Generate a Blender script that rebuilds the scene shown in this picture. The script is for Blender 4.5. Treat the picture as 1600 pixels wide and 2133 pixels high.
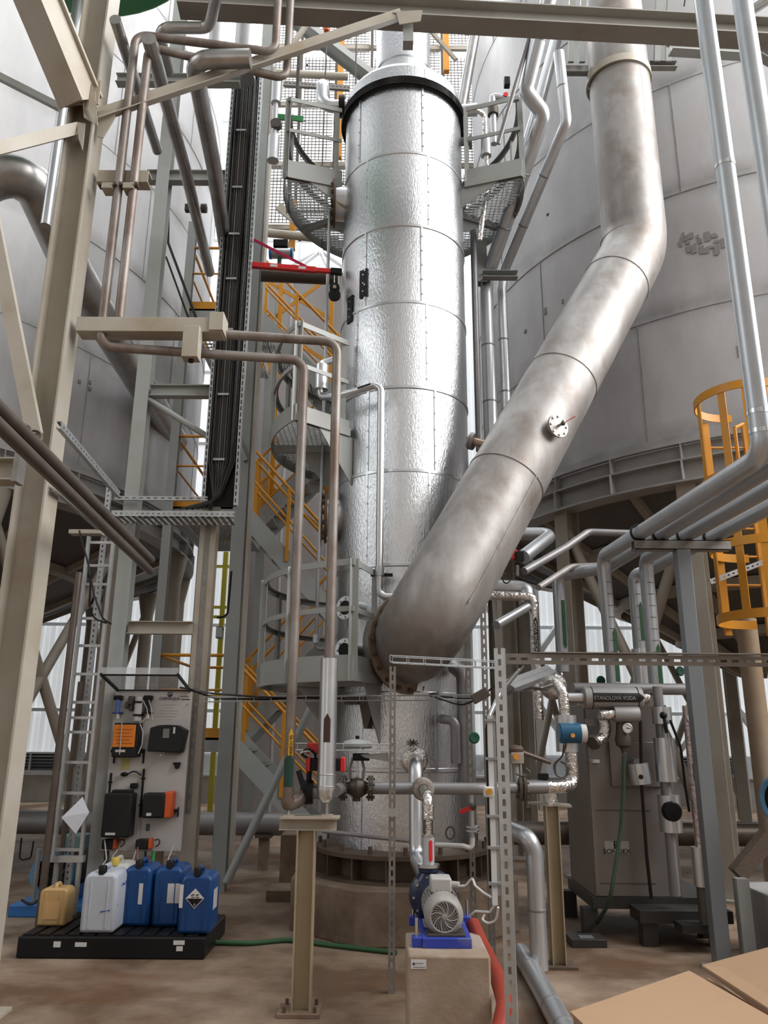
import bpy, bmesh, math, random
import numpy as np
from mathutils import Vector, Matrix

for o in list(bpy.data.objects):
    bpy.data.objects.remove(o, do_unlink=True)
SC = bpy.context.scene
COL = SC.collection
rnd = random.Random(7)

# ------------------------------------------------------------------ camera
FPX, PITCH, ROLL, CAMZ = 1640.0, math.radians(15.8), math.atan(40 / 5796.0), 1.6
_F = Vector((0, math.cos(PITCH), math.sin(PITCH)))
_U0 = Vector((0, -math.sin(PITCH), math.cos(PITCH)))
_R0 = Vector((1, 0, 0))
_R = _R0 * math.cos(ROLL) + _U0 * math.sin(ROLL)
_U = _U0 * math.cos(ROLL) - _R0 * math.sin(ROLL)
CAM = Vector((0, 0, CAMZ))
cd = bpy.data.cameras.new('camera')
cam = bpy.data.objects.new('camera', cd)
COL.objects.link(cam)
cd.sensor_fit = 'HORIZONTAL'
cd.sensor_width = 36.0
cd.lens = FPX * 36.0 / 1600.0
cd.clip_start = 0.05
cd.clip_end = 200
M = Matrix((_R, _U, -_F)).transposed().to_4x4()
M.translation = CAM
cam.matrix_world = M
SC.camera = cam

# ------------------------------------------------------------------ light and exposure
SC.view_settings.view_transform = 'Standard'
SC.view_settings.look = 'None'
SC.view_settings.gamma = 1.0
SC.view_settings.use_curve_mapping = False
SC.view_settings.exposure = 0.05
world = bpy.data.worlds.new('world')
SC.world = world
world.use_nodes = True
bgn = world.node_tree.nodes['Background']
bgn.inputs[0].default_value = (0.80, 0.88, 1.0, 1)
bgn.inputs[1].default_value = 1.0
SC.cycles.max_bounces = 5
SC.cycles.diffuse_bounces = 2
SC.cycles.glossy_bounces = 3
SC.cycles.transmission_bounces = 3
SC.cycles.transparent_max_bounces = 6
SC.cycles.caustics_reflective = False
SC.cycles.caustics_refractive = False
SC.cycles.sample_clamp_indirect = 6.0
SC.cycles.use_denoising = True
SC.cycles.use_adaptive_sampling = True
SC.cycles.adaptive_threshold = 0.03


def area(name, loc, target, sx, sy, power, col=(1, 1, 1)):
    l = bpy.data.lights.new(name, 'AREA')
    l.shape = 'RECTANGLE'
    l.size, l.size_y = sx, sy
    l.energy = power
    l.color = col
    o = bpy.data.objects.new(name, l)
    COL.objects.link(o)
    o.location = loc
    d = Vector(target) - Vector(loc)
    o.rotation_euler = d.to_track_quat('-Z', 'Y').to_euler()
    return o


# daylight through tall right glazing, roof light and far glazing, plus added fill lamps
HX0, HX1, HY0, HY1, HZ = -16.5, 13.0, -9.0, 20.0, 25.0
area('daylight_right_window', (HX1 - 0.12, 1.75, 16.0), (0, 1.75, 16.0), 15.5, 16.5, 6000, (1.0, 0.985, 0.97))
area('daylight_roof_light', (-2.0, 7.0, HZ - 0.12), (-2.0, 7.0, 0), 12.0, 14.0, 950, (0.95, 0.98, 1.0))
area('rear_fill_lamp', (-1.5, HY1 - 1.6, HZ - 0.12), (-1.5, HY1 - 1.6, 0), 27.0, 2.4, 2600, (1.0, 1.0, 1.0))  # lamp added to brighten the far wall and rear floor
area('front_fill_lamp', (-5.0, HY0 + 0.12, 4.0), (-5.0, 10, 4.0), 6.0, 6.0, 70, (1.0, 0.95, 0.90))  # fill added from behind the camera; the front wall has no gate
area('daylight_far_window', (-2.5, HY1 - 0.25, 15.5), (-2.5, 0, 12.0), 6.0, 17.0, 130, (1, 1, 1))
area('left_fill_lamp', (HX0 + 0.12, 0.0, 12.0), (0, 3.0, 9.0), 10.0, 9.0, 700, (0.93, 0.97, 1.0))  # lamp added on the left wall, which has no window


# ------------------------------------------------------------------ pixel to place (photo frame 1600 x 2133)
def ray(u, v):
    return _F + _R * ((u - 800) / FPX) + _U * ((1066.5 - v) / FPX)


def P(u, v, Y):
    d = ray(u, v)
    return CAM + d * (Y / d.y)


def PZ(u, v, z):
    d = ray(u, v)
    return CAM + d * ((z - CAMZ) / d.z)


def zat(u, v, Y):
    return P(u, v, Y).z


def PX(u, v, X):
    d = ray(u, v)
    return CAM + d * (X / d.x)


# ------------------------------------------------------------------ materials
_mats = {}


def mat(name, col, rough=0.5, metal=0.0, col2=None, scale=3.0, amt=0.5, stretch=(1, 1, 1), bump=0.0, bscale=None,
        dirt=None, dscale=1.2, damt=0.5, emit=0.0, alpha=1.0, trans=0.0, rvar=0.0, spec=0.5, dstretch=(1, 1, 1), detail=6.0):
    if name in _mats:
        return _mats[name]
    m = bpy.data.materials.new(name)
    m.use_nodes = True
    nt = m.node_tree
    b = nt.nodes['Principled BSDF']
    b.inputs['Base Color'].default_value = (*col, 1)
    b.inputs['Roughness'].default_value = rough
    b.inputs['Metallic'].default_value = metal
    b.inputs['Specular IOR Level'].default_value = spec
    if alpha < 1:
        b.inputs['Alpha'].default_value = alpha
    if trans:
        b.inputs['Transmission Weight'].default_value = trans
    if emit:
        b.inputs['Emission Color'].default_value = (*col, 1)
        b.inputs['Emission Strength'].default_value = emit
    tc = None

    def tex(sc, st, det=6.0, offset=0.0):
        nonlocal tc
        if tc is None:
            tc = nt.nodes.new('ShaderNodeNewGeometry')
        mp = nt.nodes.new('ShaderNodeMapping')
        mp.inputs['Scale'].default_value = st
        mp.inputs['Location'].default_value = (offset, offset * 0.7, offset * 1.3)
        nt.links.new(tc.outputs['Position'], mp.inputs['Vector'])
        n = nt.nodes.new('ShaderNodeTexNoise')
        n.inputs['Scale'].default_value = sc
        n.inputs['Detail'].default_value = det
        n.inputs['Roughness'].default_value = 0.6
        nt.links.new(mp.outputs['Vector'], n.inputs['Vector'])
        return n
    cur = None
    n1 = None
    if col2 is not None:
        n1 = tex(scale, stretch, detail)
        r = nt.nodes.new('ShaderNodeValToRGB')
        r.color_ramp.elements[0].position = 0.5 - 0.5 * (1 - amt) * 0.6
        r.color_ramp.elements[1].position = 0.5 + 0.5 * (1 - amt) * 0.6 + 0.02
        r.color_ramp.elements[0].color = (*col2, 1)
        r.color_ramp.elements[1].color = (*col, 1)
        nt.links.new(n1.outputs['Fac'], r.inputs['Fac'])
        cur = r.outputs['Color']
    if dirt is not None:
        n2 = tex(dscale, dstretch, 8.0, 13.7)
        r2 = nt.nodes.new('ShaderNodeValToRGB')
        r2.color_ramp.elements[0].position = 0.52
        r2.color_ramp.elements[1].position = 0.74
        r2.color_ramp.elements[0].color = (0, 0, 0, 1)
        r2.color_ramp.elements[1].color = (damt, damt, damt, 1)
        nt.links.new(n2.outputs['Fac'], r2.inputs['Fac'])
        mx = nt.nodes.new('ShaderNodeMix')
        mx.data_type = 'RGBA'
        nt.links.new(r2.outputs['Color'], mx.inputs[0])
        if cur is not None:
            nt.links.new(cur, mx.inputs[6])
        else:
            mx.inputs[6].default_value = (*col, 1)
        mx.inputs[7].default_value = (*dirt, 1)
        cur = mx.outputs[2]
    if cur is not None:
        nt.links.new(cur, b.inputs['Base Color'])
        if emit:
            nt.links.new(cur, b.inputs['Emission Color'])
    if rvar:
        nr = tex(scale * 0.7, stretch, 4.0, 5.1)
        mr = nt.nodes.new('ShaderNodeMapRange')
        mr.inputs['To Min'].default_value = max(0.03, rough - rvar)
        mr.inputs['To Max'].default_value = min(1, rough + rvar)
        nt.links.new(nr.outputs['Fac'], mr.inputs['Value'])
        nt.links.new(mr.outputs['Result'], b.inputs['Roughness'])
    if bump:
        nb = tex(bscale or scale * 4, stretch, 3.0, 2.3)
        bp = nt.nodes.new('ShaderNodeBump')
        bp.inputs['Strength'].default_value = bump
        bp.inputs['Distance'].default_value = 0.02
        nt.links.new(nb.outputs['Fac'], bp.inputs['Height'])
        nt.links.new(bp.outputs['Normal'], b.inputs['Normal'])
    _mats[name] = m
    return m


# ------------------------------------------------------------------ mesh builder
def _frame(d, up=Vector((0, 0, 1))):
    d = d.normalized()
    up = Vector(up)
    if abs(d.dot(up)) > 0.98:
        up = Vector((0, 1, 0)) if abs(d.y) < 0.9 else Vector((1, 0, 0))
    s = d.cross(up).normalized()
    u = s.cross(d).normalized()
    return d, s, u


def fillet(pts, r, seg=6):
    """round the corners of a polyline; returns list of points"""
    pts = [Vector(p) for p in pts]
    if r <= 0 or len(pts) < 3:
        return pts
    out = [pts[0]]
    for i in range(1, len(pts) - 1):
        a, b, c = pts[i - 1], pts[i], pts[i + 1]
        d1, d2 = (a - b), (c - b)
        l1, l2 = d1.length, d2.length
        if l1 < 1e-6 or l2 < 1e-6:
            continue
        d1, d2 = d1 / l1, d2 / l2
        ang = d1.angle(d2)
        if ang > math.pi - 0.03:
            out.append(b)
            continue
        t = min(r / math.tan(ang / 2), 0.48 * l1, 0.48 * l2)
        rr = t * math.tan(ang / 2)
        cen = b + (d1 + d2).normalized() * (rr / math.sin(ang / 2))
        p1, p2 = b + d1 * t, b + d2 * t
        v1, v2 = p1 - cen, p2 - cen
        tot = v1.angle(v2)
        for k in range(seg + 1):
            q = k / seg
            s = math.sin(tot)
            if s < 1e-5:
                w = v1.lerp(v2, q)
            else:
                w = v1 * (math.sin((1 - q) * tot) / s) + v2 * (math.sin(q * tot) / s)
            out.append(cen + w)
    out.append(pts[-1])
    return out


class MB:
    def __init__(s):
        s.v, s.f = [], []

    def add(s, vs, fs):
        o = len(s.v)
        s.v += [Vector(p) for p in vs]
        s.f += [tuple(i + o for i in f) for f in fs]
        return s

    def box(s, lo, hi):
        x0, y0, z0 = lo
        x1, y1, z1 = hi
        return s.add([(x0, y0, z0), (x1, y0, z0), (x1, y1, z0), (x0, y1, z0), (x0, y0, z1), (x1, y0, z1), (x1, y1, z1), (x0, y1, z1)],
                     [(0, 3, 2, 1), (4, 5, 6, 7), (0, 1, 5, 4), (1, 2, 6, 5), (2, 3, 7, 6), (3, 0, 4, 7)])

    def cbox(s, c, sx, sy, sz, rz=0.0):
        cs, sn = math.cos(rz), math.sin(rz)
        vs = []
        for z in (-sz / 2, sz / 2):
            for x, y in ((-sx / 2, -sy / 2), (sx / 2, -sy / 2), (sx / 2, sy / 2), (-sx / 2, sy / 2)):
                vs.append((c[0] + x * cs - y * sn, c[1] + x * sn + y * cs, c[2] + z))
        return s.add(vs, [(0, 3, 2, 1), (4, 5, 6, 7), (0, 1, 5, 4), (1, 2, 6, 5), (2, 3, 7, 6), (3, 0, 4, 7)])

    def section(s, a, b, poly, up=(0, 0, 1)):
        """extrude a closed 2D section (side, up coords) from a to b"""
        a, b = Vector(a), Vector(b)
        d, sd, u = _frame(b - a, Vector(up))
        n = len(poly)
        vs = [a + sd * p[0] + u * p[1] for p in poly] + [b + sd * p[0] + u * p[1] for p in poly]
        fs = [(i, (i + 1) % n, (i + 1) % n + n, i + n) for i in range(n)]
        fs += [tuple(range(n - 1, -1, -1)), tuple(range(n, 2 * n))]
        return s.add(vs, fs)

    def bar(s, a, b, w, h, up=(0, 0, 1)):
        return s.section(a, b, [(-w / 2, -h / 2), (w / 2, -h / 2), (w / 2, h / 2), (-w / 2, h / 2)], up)

    def ibeam(s, a, b, h, w, up=(0, 0, 1), tf=None, tw=None):
        tf = tf or h * 0.065
        tw = tw or h * 0.045
        s.section(a, b, [(-w / 2, -h / 2), (w / 2, -h / 2), (w / 2, -h / 2 + tf), (-w / 2, -h / 2 + tf)], up)
        s.section(a, b, [(-w / 2, h / 2 - tf), (w / 2, h / 2 - tf), (w / 2, h / 2), (-w / 2, h / 2)], up)
        s.section(a, b, [(-tw / 2, -h / 2 + tf), (tw / 2, -h / 2 + tf), (tw / 2, h / 2 - tf), (-tw / 2, h / 2 - tf)], up)
        return s

    def angle(s, a, b, w, h, t=0.006, up=(0, 0, 1), fx=1, fy=1):
        pl = [(0, 0), (fx * w, 0), (fx * w, fy * t), (fx * t, fy * t), (fx * t, fy * h), (0, fy * h)]
        if fx * fy < 0:
            pl = pl[::-1]
        return s.section(a, b, pl, up)

    def channel(s, a, b, h, w, t=0.006, up=(0, 0, 1), side=1):
        pl = [(0, -h / 2), (side * w, -h / 2), (side * w, -h / 2 + t), (side * t, -h / 2 + t), (side * t, h / 2 - t), (side * w, h / 2 - t), (side * w, h / 2), (0, h / 2)]
        if side < 0:
            pl = pl[::-1]
        return s.section(a, b, pl, up)

    def tube(s, pts, r, n=14, bend=0.0, cap=True, seg=6, closed=False):
        pts = fillet(pts, bend, seg) if not closed else [Vector(p) for p in pts]
        m = len(pts)
        rs = r if isinstance(r, (list, tuple)) else [r] * m
        if len(rs) != m:
            rs = [rs[0]] * m
        vs, fs = [], []
        prev = None
        for i, p in enumerate(pts):
            if closed:
                d = pts[(i + 1) % m] - pts[i - 1]
            elif i == 0:
                d = pts[1] - pts[0]
            elif i == m - 1:
                d = pts[-1] - pts[-2]
            else:
                d = (pts[i + 1] - pts[i]).normalized() + (pts[i] - pts[i - 1]).normalized()
            d = d.normalized()
            if prev is None:
                _, sd, u = _frame(d)
            else:
                u = prev - d * prev.dot(d)
                u = u.normalized()
                sd = d.cross(u)
            prev = u
            for k in range(n):
                a = 2 * math.pi * k / n
                vs.append(p + (sd * math.cos(a) + u * math.sin(a)) * rs[i])
        last = m if closed else m - 1
        for i in range(last):
            j = (i + 1) % m
            for k in range(n):
                k2 = (k + 1) % n
                fs.append((i * n + k, i * n + k2, j * n + k2, j * n + k))
        if cap and not closed:
            fs.append(tuple(range(n - 1, -1, -1)))
            fs.append(tuple((m - 1) * n + k for k in range(n)))
        return s.add(vs, fs)

    def cyl(s, a, b, r, n=20, r2=None):
        a, b = Vector(a), Vector(b)
        return s.tube([a, b], [r, r if r2 is None else r2], n)

    def lathe(s, o, axis, prof, n=32, a0=0.0, a1=None, ref=None):
        """prof: (radius, height) list along axis from o"""
        o = Vector(o)
        d = Vector(axis).normalized()
        _, sd, u = _frame(d, Vector(ref) if ref is not None else Vector((0, 0, 1)))
        full = a1 is None
        a1 = a0 + 2 * math.pi if full else a1
        cnt = n if full else n + 1
        vs, fs = [], []
        for (r, h) in prof:
            for k in range(cnt):
                a = a0 + (a1 - a0) * k / n
                vs.append(o + d * h + (sd * math.cos(a) + u * math.sin(a)) * r)
        for i in range(len(prof) - 1):
            for k in range(n):
                k2 = (k + 1) % cnt
                fs.append((i * cnt + k, i * cnt + k2, (i + 1) * cnt + k2, (i + 1) * cnt + k))
        return s.add(vs, fs)

    def ring(s, o, axis, r0, r1, h, n=32):
        """flat washer: inner r0, outer r1, thickness h"""
        return s.lathe(o, axis, [(r0, 0), (r1, 0), (r1, h), (r0, h), (r0, 0)], n)

    def arcplate(s, c, r0, r1, z0, z1, a0, a1, n=24):
        """solid part of a ring about a vertical axis; angles in radians from +X"""
        vs, fs = [], []
        for k in range(n + 1):
            a = a0 + (a1 - a0) * k / n
            cs, sn = math.cos(a), math.sin(a)
            for r, z in ((r0, z0), (r1, z0), (r1, z1), (r0, z1)):
                vs.append((c[0] + r * cs, c[1] + r * sn, z))
        for k in range(n):
            for q in range(4):
                q2 = (q + 1) % 4
                fs.append((k * 4 + q, k * 4 + q2, k * 4 + 4 + q2, k * 4 + 4 + q))
        fs.append((3, 2, 1, 0))
        e = n * 4
        fs.append((e, e + 1, e + 2, e + 3))
        return s.add(vs, fs)

    def plate(s, pts, t, nrm=None):
        pts = [Vector(p) for p in pts]
        if nrm is None:
            nrm = (pts[1] - pts[0]).cross(pts[2] - pts[0]).normalized()
        nrm = Vector(nrm).normalized() * (t / 2)
        n = len(pts)
        vs = [p - nrm for p in pts] + [p + nrm for p in pts]
        fs = [tuple(range(n - 1, -1, -1)), tuple(range(n, 2 * n))] + [(i, (i + 1) % n, (i + 1) % n + n, i + n) for i in range(n)]
        return s.add(vs, fs)

    def sphere(s, c, r, n=12, m=8, sz=1.0):
        prof = [(max(1e-4, r * math.sin(math.pi * i / m)), -r * sz * math.cos(math.pi * i / m)) for i in range(m + 1)]
        return s.lathe(c, (0, 0, 1), prof, n)

    # ---- to objects
    def build(s, name, material, parent=None, bev=0.0, smooth=True, kind=None, label=None, sharp=35):
        if not s.v:
            return None
        if parent is None:
            lo = Vector((min(p.x for p in s.v), min(p.y for p in s.v), min(p.z for p in s.v)))
            hi = Vector((max(p.x for p in s.v), max(p.y for p in s.v), max(p.z for p in s.v)))
            org = Vector(((lo.x + hi.x) / 2, (lo.y + hi.y) / 2, lo.z))
        else:
            org = Vector((0, 0, 0))
            for p in s.v:
                org += p
            org /= len(s.v)
        me = bpy.data.meshes.new(name)
        me.from_pydata([tuple(p - org) for p in s.v], [], s.f)
        bm = bmesh.new()
        bm.from_mesh(me)
        bmesh.ops.recalc_face_normals(bm, faces=bm.faces)
        bm.to_mesh(me)
        bm.free()
        me.materials.append(material)
        if smooth:
            me.shade_smooth()
            me.set_sharp_from_angle(angle=math.radians(sharp))
        o = bpy.data.objects.new(name, me)
        COL.objects.link(o)
        place(o, org, parent)
        if bev:
            b = o.modifiers.new('bevel', 'BEVEL')
            b.width = bev
            b.segments = 2
            b.limit_method = 'ANGLE'
            b.angle_limit = math.radians(40)
            if smooth:
                b.harden_normals = False
        if kind:
            o['kind'] = kind
        if label:
            o['label'] = label
        return o

    def thing(s, name, label, cat, material, group=None, **k):
        o = s.build(name, material, None, **k)
        tag(o, label, cat, group)
        return o


W = {}


def place(o, org, parent):
    W[o.name] = Vector(org)
    if parent is not None:
        o.parent = parent
        o.location = Vector(org) - W[parent.name]
    else:
        o.location = org


def tag(o, label, cat, group=None):
    o['label'] = label
    o['category'] = cat
    o['kind'] = 'thing'
    if group:
        o['group'] = group
    return o


def thing(name, label, cat, loc, group=None):
    o = bpy.data.objects.new(name, None)
    o.empty_display_size = 0.1
    COL.objects.link(o)
    place(o, Vector(loc), None)
    tag(o, label, cat, group)
    return o


def struct(name, mb, material, parent=None, **k):
    o = mb.build(name, material, parent, **k)
    if parent is None:
        o['kind'] = 'structure'
    return o


def inst(src, name, loc, parent, rot=None, scale=None):
    """a copy of a part that shares its mesh data, at a world place"""
    o = src.copy()
    o.name = name
    COL.objects.link(o)
    for k in ('label', 'kind', 'category', 'group'):
        if k in o:
            del o[k]
    place(o, Vector(loc), parent)
    if rot is not None:
        o.rotation_euler = rot
    if scale is not None:
        o.scale = scale
    return o


def text(body, name, parent, material, org, right, up, size, align='CENTER', depth=0.001, squeeze=1.0):
    """flat lettering laid on a surface: org = centre, right/up = in-plane directions"""
    cu = bpy.data.curves.new('lettering', 'FONT')
    cu.body = body
    cu.size = size
    cu.align_x = align
    cu.align_y = 'CENTER'
    cu.extrude = depth
    cu.resolution_u = 3
    to = bpy.data.objects.new('lettering_tmp', cu)
    me = bpy.data.meshes.new_from_object(to)
    bpy.data.objects.remove(to, do_unlink=True)
    r = Vector(right).normalized()
    u = Vector(up).normalized()
    n = r.cross(u).normalized()
    for v in me.vertices:
        c = v.co.copy()
        v.co = r * (c.x * squeeze) + u * c.y + n * c.z
    me.materials.append(material)
    o = bpy.data.objects.new(name, me)
    COL.objects.link(o)
    place(o, Vector(org), parent)
    return o


def ang(x, y, c):
    return math.atan2(y - c[1], x - c[0])


def bolt_ring(parent, mtl, o, axis, r, n, br=0.016, h=0.02, name='bolt', a0=0.0):
    o = Vector(o)
    d, sd, u = _frame(Vector(axis))
    mb = MB().cyl((0, 0, 0), d * h, br, 6)
    first = None
    for k in range(n):
        a = a0 + 2 * math.pi * k / n
        p = o + (sd * math.cos(a) + u * math.sin(a)) * r
        if first is None:
            m2 = MB().cyl(p, p + d * h, br, 6)
            first = m2.build(name, mtl, parent)
            off = W[first.name] - p
        else:
            inst(first, name, p + off, parent)


def pipe(name, label, pts, r, material, bend=None, group=None, n=16, seams=0.0, seam_mat=None, cat='pipe', seg=6, root=None, jname='pipe_run'):
    """a pipe thing; with seams > 0 it gets jacket bands about every `seams` metres along straight runs"""
    bend = r * 2.2 if bend is None else bend
    if root is None and not seams:
        return MB().tube(pts, r, n, bend, seg=seg).thing(name, label, cat, material, group)
    pts = [Vector(p) for p in pts]
    if root is None:
        lo = min(pts, key=lambda p: p.z)
        root = thing(name, label, cat, lo, group)
    MB().tube(pts, r, n, bend, seg=seg).build(jname, material, root)
    if seams:
        for a, b in zip(pts[:-1], pts[1:]):
            L = (b - a).length
            k = int((L - 0.12) / seams)
            if k < 1:
                continue
            d = (b - a).normalized()
            for i in range(1, k + 1):
                c = a + d * (L * i / (k + 1))
                MB().lathe(c - d * 0.012, d, [(r * 1.0, 0), (r * 1.035, 0.004), (r * 1.035, 0.02), (r * 1.0, 0.024)], n).build('jacket_band', seam_mat or material, root)
    return root


def flange(parent, mtl, c, axis, r_out, t, r_in=0.0, bolts=8, bmat=None, br=None, name='flange', rb=None, off=None):
    c = Vector(c)
    d = Vector(axis).normalized()
    MB().lathe(c, d, [(max(r_in, 1e-4), 0), (r_out, 0), (r_out, t), (max(r_in, 1e-4), t)], 28).build(name, mtl, parent)
    if bolts:
        br = br or r_out * 0.085
        bolt_ring(parent, bmat or mtl, c + d * (t if off is None else off), d, rb or (r_out * 0.8 if r_in < r_out * 0.7 else (r_in + r_out) / 2), bolts, br, br * 1.1)


def perforated(name, parent, mtl, a, b, w, depth, face, pitch=0.06, slot=0.034, sw=0.014, t=0.003, thingargs=None):
    """galvanised strut: a channel whose web (towards `face`) has a row of slots"""
    a, b = Vector(a), Vector(b)
    d = (b - a).normalized()
    f = Vector(face)
    f = (f - d * f.dot(d)).normalized()
    s = d.cross(f).normalized()
    L = (b - a).length
    mb = MB()

    def brk(p0, p1, s0, s1, f0, f1):
        vs = []
        for p in (p0, p1):
            for x, y in ((s0, f0), (s1, f0), (s1, f1), (s0, f1)):
                vs.append(a + d * p + s * x + f * y)
        mb.add(vs, [(0, 3, 2, 1), (4, 5, 6, 7), (0, 1, 5, 4), (1, 2, 6, 5), (2, 3, 7, 6), (3, 0, 4, 7)])
    h = w / 2
    brk(0, L, -h, -h + t, -depth, 0)
    brk(0, L, h - t, h, -depth, 0)
    brk(0, L, -h + t, -sw / 2, -t, 0)
    brk(0, L, sw / 2, h - t, -t, 0)
    brk(0, L, -h + t, -h + 0.012, -depth, -depth + t)
    brk(0, L, h - 0.012, h - t, -depth, -depth + t)
    k = max(1, int(L / pitch))
    pt = L / k
    for i in range(k):
        brk(i * pt, i * pt + (pt - slot) , -sw / 2, sw / 2, -t, 0)
    if thingargs:
        return mb.thing(name, *thingargs[:2], mtl, *thingargs[2:], smooth=False)
    return mb.build(name, mtl, parent, smooth=False)

# ------------------------------------------------------------------ material set
M_FLOOR = mat('dusty_concrete_floor', (0.37, 0.275, 0.20), 0.6, col2=(0.14, 0.085, 0.05), scale=0.95, amt=0.7, bump=0.15, bscale=18, dirt=(0.16, 0.065, 0.022), dscale=1.1, damt=0.9, rvar=0.15, dstretch=(0.45, 1.3, 1))
M_WALL = mat('white_corrugated_sheet', (0.80, 0.83, 0.86), 0.5)
M_PLINTH = mat('wall_plinth_concrete', (0.62, 0.62, 0.61), 0.8, col2=(0.5, 0.5, 0.5), scale=2)
M_CEIL = mat('roof_sheet', (0.6, 0.62, 0.64), 0.7)
M_TANK = mat('pale_tank_paint', (0.66, 0.66, 0.67), 0.42, col2=(0.50, 0.50, 0.515), scale=0.8, amt=0.6, dirt=(0.36, 0.33, 0.31), dscale=0.8, damt=0.6, stretch=(1, 1, 0.35), dstretch=(1, 1, 0.5), rvar=0.12)
# greyish ground-off bands along the tank's plate seams
_nt = M_TANK.node_tree
_b = _nt.nodes['Principled BSDF']
_src = _b.inputs['Base Color'].links[0].from_socket
_geo = _nt.nodes.new('ShaderNodeNewGeometry')
_sep = _nt.nodes.new('ShaderNodeSeparateXYZ')
_nt.links.new(_geo.outputs['Position'], _sep.inputs[0])


def _math(op, a, b=None, c=None):
    n = _nt.nodes.new('ShaderNodeMath')
    n.operation = op
    for i, x in enumerate((a, b, c)):
        if x is None:
            continue
        if isinstance(x, (int, float)):
            n.inputs[i].default_value = x
        else:
            _nt.links.new(x, n.inputs[i])
    return n.outputs[0]


_fr = _math('ABSOLUTE', _math('SUBTRACT', _math('FRACT', _math('ADD', _math('MULTIPLY', _math('SUBTRACT', _sep.outputs[2], 5.0), 1 / 1.655), 0.5)), 0.5))
_ns = _nt.nodes.new('ShaderNodeTexNoise')
_ns.inputs['Scale'].default_value = 2.2
_ns.inputs['Detail'].default_value = 8
_nt.links.new(_geo.outputs['Position'], _ns.inputs['Vector'])
_mk = _nt.nodes.new('ShaderNodeMapRange')
_mk.inputs['From Min'].default_value = 0.0
_mk.inputs['From Max'].default_value = 0.15
_mk.inputs['To Min'].default_value = 1.0
_mk.inputs['To Max'].default_value = 0.0
_nt.links.new(_fr, _mk.inputs['Value'])
_nk = _nt.nodes.new('ShaderNodeMapRange')
_nk.inputs['From Min'].default_value = 0.38
_nk.inputs['From Max'].default_value = 0.60
_nt.links.new(_ns.outputs['Fac'], _nk.inputs['Value'])
_mx = _nt.nodes.new('ShaderNodeMix')
_mx.data_type = 'RGBA'
_nt.links.new(_math('MULTIPLY', _math('MULTIPLY', _mk.outputs[0], _nk.outputs[0]), 0.85), _mx.inputs[0])
_nt.links.new(_src, _mx.inputs[6])
_mx.inputs[7].default_value = (0.33, 0.325, 0.32, 1)
_nt.links.new(_mx.outputs[2], _b.inputs['Base Color'])
M_WELD = mat('weld_bead_grey', (0.42, 0.41, 0.41), 0.55, col2=(0.3, 0.3, 0.3), scale=6)
M_RING = mat('ring_beam_grey', (0.50, 0.50, 0.49), 0.5, col2=(0.38, 0.37, 0.36), scale=2.0, amt=0.2, dirt=(0.24, 0.19, 0.15), dscale=1.5, damt=0.6)
M_CONE = mat('cone_sheet_dark_grey', (0.17, 0.17, 0.175), 0.55, col2=(0.2, 0.2, 0.2), scale=2)
M_STEEL = mat('cream_grey_steel_paint', (0.52, 0.485, 0.42), 0.42, col2=(0.45, 0.405, 0.33), scale=1.6, amt=0.6, dirt=(0.33, 0.23, 0.12), dscale=1.3, damt=0.7, bump=0.03, bscale=60)
M_STEEL2 = mat('grey_green_steel_paint', (0.45, 0.47, 0.46), 0.4, col2=(0.38, 0.40, 0.385), scale=1.8, amt=0.2, dirt=(0.27, 0.21, 0.15), dscale=1.3, damt=0.4)
M_ALU = mat('embossed_aluminium_cladding', (0.80, 0.82, 0.84), 0.27, 1.0, col2=(0.70, 0.72, 0.75), scale=1.6, amt=0.1, stretch=(1, 1, 0.3), bump=0.3, bscale=70, rvar=0.0)
M_ALU2 = mat('smooth_aluminium_jacket', (0.74, 0.755, 0.77), 0.34, 1.0, col2=(0.62, 0.63, 0.65), scale=3, amt=0.2, rvar=0.08)
M_FOIL = mat('crinkled_foil_wrap', (0.85, 0.83, 0.81), 0.2, 1.0, col2=(0.70, 0.66, 0.62), scale=5, amt=0.2, bump=0.9, bscale=22)
M_SS = mat('weathered_stainless_duct', (0.45, 0.43, 0.42), 0.46, 0.38, col2=(0.30, 0.28, 0.265), scale=1.9, amt=0.7, dirt=(0.21, 0.155, 0.12), dscale=1.9, damt=0.85, rvar=0.08, stretch=(1.5, 1.5, 0.6))
M_SILV = mat('dull_silver_pipe', (0.55, 0.545, 0.54), 0.33, 0.9, col2=(0.36, 0.345, 0.335), scale=4, amt=0.15, dirt=(0.2, 0.17, 0.15), dscale=3, damt=0.5)
M_GALV = mat('galvanised_steel', (0.60, 0.62, 0.63), 0.38, 0.75, col2=(0.46, 0.48, 0.49), scale=9, amt=0.25)
M_GALVD = mat('dull_galvanised_steel', (0.34, 0.33, 0.31), 0.45, 0.6, col2=(0.24, 0.22, 0.20), scale=7, amt=0.25)
M_RUSTP = mat('bare_steel_pipe_with_rust', (0.33, 0.305, 0.285), 0.45, 0.35, col2=(0.19, 0.145, 0.12), scale=5, amt=0.6, stretch=(1, 1, 0.4), dirt=(0.20, 0.10, 0.06), dscale=3, damt=0.5)
M_DARKP = mat('dark_brown_steel_pipe', (0.16, 0.13, 0.115), 0.4, 0.5, col2=(0.10, 0.075, 0.06), scale=5, amt=0.2)
M_PIPE = mat('grey_insulated_pipe', (0.62, 0.64, 0.66), 0.36, 0.75, col2=(0.52, 0.54, 0.56), scale=3, amt=0.2)
M_PIPED = mat('dull_grey_pipe', (0.33, 0.33, 0.34), 0.42, 0.4, col2=(0.26, 0.25, 0.25), scale=4, amt=0.2)
M_CAST = mat('cast_iron_dark', (0.13, 0.115, 0.10), 0.5, 0.5, col2=(0.09, 0.075, 0.06), scale=8, amt=0.2, bump=0.1, bscale=60)
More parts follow.
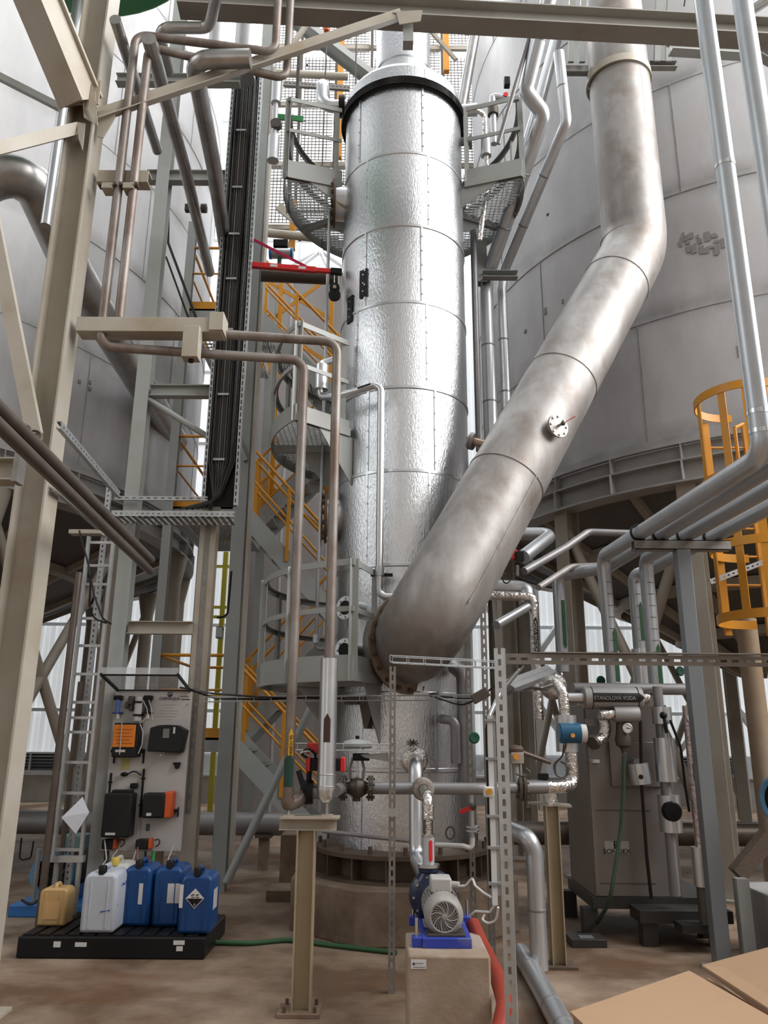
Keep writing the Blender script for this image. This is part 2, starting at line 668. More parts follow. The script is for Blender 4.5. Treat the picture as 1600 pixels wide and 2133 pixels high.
M_YEL = mat('yellow_rail_paint', (0.78, 0.34, 0.02), 0.4, col2=(0.68, 0.28, 0.015), scale=2, amt=0.2)
M_YEL2 = mat('lemon_yellow_paint', (0.85, 0.75, 0.08), 0.45)
M_BLK = mat('black_plastic', (0.010, 0.010, 0.011), 0.45, spec=0.25)
M_BLKR = mat('black_rubber_cable', (0.012, 0.011, 0.010), 0.2)
M_WHT = mat('white_plastic', (0.78, 0.77, 0.76), 0.4)
M_CONC = mat('stained_concrete', (0.31, 0.235, 0.17), 0.8, col2=(0.17, 0.115, 0.075), scale=2.2, amt=0.65, bump=0.2, bscale=26, dirt=(0.17, 0.10, 0.06), dscale=1.8, damt=0.6)
M_CONCL = mat('pale_concrete_block', (0.46, 0.375, 0.305), 0.8, col2=(0.33, 0.24, 0.165), scale=2.6, amt=0.65, bump=0.15, bscale=40, dirt=(0.33, 0.24, 0.16), dscale=2.5, damt=0.55)
M_RED = mat('red_paint', (0.72, 0.03, 0.03), 0.35)
M_GRN = mat('dark_green_sign', (0.012, 0.085, 0.03), 0.45)
M_GRN2 = mat('green_paint', (0.03, 0.24, 0.07), 0.4)
M_RUST = mat('rusty_skirt_steel', (0.17, 0.125, 0.095), 0.6, 0.3, col2=(0.10, 0.065, 0.045), scale=4, amt=0.15, bump=0.2, bscale=30)
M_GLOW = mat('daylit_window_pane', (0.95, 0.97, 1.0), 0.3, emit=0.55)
M_WALLGLOW = mat('glowing_wall_sheet', (0.85, 0.88, 0.90), 0.5, emit=0.42)  # glow added to the whole back wall cladding to brighten it

# ------------------------------------------------------------------ the hall
W_T = 0.15
mb = MB().box((HX0 - 1, HY0 - 1, -0.3), (HX1 + 1, HY1 + 1, 0.0))
struct('floor', mb, M_FLOOR, smooth=False)
struct('ceiling', MB().box((HX0 - 1, HY0 - 1, HZ), (HX1 + 1, HY1 + 1, HZ + 0.3)), M_CEIL, smooth=False)
PLZ = 0.62


def corrugated(x0, x1, y, z0, z1, pitch=0.30, dep=0.05):
    mb = MB()
    prof = []
    x = x0
    while x < x1:
        prof += [(x, y), (x + pitch * 0.38, y), (x + pitch * 0.5, y + dep), (x + pitch * 0.88, y + dep)]
        x += pitch
    prof.append((x, y))
    vs = [(p[0], p[1], z0) for p in prof] + [(p[0], p[1], z1) for p in prof]
    n = len(prof)
    mb.add(vs, [(i, i + 1, i + 1 + n, i + n) for i in range(n - 1)])
    return mb


wb = struct('wall_back', MB().box((HX0 - 1, HY1 + 0.1, 0), (HX1 + 1, HY1 + 0.3, HZ)), M_WALL, smooth=False)
corrugated(HX0, HX1, HY1, 1.15, HZ).build('corrugated_cladding', M_WALLGLOW, wb, smooth=False)
MB().box((HX0, HY1 - 0.05, 0), (HX1, HY1 + 0.1, PLZ)).build('plinth', M_PLINTH, wb, smooth=False)
MB().box((HX0, HY1 - 0.12, PLZ), (HX1, HY1 + 0.1, PLZ + 0.05)).build('ledge', M_WALL, wb, smooth=False)
# rails of the wall
for z in (2.1, 4.2, 6.3):
    MB().box((HX0, HY1 - 0.06, z), (HX1, HY1 - 0.003, z + 0.08)).build('wall_rail', M_WALL, wb, smooth=False)
# low louvre windows set in the back wall
M_WFRAME = mat('grey_window_frame', (0.62, 0.64, 0.65), 0.4, 0.3)
M_LOUVRE = mat('dark_louvre', (0.09, 0.095, 0.10), 0.4, 0.3)
for i, x0 in enumerate((-9.4, -7.2, 4.6, 6.9, 9.2)):
    w = thing('window_%d' % (i + 1), '', '', (x0 + 0.9, HY1 - 0.05, 0.68))
    for k in ('label', 'category', 'kind'):
        del w[k]
    w['kind'] = 'structure'
    fr = MB()
    for (a, b) in (((x0, 0.68), (x0 + 1.8, 0.72)), ((x0, 1.10), (x0 + 1.8, 1.14)), ((x0, 0.72), (x0 + 0.04, 1.10)), ((x0 + 1.76, 0.72), (x0 + 1.8, 1.10)), ((x0 + 0.88, 0.72), (x0 + 0.92, 1.10))):
        fr.box((a[0], HY1 - 0.09, a[1]), (b[0], HY1 + 0.02, b[1]))
    fr.build('window_frame', M_WFRAME, w, smooth=False)
    for k in range(5):
        z = 0.76 + k * 0.075
        MB().plate([(x0 + 0.04, HY1 - 0.05, z), (x0 + 1.76, HY1 - 0.05, z), (x0 + 1.76, HY1 + 0.0, z + 0.05), (x0 + 0.04, HY1 + 0.0, z + 0.05)], 0.004).build('slat', M_LOUVRE, w, smooth=False)
# high glazing of the far end, between the tanks (panes in a steel grid)
wn = thing('window_6', '', '', (-2.5, HY1 - 0.1, 7.0))
for k in ('label', 'category', 'kind'):
    del wn[k]
wn['kind'] = 'structure'
pane0 = None
for i in range(4):
    for j in range(8):
        x0, z0 = -5.5 + i * 1.5, 7.0 + j * 2.1
        p = MB().box((x0 + 0.04, HY1 - 0.10, z0 + 0.04), (x0 + 1.46, HY1 - 0.07, z0 + 2.06))
        if pane0 is None:
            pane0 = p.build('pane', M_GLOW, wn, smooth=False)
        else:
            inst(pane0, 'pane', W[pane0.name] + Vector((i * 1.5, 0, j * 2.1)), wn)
fr = MB()
for i in range(5):
    fr.box((-5.5 + i * 1.5 - 0.04, HY1 - 0.14, 7.0), (-5.5 + i * 1.5 + 0.04, HY1 - 0.02, 23.8))
for j in range(9):
    fr.box((-5.5, HY1 - 0.14, 7.0 + j * 2.1 - 0.04), (0.5, HY1 - 0.02, 7.0 + j * 2.1 + 0.04))
fr.build('window_frame', M_WFRAME, wn, smooth=False)
M_SIDE = mat('side_wall_sheet', (0.62, 0.63, 0.63), 0.6)
struct('wall_left', MB().box((HX0 - 0.3, HY0, 0), (HX0, HY1, HZ)), M_SIDE, smooth=False)
struct('wall_right', MB().box((HX1, HY0, 0), (HX1 + 0.3, HY1, HZ)), M_SIDE, smooth=False)
struct('wall_front', MB().box((HX0 - 1, HY0 - 0.3, 0), (HX1 + 1, HY0, HZ)), mat('front_wall_sheet', (0.30, 0.28, 0.26), 0.7), smooth=False)


# ------------------------------------------------------------------ big tanks
def tank(name, label, c, r, zs, ncol, a_col0, col_kind, cone_drop, seam_angles, hub=0.5):
    root = thing(name, label, 'tank', (c[0], c[1], 0))
    z0 = zs[0]
    N = 96
    for i in range(len(zs) - 1):
        rr = r - 0.004 * (i % 2)
        MB().lathe((c[0], c[1], 0), (0, 0, 1), [(rr, zs[i]), (rr, zs[i + 1])], N).build('shell_course', M_TANK, root)
        if i:
            MB().lathe((c[0], c[1], zs[i]), (0, 0, 1), [(r - 0.002, -0.008), (r + 0.006, -0.004), (r + 0.006, 0.004), (r - 0.002, 0.008)], N).build('weld_seam', M_WELD, root)
        for a in seam_angles[i % len(seam_angles)]:
            p = (c[0] + math.cos(a) * (r + 0.002), c[1] + math.sin(a) * (r + 0.002))
            MB().cbox((p[0], p[1], (zs[i] + zs[i + 1]) / 2), 0.006, 0.012, zs[i + 1] - zs[i], a).build('weld_seam', M_WELD, root)
    # bottom curb and ring beam
    MB().lathe((c[0], c[1], 0), (0, 0, 1), [(r - 0.03, z0), (r + 0.05, z0), (r + 0.05, z0 - 0.10), (r - 0.03, z0 - 0.10)], N).build('curb_ring', M_TANK, root)
    rb = r - 0.06
    MB().lathe((c[0], c[1], 0), (0, 0, 1), [(rb + 0.02, z0 - 0.10), (rb + 0.02, z0 - 0.29)], N).build('ring_web', M_RING, root)
    MB().lathe((c[0], c[1], 0), (0, 0, 1), [(rb - 0.10, z0 - 0.29), (rb + 0.12, z0 - 0.29), (rb + 0.12, z0 - 0.31), (rb - 0.10, z0 - 0.31)], N).build('ring_flange', M_RING, root)
    MB().lathe((c[0], c[1], 0), (0, 0, 1), [(rb + 0.02, z0 - 0.31), (rb + 0.02, z0 - 0.55)], N).build('ring_web', M_RING, root)
    MB().lathe((c[0], c[1], 0), (0, 0, 1), [(rb - 0.14, z0 - 0.55), (rb + 0.14, z0 - 0.55), (rb + 0.14, z0 - 0.575), (rb - 0.14, z0 - 0.575)], N).build('ring_flange', M_RING, root)
    first = None
    nst = ncol * 2
    for k in range(nst):
        a = a_col0 + 2 * math.pi * k / nst
        for zz, hh, dr in ((z0 - 0.195, 0.19, 0.05), (z0 - 0.43, 0.24, 0.08)):
            MB().cbox((c[0] + math.cos(a) * (rb + dr), c[1] + math.sin(a) * (rb + dr), zz), 0.12, 0.014, hh, a).build('stiffener', M_RING, root)
    # conical bottom
    zc = z0 - 0.3
    rc0 = r - 0.25
    zb = zc - cone_drop
    MB().lathe((c[0], c[1], 0), (0, 0, 1), [(rc0, zc), (hub, zb), (0.01, zb)], 72).build('cone_bottom', M_CONE, root)
    for q in (0.25, 0.5, 0.75):
        rr, zz = rc0 + (hub - rc0) * q, zc + (zb - zc) * q
        MB().lathe((c[0], c[1], 0), (0, 0, 1), [(rr + 0.06, zz - 0.0), (rr + 0.06, zz - 0.12), (rr - 0.06, zz - 0.15), (rr - 0.06, zz - 0.03)], 72).build('cone_ring', M_STEEL, root)
    for k in range(ncol):
        a = a_col0 + math.pi / ncol + 2 * math.pi * k / ncol
        d = Vector((math.cos(a), math.sin(a), 0))
        p0 = Vector((c[0], c[1], zc - 0.05)) + d * (rc0 - 0.02)
        p1 = Vector((c[0], c[1], zb - 0.05)) + d * (hub + 0.1)
        MB().bar(p0, p1, 0.10, 0.09).build('cone_rib', M_STEEL, root)
    # columns under the ring
    zt = z0 - 0.575
    rcol = r - 0.12
    pts = []
    for k in range(ncol):
        a = a_col0 + 2 * math.pi * k / ncol
        x, y = c[0] + math.cos(a) * rcol, c[1] + math.sin(a) * rcol
        pts.append((x, y))
        m2 = MB()
        if col_kind == 'H':
            m2.ibeam((x, y, 0.02), (x, y, zt), 0.22, 0.22, up=(math.cos(a), math.sin(a), 0), tf=0.014, tw=0.010)
        else:
            m2.tube([(x, y, 0.02), (x, y, zt - 0.45), (x, y, zt)], [0.13, 0.13, 0.21], 20)
        m2.build('support_column', M_STEEL, root)
        MB().cbox((x, y, 0.015), 0.36, 0.36, 0.03, a).build('base_plate', M_STEEL, root)
    for k in range(ncol):
        (xa, ya), (xb, yb) = pts[k], pts[(k + 1) % ncol]
        if k % 2 == 0:
            MB().cyl((xa, ya, 0.35), (xb, yb, zt - 0.25), 0.065, 14).build('brace_tube', M_STEEL, root)
            MB().cyl((xb, yb, 0.35), (xa, ya, zt - 0.25), 0.065, 14).build('brace_tube', M_STEEL, root)
    return root


rad = math.radians
TLc, TLr = (-9.32, 12.69), 5.95
TRc, TRr = (6.10, 12.26), 4.45
tankL = tank('storage_tank', 'huge pale grey storage tank filling the left background behind the steel columns', TLc, TLr,
             [5.0, 6.65, 8.3, 9.95, 11.6, 13.25, 14.9], 18, rad(2), 'P', 2.55, [(rad(-70), rad(-28), rad(5)), (rad(-50), rad(-10)), (rad(-62), rad(-20), rad(15))])
tankR = tank('storage_tank', 'huge pale grey storage tank on the right behind the diagonal steel duct', TRc, TRr,
             [5.0, 6.58, 8.24, 9.91, 11.57, 13.2, 14.9], 16, rad(-148.6), 'H', 2.1, [(rad(-131), rad(-160), rad(-95)), (rad(-150), rad(-110)), (rad(-163), rad(-122))])


def hit_tank(u, v, c, r):
    d = ray(u, v)
    ox, oy = CAM.x - c[0], CAM.y - c[1]
    a, b, cc = d.x * d.x + d.y * d.y, 2 * (ox * d.x + oy * d.y), ox * ox + oy * oy - r * r
    t = (-b - math.sqrt(max(0.0, b * b - 4 * a * cc))) / (2 * a)
    return CAM + d * t


M_PEEL = mat('bare_patch_grey', (0.27, 0.26, 0.255), 0.5)
for (u, v, w, h, m_) in ((1553, 729, 0.16, 0.15, M_GALVD), (1562, 776, 0.10, 0.05, M_GALVD), (1141, 447, 0.04, 0.03, M_BLK), (1149, 702, 0.05, 0.10, M_PEEL), (1138, 729, 0.05, 0.03, M_PEEL), (1136, 648, 0.04, 0.10, M_PEEL), (1172, 628, 0.03, 0.06, M_PEEL), (1094, 690, 0.05, 0.05, M_PEEL)):
    p = hit_tank(u, v, TRc, TRr)
    a = math.atan2(p.y - TRc[1], p.x - TRc[0])
    MB().cbox((p.x, p.y, p.z), 0.012, w, h, a).build('patch', m_, tankR, smooth=False)
for (u, v) in ((165, 795), (187, 796), (187, 810)):
    p = hit_tank(u, v, TLc, TLr)
    a = math.atan2(p.y - TLc[1], p.x - TLc[0])
    MB().cbox((p.x, p.y, p.z), 0.012, 0.05, 0.05, a).build('patch', M_PEEL, tankL, smooth=False)
# ghost of removed lettering on the right tank (flakes of bare metal)
rg_ = random.Random(3)
for k in range(26):
    u, v = 1420 + 90 * (k / 26.0) + rg_.uniform(-4, 4), 505 + rg_.uniform(-16, 18)
    p = hit_tank(u, v, TRc, TRr)
    a = math.atan2(p.y - TRc[1], p.x - TRc[0])
    MB().cbox((p.x, p.y, p.z), 0.006, 0.02 + 0.05 * rg_.random(), 0.03 + 0.09 * rg_.random(), a).build('flaked_patch', M_PEEL, tankR, smooth=False)

# ------------------------------------------------------------------ the insulated column
TY = 7.8
TX = P(840, 1500, TY).x
TC = (TX, TY)
TR = 0.68


def tz(v):
    return P(840, v, TY - TR).z


tower = thing('distillation_tower', 'tall shiny aluminium clad column rising through the middle of the hall', 'tower', (TX, TY, 0.41))
seams = [1790, 1605, 1445, 1175, 979, 805, 628, 468, 317, 172, 136]
zz = [0.62] + [tz(v) for v in seams[1:]]
for i in range(len(zz) - 1):
    rr = TR + (0.004 if i % 2 else 0.0)
    MB().lathe((TX, TY, 0), (0, 0, 1), [(rr, zz[i]), (rr, zz[i + 1])], 96).build('cladding_course', M_ALU, tower)
    if i:
        MB().lathe((TX, TY, zz[i]), (0, 0, 1), [(TR, -0.022), (TR + 0.011, -0.014), (TR + 0.011, 0.014), (TR, 0.022)], 96).build('cladding_bead', M_ALU2, tower)
    a = rad((-72, -66, -78, -70, -64, -71, -75, -68, -73, -70)[i])
    for aa in (a, a - rad(52 + 6 * (i % 3)), a + rad(118)):
        p = (TX + math.cos(aa) * (TR + 0.006), TY + math.sin(aa) * (TR + 0.006))
        MB().cbox((p[0], p[1], (zz[i] + zz[i + 1]) / 2), 0.008, 0.022, zz[i + 1] - zz[i], aa).build('lap_seam', M_ALU2, tower)
        k = 0
        z = zz[i] + 0.1
        while z < zz[i + 1] - 0.05 and k < 8:
            MB().cbox((p[0] + math.cos(aa) * 0.006, p[1] + math.sin(aa) * 0.006, z), 0.012, 0.016, 0.016, aa).build('rivet', M_ALU2, tower)
            z += 0.17
            k += 1
ztop = zz[-1]
MB().lathe((TX, TY, 0), (0, 0, 1), [(TR + 0.002, ztop), (TR - 0.02, ztop + 0.05), (0.36, ztop + 0.22)], 96).build('top_head', M_ALU, tower)
MB().lathe((TX, TY, 0), (0, 0, 1), [(0.33, ztop + 0.18), (0.33, 11.6)], 48).build('top_neck', M_ALU, tower)
for z in (ztop + 0.5, 10.2, 11.0):
    MB().lathe((TX, TY, z), (0, 0, 1), [(0.33, 0), (0.342, 0.005), (0.342, 0.03), (0.33, 0.035)], 48).build('cladding_bead', M_ALU2, tower)
zr = tz(172)
MB().lathe((TX, TY, zr), (0, 0, 1), [(TR, -0.05), (TR + 0.035, -0.05), (TR + 0.045, -0.01), (TR + 0.045, 0.03), (TR + 0.035, 0.05), (TR, 0.05)], 96).build('sealing_band', M_BLK, tower)
for k in range(5):
    MB().tube([(TX + math.cos(2 * math.pi * q / 72) * (TR + 0.05), TY + math.sin(2 * math.pi * q / 72) * (TR + 0.05), zr - 0.04 + 0.02 * k) for q in range(72)], 0.009, 6, closed=True).build('cable_loop', M_BLKR, tower)
# skirt, base ring, lugs
MB().lathe((TX, TY, 0), (0, 0, 1), [(TR + 0.10, 0.60), (TR + 0.13, 0.60), (TR + 0.13, 0.635), (TR, 0.66)], 96).build('base_ring', M_RUST, tower)
MB().lathe((TX, TY, 0), (0, 0, 1), [(TR - 0.02, 0.43), (TR - 0.02, 0.60)], 64).build('skirt', M_RUST, tower)
MB().lathe((TX, TY, 0), (0, 0, 1), [(TR - 0.02, 0.43), (TR + 0.14, 0.43), (TR + 0.14, 0.41), (TR - 0.02, 0.41)], 64).build('skirt_plate', M_RUST, tower)
for k in range(16):
    a = rad(-90 + 11 + k * 22.5)
    MB().cbox((TX + math.cos(a) * (TR + 0.05), TY + math.sin(a) * (TR + 0.05), 0.515), 0.14, 0.014, 0.17, a).build('gusset', M_RUST, tower)
    MB().cyl((TX + math.cos(a + 0.2) * (TR + 0.085), TY + math.sin(a + 0.2) * (TR + 0.085), 0.63), (TX + math.cos(a + 0.2) * (TR + 0.085), TY + math.sin(a + 0.2) * (TR + 0.085), 0.70), 0.018, 8).build('anchor_bolt', M_RUST, tower)


def on_tower(deg, z, r=TR):
    a = rad(deg)
    return Vector((TX + math.cos(a) * r, TY + math.sin(a) * r, z))


# black name plates, dark lug, flanged nozzles, elbows of the lower shell
for deg, v0, v1, w in ((-128.5, 555, 612, 0.10), (-146, 595, 650, 0.10)):
    p = on_tower(deg, 0)
    z0, z1 = P(738, v1, 7.2).z, P(738, v0, 7.2).z
    MB().cbox((p.x, p.y, (z0 + z1) / 2), 0.03, w, z1 - z0, rad(deg)).build('black_plate', M_BLK, tower)
    for q in (0.2, 0.5, 0.8):
        MB().cbox((p.x + math.cos(rad(deg)) * 0.016, p.y + math.sin(rad(deg)) * 0.016, z0 + (z1 - z0) * q), 0.012, 0.014, 0.014, rad(deg)).build('rivet', M_ALU2, tower)


def nozzle(deg, z, rp, L, rf, m_p, m_f, bolts=8, blind=False):
    a = rad(deg)
    d = Vector((math.cos(a), math.sin(a), 0))
    o = on_tower(deg, z)
    nz = MB().cyl(o - d * 0.03, o + d * L, rp, 24).build('nozzle', m_p, tower)
    flange(nz, m_f, o + d * L, d, rf, 0.025, 0 if blind else rp, bolts, m_f, rf * 0.1, off=0.025)
    if blind:
        MB().cyl(o + d * (L + 0.012), o + d * (L + 0.028), rf * 0.62, 24).build('blind_face', M_BLK, nz)
    return o + d * (L + 0.025)


M_BLIND = mat('polished_flange', (0.62, 0.64, 0.65), 0.25, 1.0)
nozzle(-127, P(722, 1270, 7.2).z, 0.075, 0.20, 0.105, M_ALU2, M_BLIND, 8, True)
nozzle(-127, P(722, 1357, 7.2).z, 0.075, 0.20, 0.105, M_ALU2, M_BLIND, 8, True)
for v in (430, 1080):
    nozzle(-176, P(715, v, 7.8).z, 0.20, 0.10, 0.27, M_ALU2, M_RUST, 12, True)
nozzle(-3, P(965, 300, 7.8).z, 0.05, 0.10, 0.09, M_PIPED, M_PIPED, 6)
# dark wedge lug hanging on the lower shell
p = on_tower(-116, 0)
zl0, zl1 = P(768, 1518, 7.15).z, P(768, 1450, 7.15).z
a = rad(-116)
t = Vector((-math.sin(a), math.cos(a), 0))
o_ = Vector((math.cos(a), math.sin(a), 0))
MB().plate([p + t * -0.09 + Vector((0, 0, zl1)) + o_ * 0.05, p + t * 0.07 + Vector((0, 0, zl1)) + o_ * 0.05, p + t * 0.05 + Vector((0, 0, zl0 + 0.12)) + o_ * 0.05, p + t * 0.01 + Vector((0, 0, zl0)) + o_ * 0.05, p + t * -0.02 + Vector((0, 0, zl0)) + o_ * 0.05, p + t * -0.07 + Vector((0, 0, zl1 - 0.06)) + o_ * 0.05], 0.10, o_).build('support_lug', M_CAST, tower)
MB().cbox((p.x - t.x * 0.19, p.y - t.y * 0.19, zl1 - 0.03), 0.05, 0.14, 0.08, a).build('bracket_pad', M_CAST, tower)

# octagonal concrete foundation
fnd = MB()
n8 = 8
R8 = 1.06
pts8 = [(TX + math.cos(rad(22.5 + 45 * k)) * R8, TY + math.sin(rad(22.5 + 45 * k)) * R8) for k in range(8)]
fnd.add([(x, y, 0) for x, y in pts8] + [(x, y, 0.41) for x, y in pts8], [tuple(range(7, -1, -1)), tuple(range(8, 16))] + [(i, (i + 1) % 8, (i + 1) % 8 + 8, i + 8) for i in range(8)])
fnd.thing('tower_foundation', 'low octagonal stained concrete foundation under the clad column', 'foundation', M_CONC, smooth=False, bev=0.012)


# ------------------------------------------------------------------ curved platforms on the column
def grating(mb, c, r0, r1, z, a0, a1, pitch=0.05):
    """grid of flat bars clipped to a ring sector"""
    h, t = 0.022, 0.0045
    R = r1
    k = int(R / pitch) + 1

    def inside(x, y):
        q = math.hypot(x, y)
        if q < r0 or q > r1:
            return False
        an = math.atan2(y, x)
        while an > a1:
            an -= 2 * math.pi
        while an < a0:
            an += 2 * math.pi
        return an <= a1
    for axis in (0, 1):
        for i in range(-k, k + 1):
            s = i * pitch
            run = None
            steps = 60
            for j in range(steps + 2):
                q = -R + 2 * R * j / steps
                x, y = (s, q) if axis == 0 else (q, s)
                ok = j <= steps and inside(x, y)
                if ok and run is None:
                    run = q
                elif not ok and run is not None:
                    q1 = q - 2 * R / steps
                    if q1 - run > 0.02:
                        if axis == 0:
                            mb.box((c[0] + s - t / 2, c[1] + run, z - h), (c[0] + s + t / 2, c[1] + q1, z))
                        else:
                            mb.box((c[0] + run, c[1] + s - t / 2, z - h), (c[0] + q1, c[1] + s + t / 2, z))
                    run = None


def platform(name, label, z, a0, a1, ro, ri, kick=0.15, rail=1.05, posts=(), mid=True, gm=None, depth=0.10, brk_d=0.60, rail_rng=None, end_rail=(True, True)):
    """a0..a1 degrees counter-clockwise from +X; z = walking level"""
    A0, A1 = rad(a0), rad(a1)
    root = thing(name, label, 'platform', on_tower((a0 + a1) / 2, z - depth, (ro + ri) / 2))
    n = max(8, int((a1 - a0) / 5))
    MB().arcplate(TC, ro - 0.01, ro + 0.004, z - depth, z + kick, A0, A1, n).build('toe_plate', M_STEEL2, root)
    MB().arcplate(TC, ri, ri + 0.012, z - depth, z + 0.02, A0, A1, n).build('inner_ring', M_STEEL2, root)
    for q, A in enumerate((A0, A1)):
        p0, p1 = on_tower(math.degrees(A), z, ri), on_tower(math.degrees(A), z, ro)
        mid_z = z + (kick - depth) / 2
        MB().bar(Vector((p0.x, p0.y, mid_z)), Vector((p1.x, p1.y, mid_z)), 0.014, kick + depth).build('end_plate', M_STEEL2, root)
    nb = max(1, int((a1 - a0) / 38))
    for k in range(nb + 1):
        A = math.degrees(A0 + (A1 - A0) * k / nb)
        p0, p1 = on_tower(A, z - 0.06, ri), on_tower(A, z - 0.06, ro - 0.01)
        MB().bar(p0, p1, 0.05, 0.08).build('cross_beam', M_STEEL2, root)
        p2 = on_tower(A, z - brk_d, TR + 0.005)
        p3 = on_tower(A, z - 0.10, ro - 0.28)
        p4 = on_tower(A, z - 0.10, TR + 0.005)
        MB().plate([p2, p3, p4], 0.012).build('bracket', M_STEEL2, root)
    g = MB()
    grating(g, TC, ri + 0.02, ro - 0.02, z, A0, A1)
    g.build('grating', M_GALV, root, smooth=False, kind='stuff')
    r0_, r1_ = (A0, A1) if rail_rng is None else (rad(rail_rng[0]), rad(rail_rng[1]))
    for zz_, w in ((z + rail, 0.055), (z + (rail + kick) / 2, 0.045)):
        MB().arcplate(TC, ro - 0.012, ro, zz_ - w, zz_, r0_, r1_, n).build('rail', M_STEEL2, root)
        MB().arcplate(TC, ro - 0.05, ro - 0.012, zz_ - 0.006, zz_, r0_, r1_, n).build('rail_lip', M_STEEL2, root)
        for q, A in enumerate((A0, A1)):
            if end_rail[q]:
                p0, p1 = on_tower(math.degrees(A), zz_ - w / 2, ri + 0.02), on_tower(math.degrees(A), zz_ - w / 2, ro - 0.006)
                MB().bar(p0, p1, 0.012, w).build('end_rail', M_STEEL2, root)
    for A in posts:
        p = on_tower(A, 0, ro - 0.03)
        MB().angle((p.x, p.y, z - depth), (p.x, p.y, z + rail), 0.06, 0.06, 0.006, up=(math.cos(rad(A)), math.sin(rad(A)), 0)).build('post', M_STEEL2, root)
    for q, A in enumerate((a0, a1)):
        if end_rail[q]:
            p = on_tower(A, 0, ri + 0.05)
            MB().angle((p.x, p.y, z - depth), (p.x, p.y, z + rail), 0.05, 0.05, 0.006).build('post', M_STEEL2, root)
    return root


RO = 1.38
zlow = P(745, 1392, 6.5).z
platform('tower_platform', 'lowest curved grey platform wrapping the left side of the clad column', zlow, -238, -109, RO, TR + 0.05, kick=0.11, rail=P(755, 1163, 6.5).z - zlow,
         posts=(-110, -138, -168, -200, -236))
zmid = P(600, 855, 6.9).z
platform('tower_platform', 'middle curved grey platform beside the column, with a small insulated pipe on it', zmid, -262, -139, RO, TR + 0.05, kick=0.07, rail=P(604, 668, 6.9).z - zmid,
         posts=(-140, -170, -200, -230, -260))
zup = P(600, 352, 7.4).z
platform('tower_platform', 'topmost grey platform round the column under the black sealing band', zup, -378, -164, RO, TR + 0.05, kick=0.14, rail=1.0, brk_d=0.35,
         posts=(-165, -190, -225, -270, -315, -350, -377))

# ------------------------------------------------------------------ the big diagonal duct
DR = 0.362
DY = 7.95
dX = P(1300, 300, DY).x
d_el = Vector((dX + 0.02, DY, P(1322, 520, DY).z))
d_lo = P(893, 1290, 6.45)
d_fl = P(858, 1338, 7.06)
duct = thing('vapour_duct', 'wide weathered stainless duct dropping from the top right, running diagonally down into the clad column', 'duct', d_fl)
top_pt = Vector((dX, DY, 11.6))
MB().tube([top_pt, d_el, d_lo, d_fl], DR, 48, 0.85, seg=10).build('duct_run', M_SS, duct)
dd = (d_lo - d_el).normalized()


def duct_band(c, d, w=0.018, e=0.008):
    c = Vector(c)
    d = Vector(d).normalized()
    MB().lathe(c - d * w / 2, d, [(DR, 0), (DR + e, w * 0.3), (DR + e, w * 0.7), (DR, w)], 48).build('weld_band', M_SS, duct)


Ld = (d_lo - d_el).length
for q in (0.13, 0.44, 0.705):
    duct_band(d_el + dd * Ld * q, dd)
duct_band(Vector((dX, DY, P(1305, 462, DY - DR).z)), (0, 0, 1))
# longitudinal weld
side = dd.cross(Vector((0, 1, 0))).normalized()
nrm = side.cross(dd).normalized()
if nrm.y > 0:
    nrm = -nrm
w_dir = (nrm * 0.80 + side * (-0.6 if side.x < 0 else 0.6)).normalized()
MB().bar(d_el + dd * Ld * 0.705 + w_dir * DR, d_el + dd * (Ld * 0.97) + w_dir * DR, 0.012, 0.012, up=w_dir).build('weld_line', M_SS, duct)
wl = Vector((0.45, -0.89, 0)).normalized()
MB().bar(Vector((dX, DY, P(1305, 462, DY - DR).z)) + wl * DR, Vector((dX, DY, P(1300, 125, DY - DR).z)) + wl * DR, 0.012, 0.012, up=wl).build('weld_line', M_SS, duct)
# flange on the column
fd = (d_lo - d_fl).normalized()
fn = Vector((0.55, -0.82, -0.1)).normalized()
flange(duct, mat('brown_flange', (0.42, 0.35, 0.28), 0.45, 0.7, col2=(0.28, 0.2, 0.14), scale=6), d_fl - fn * 0.02, fn, 0.455, 0.03, DR * 0.9, 20, M_RUST, 0.022, rb=0.415, off=0.03)
MB().cyl(d_fl - fn * 0.25, d_fl + fn * 0.02, DR, 40).build('stub', M_SS, duct)
# inspection flange with a small valve
ip = P(1124, 907, 6.9)
ax_t = ((ip - d_el).dot(dd))
axp = d_el + dd * ax_t
inrm = (ip - axp)
inrm = (inrm - dd * inrm.dot(dd)).normalized()
iface = axp + inrm * (DR + 0.05)
hp = MB().cyl(axp + inrm * (DR - 0.05), iface, 0.075, 24).build('hand_hole', M_SS, duct)
flange(hp, M_SS, iface, inrm, 0.112, 0.022, 0, 8, M_BLIND, 0.011, off=0.022)
MB().cyl(iface + inrm * 0.02, iface + inrm * 0.09, 0.013, 10).build('drain_valve', M_SS, hp)
MB().sphere(iface + inrm * 0.08, 0.022, 10, 6).build('drain_valve', M_CAST, hp)
MB().bar(iface + inrm * 0.09, iface + inrm * 0.10 + Vector((0.10, 0, 0.06)), 0.014, 0.004).build('lever', M_RED, hp)
# side nozzle pointing left
np_ = P(1012, 930, 7.15)
axn = d_el + dd * ((np_ - d_el).dot(dd))
sd_ = Vector((-0.93, 0.05, -0.33)).normalized()
sd_ = (sd_ - dd * sd_.dot(dd)).normalized()
e0, e1 = axn + sd_ * (DR - 0.05), axn + sd_ * (DR + 0.13)
sn = MB().cyl(e0, e1, 0.045, 18).build('side_nozzle', mat('copper_tinted_steel', (0.42, 0.31, 0.25), 0.35, 0.9), duct)
flange(sn, M_SS, e1, sd_, 0.085, 0.02, 0.03, 6, M_CAST, 0.010)
flange(sn, M_SS, e1 + sd_ * 0.025, sd_, 0.085, 0.02, 0.0, 6, M_CAST, 0.010, off=0.02)
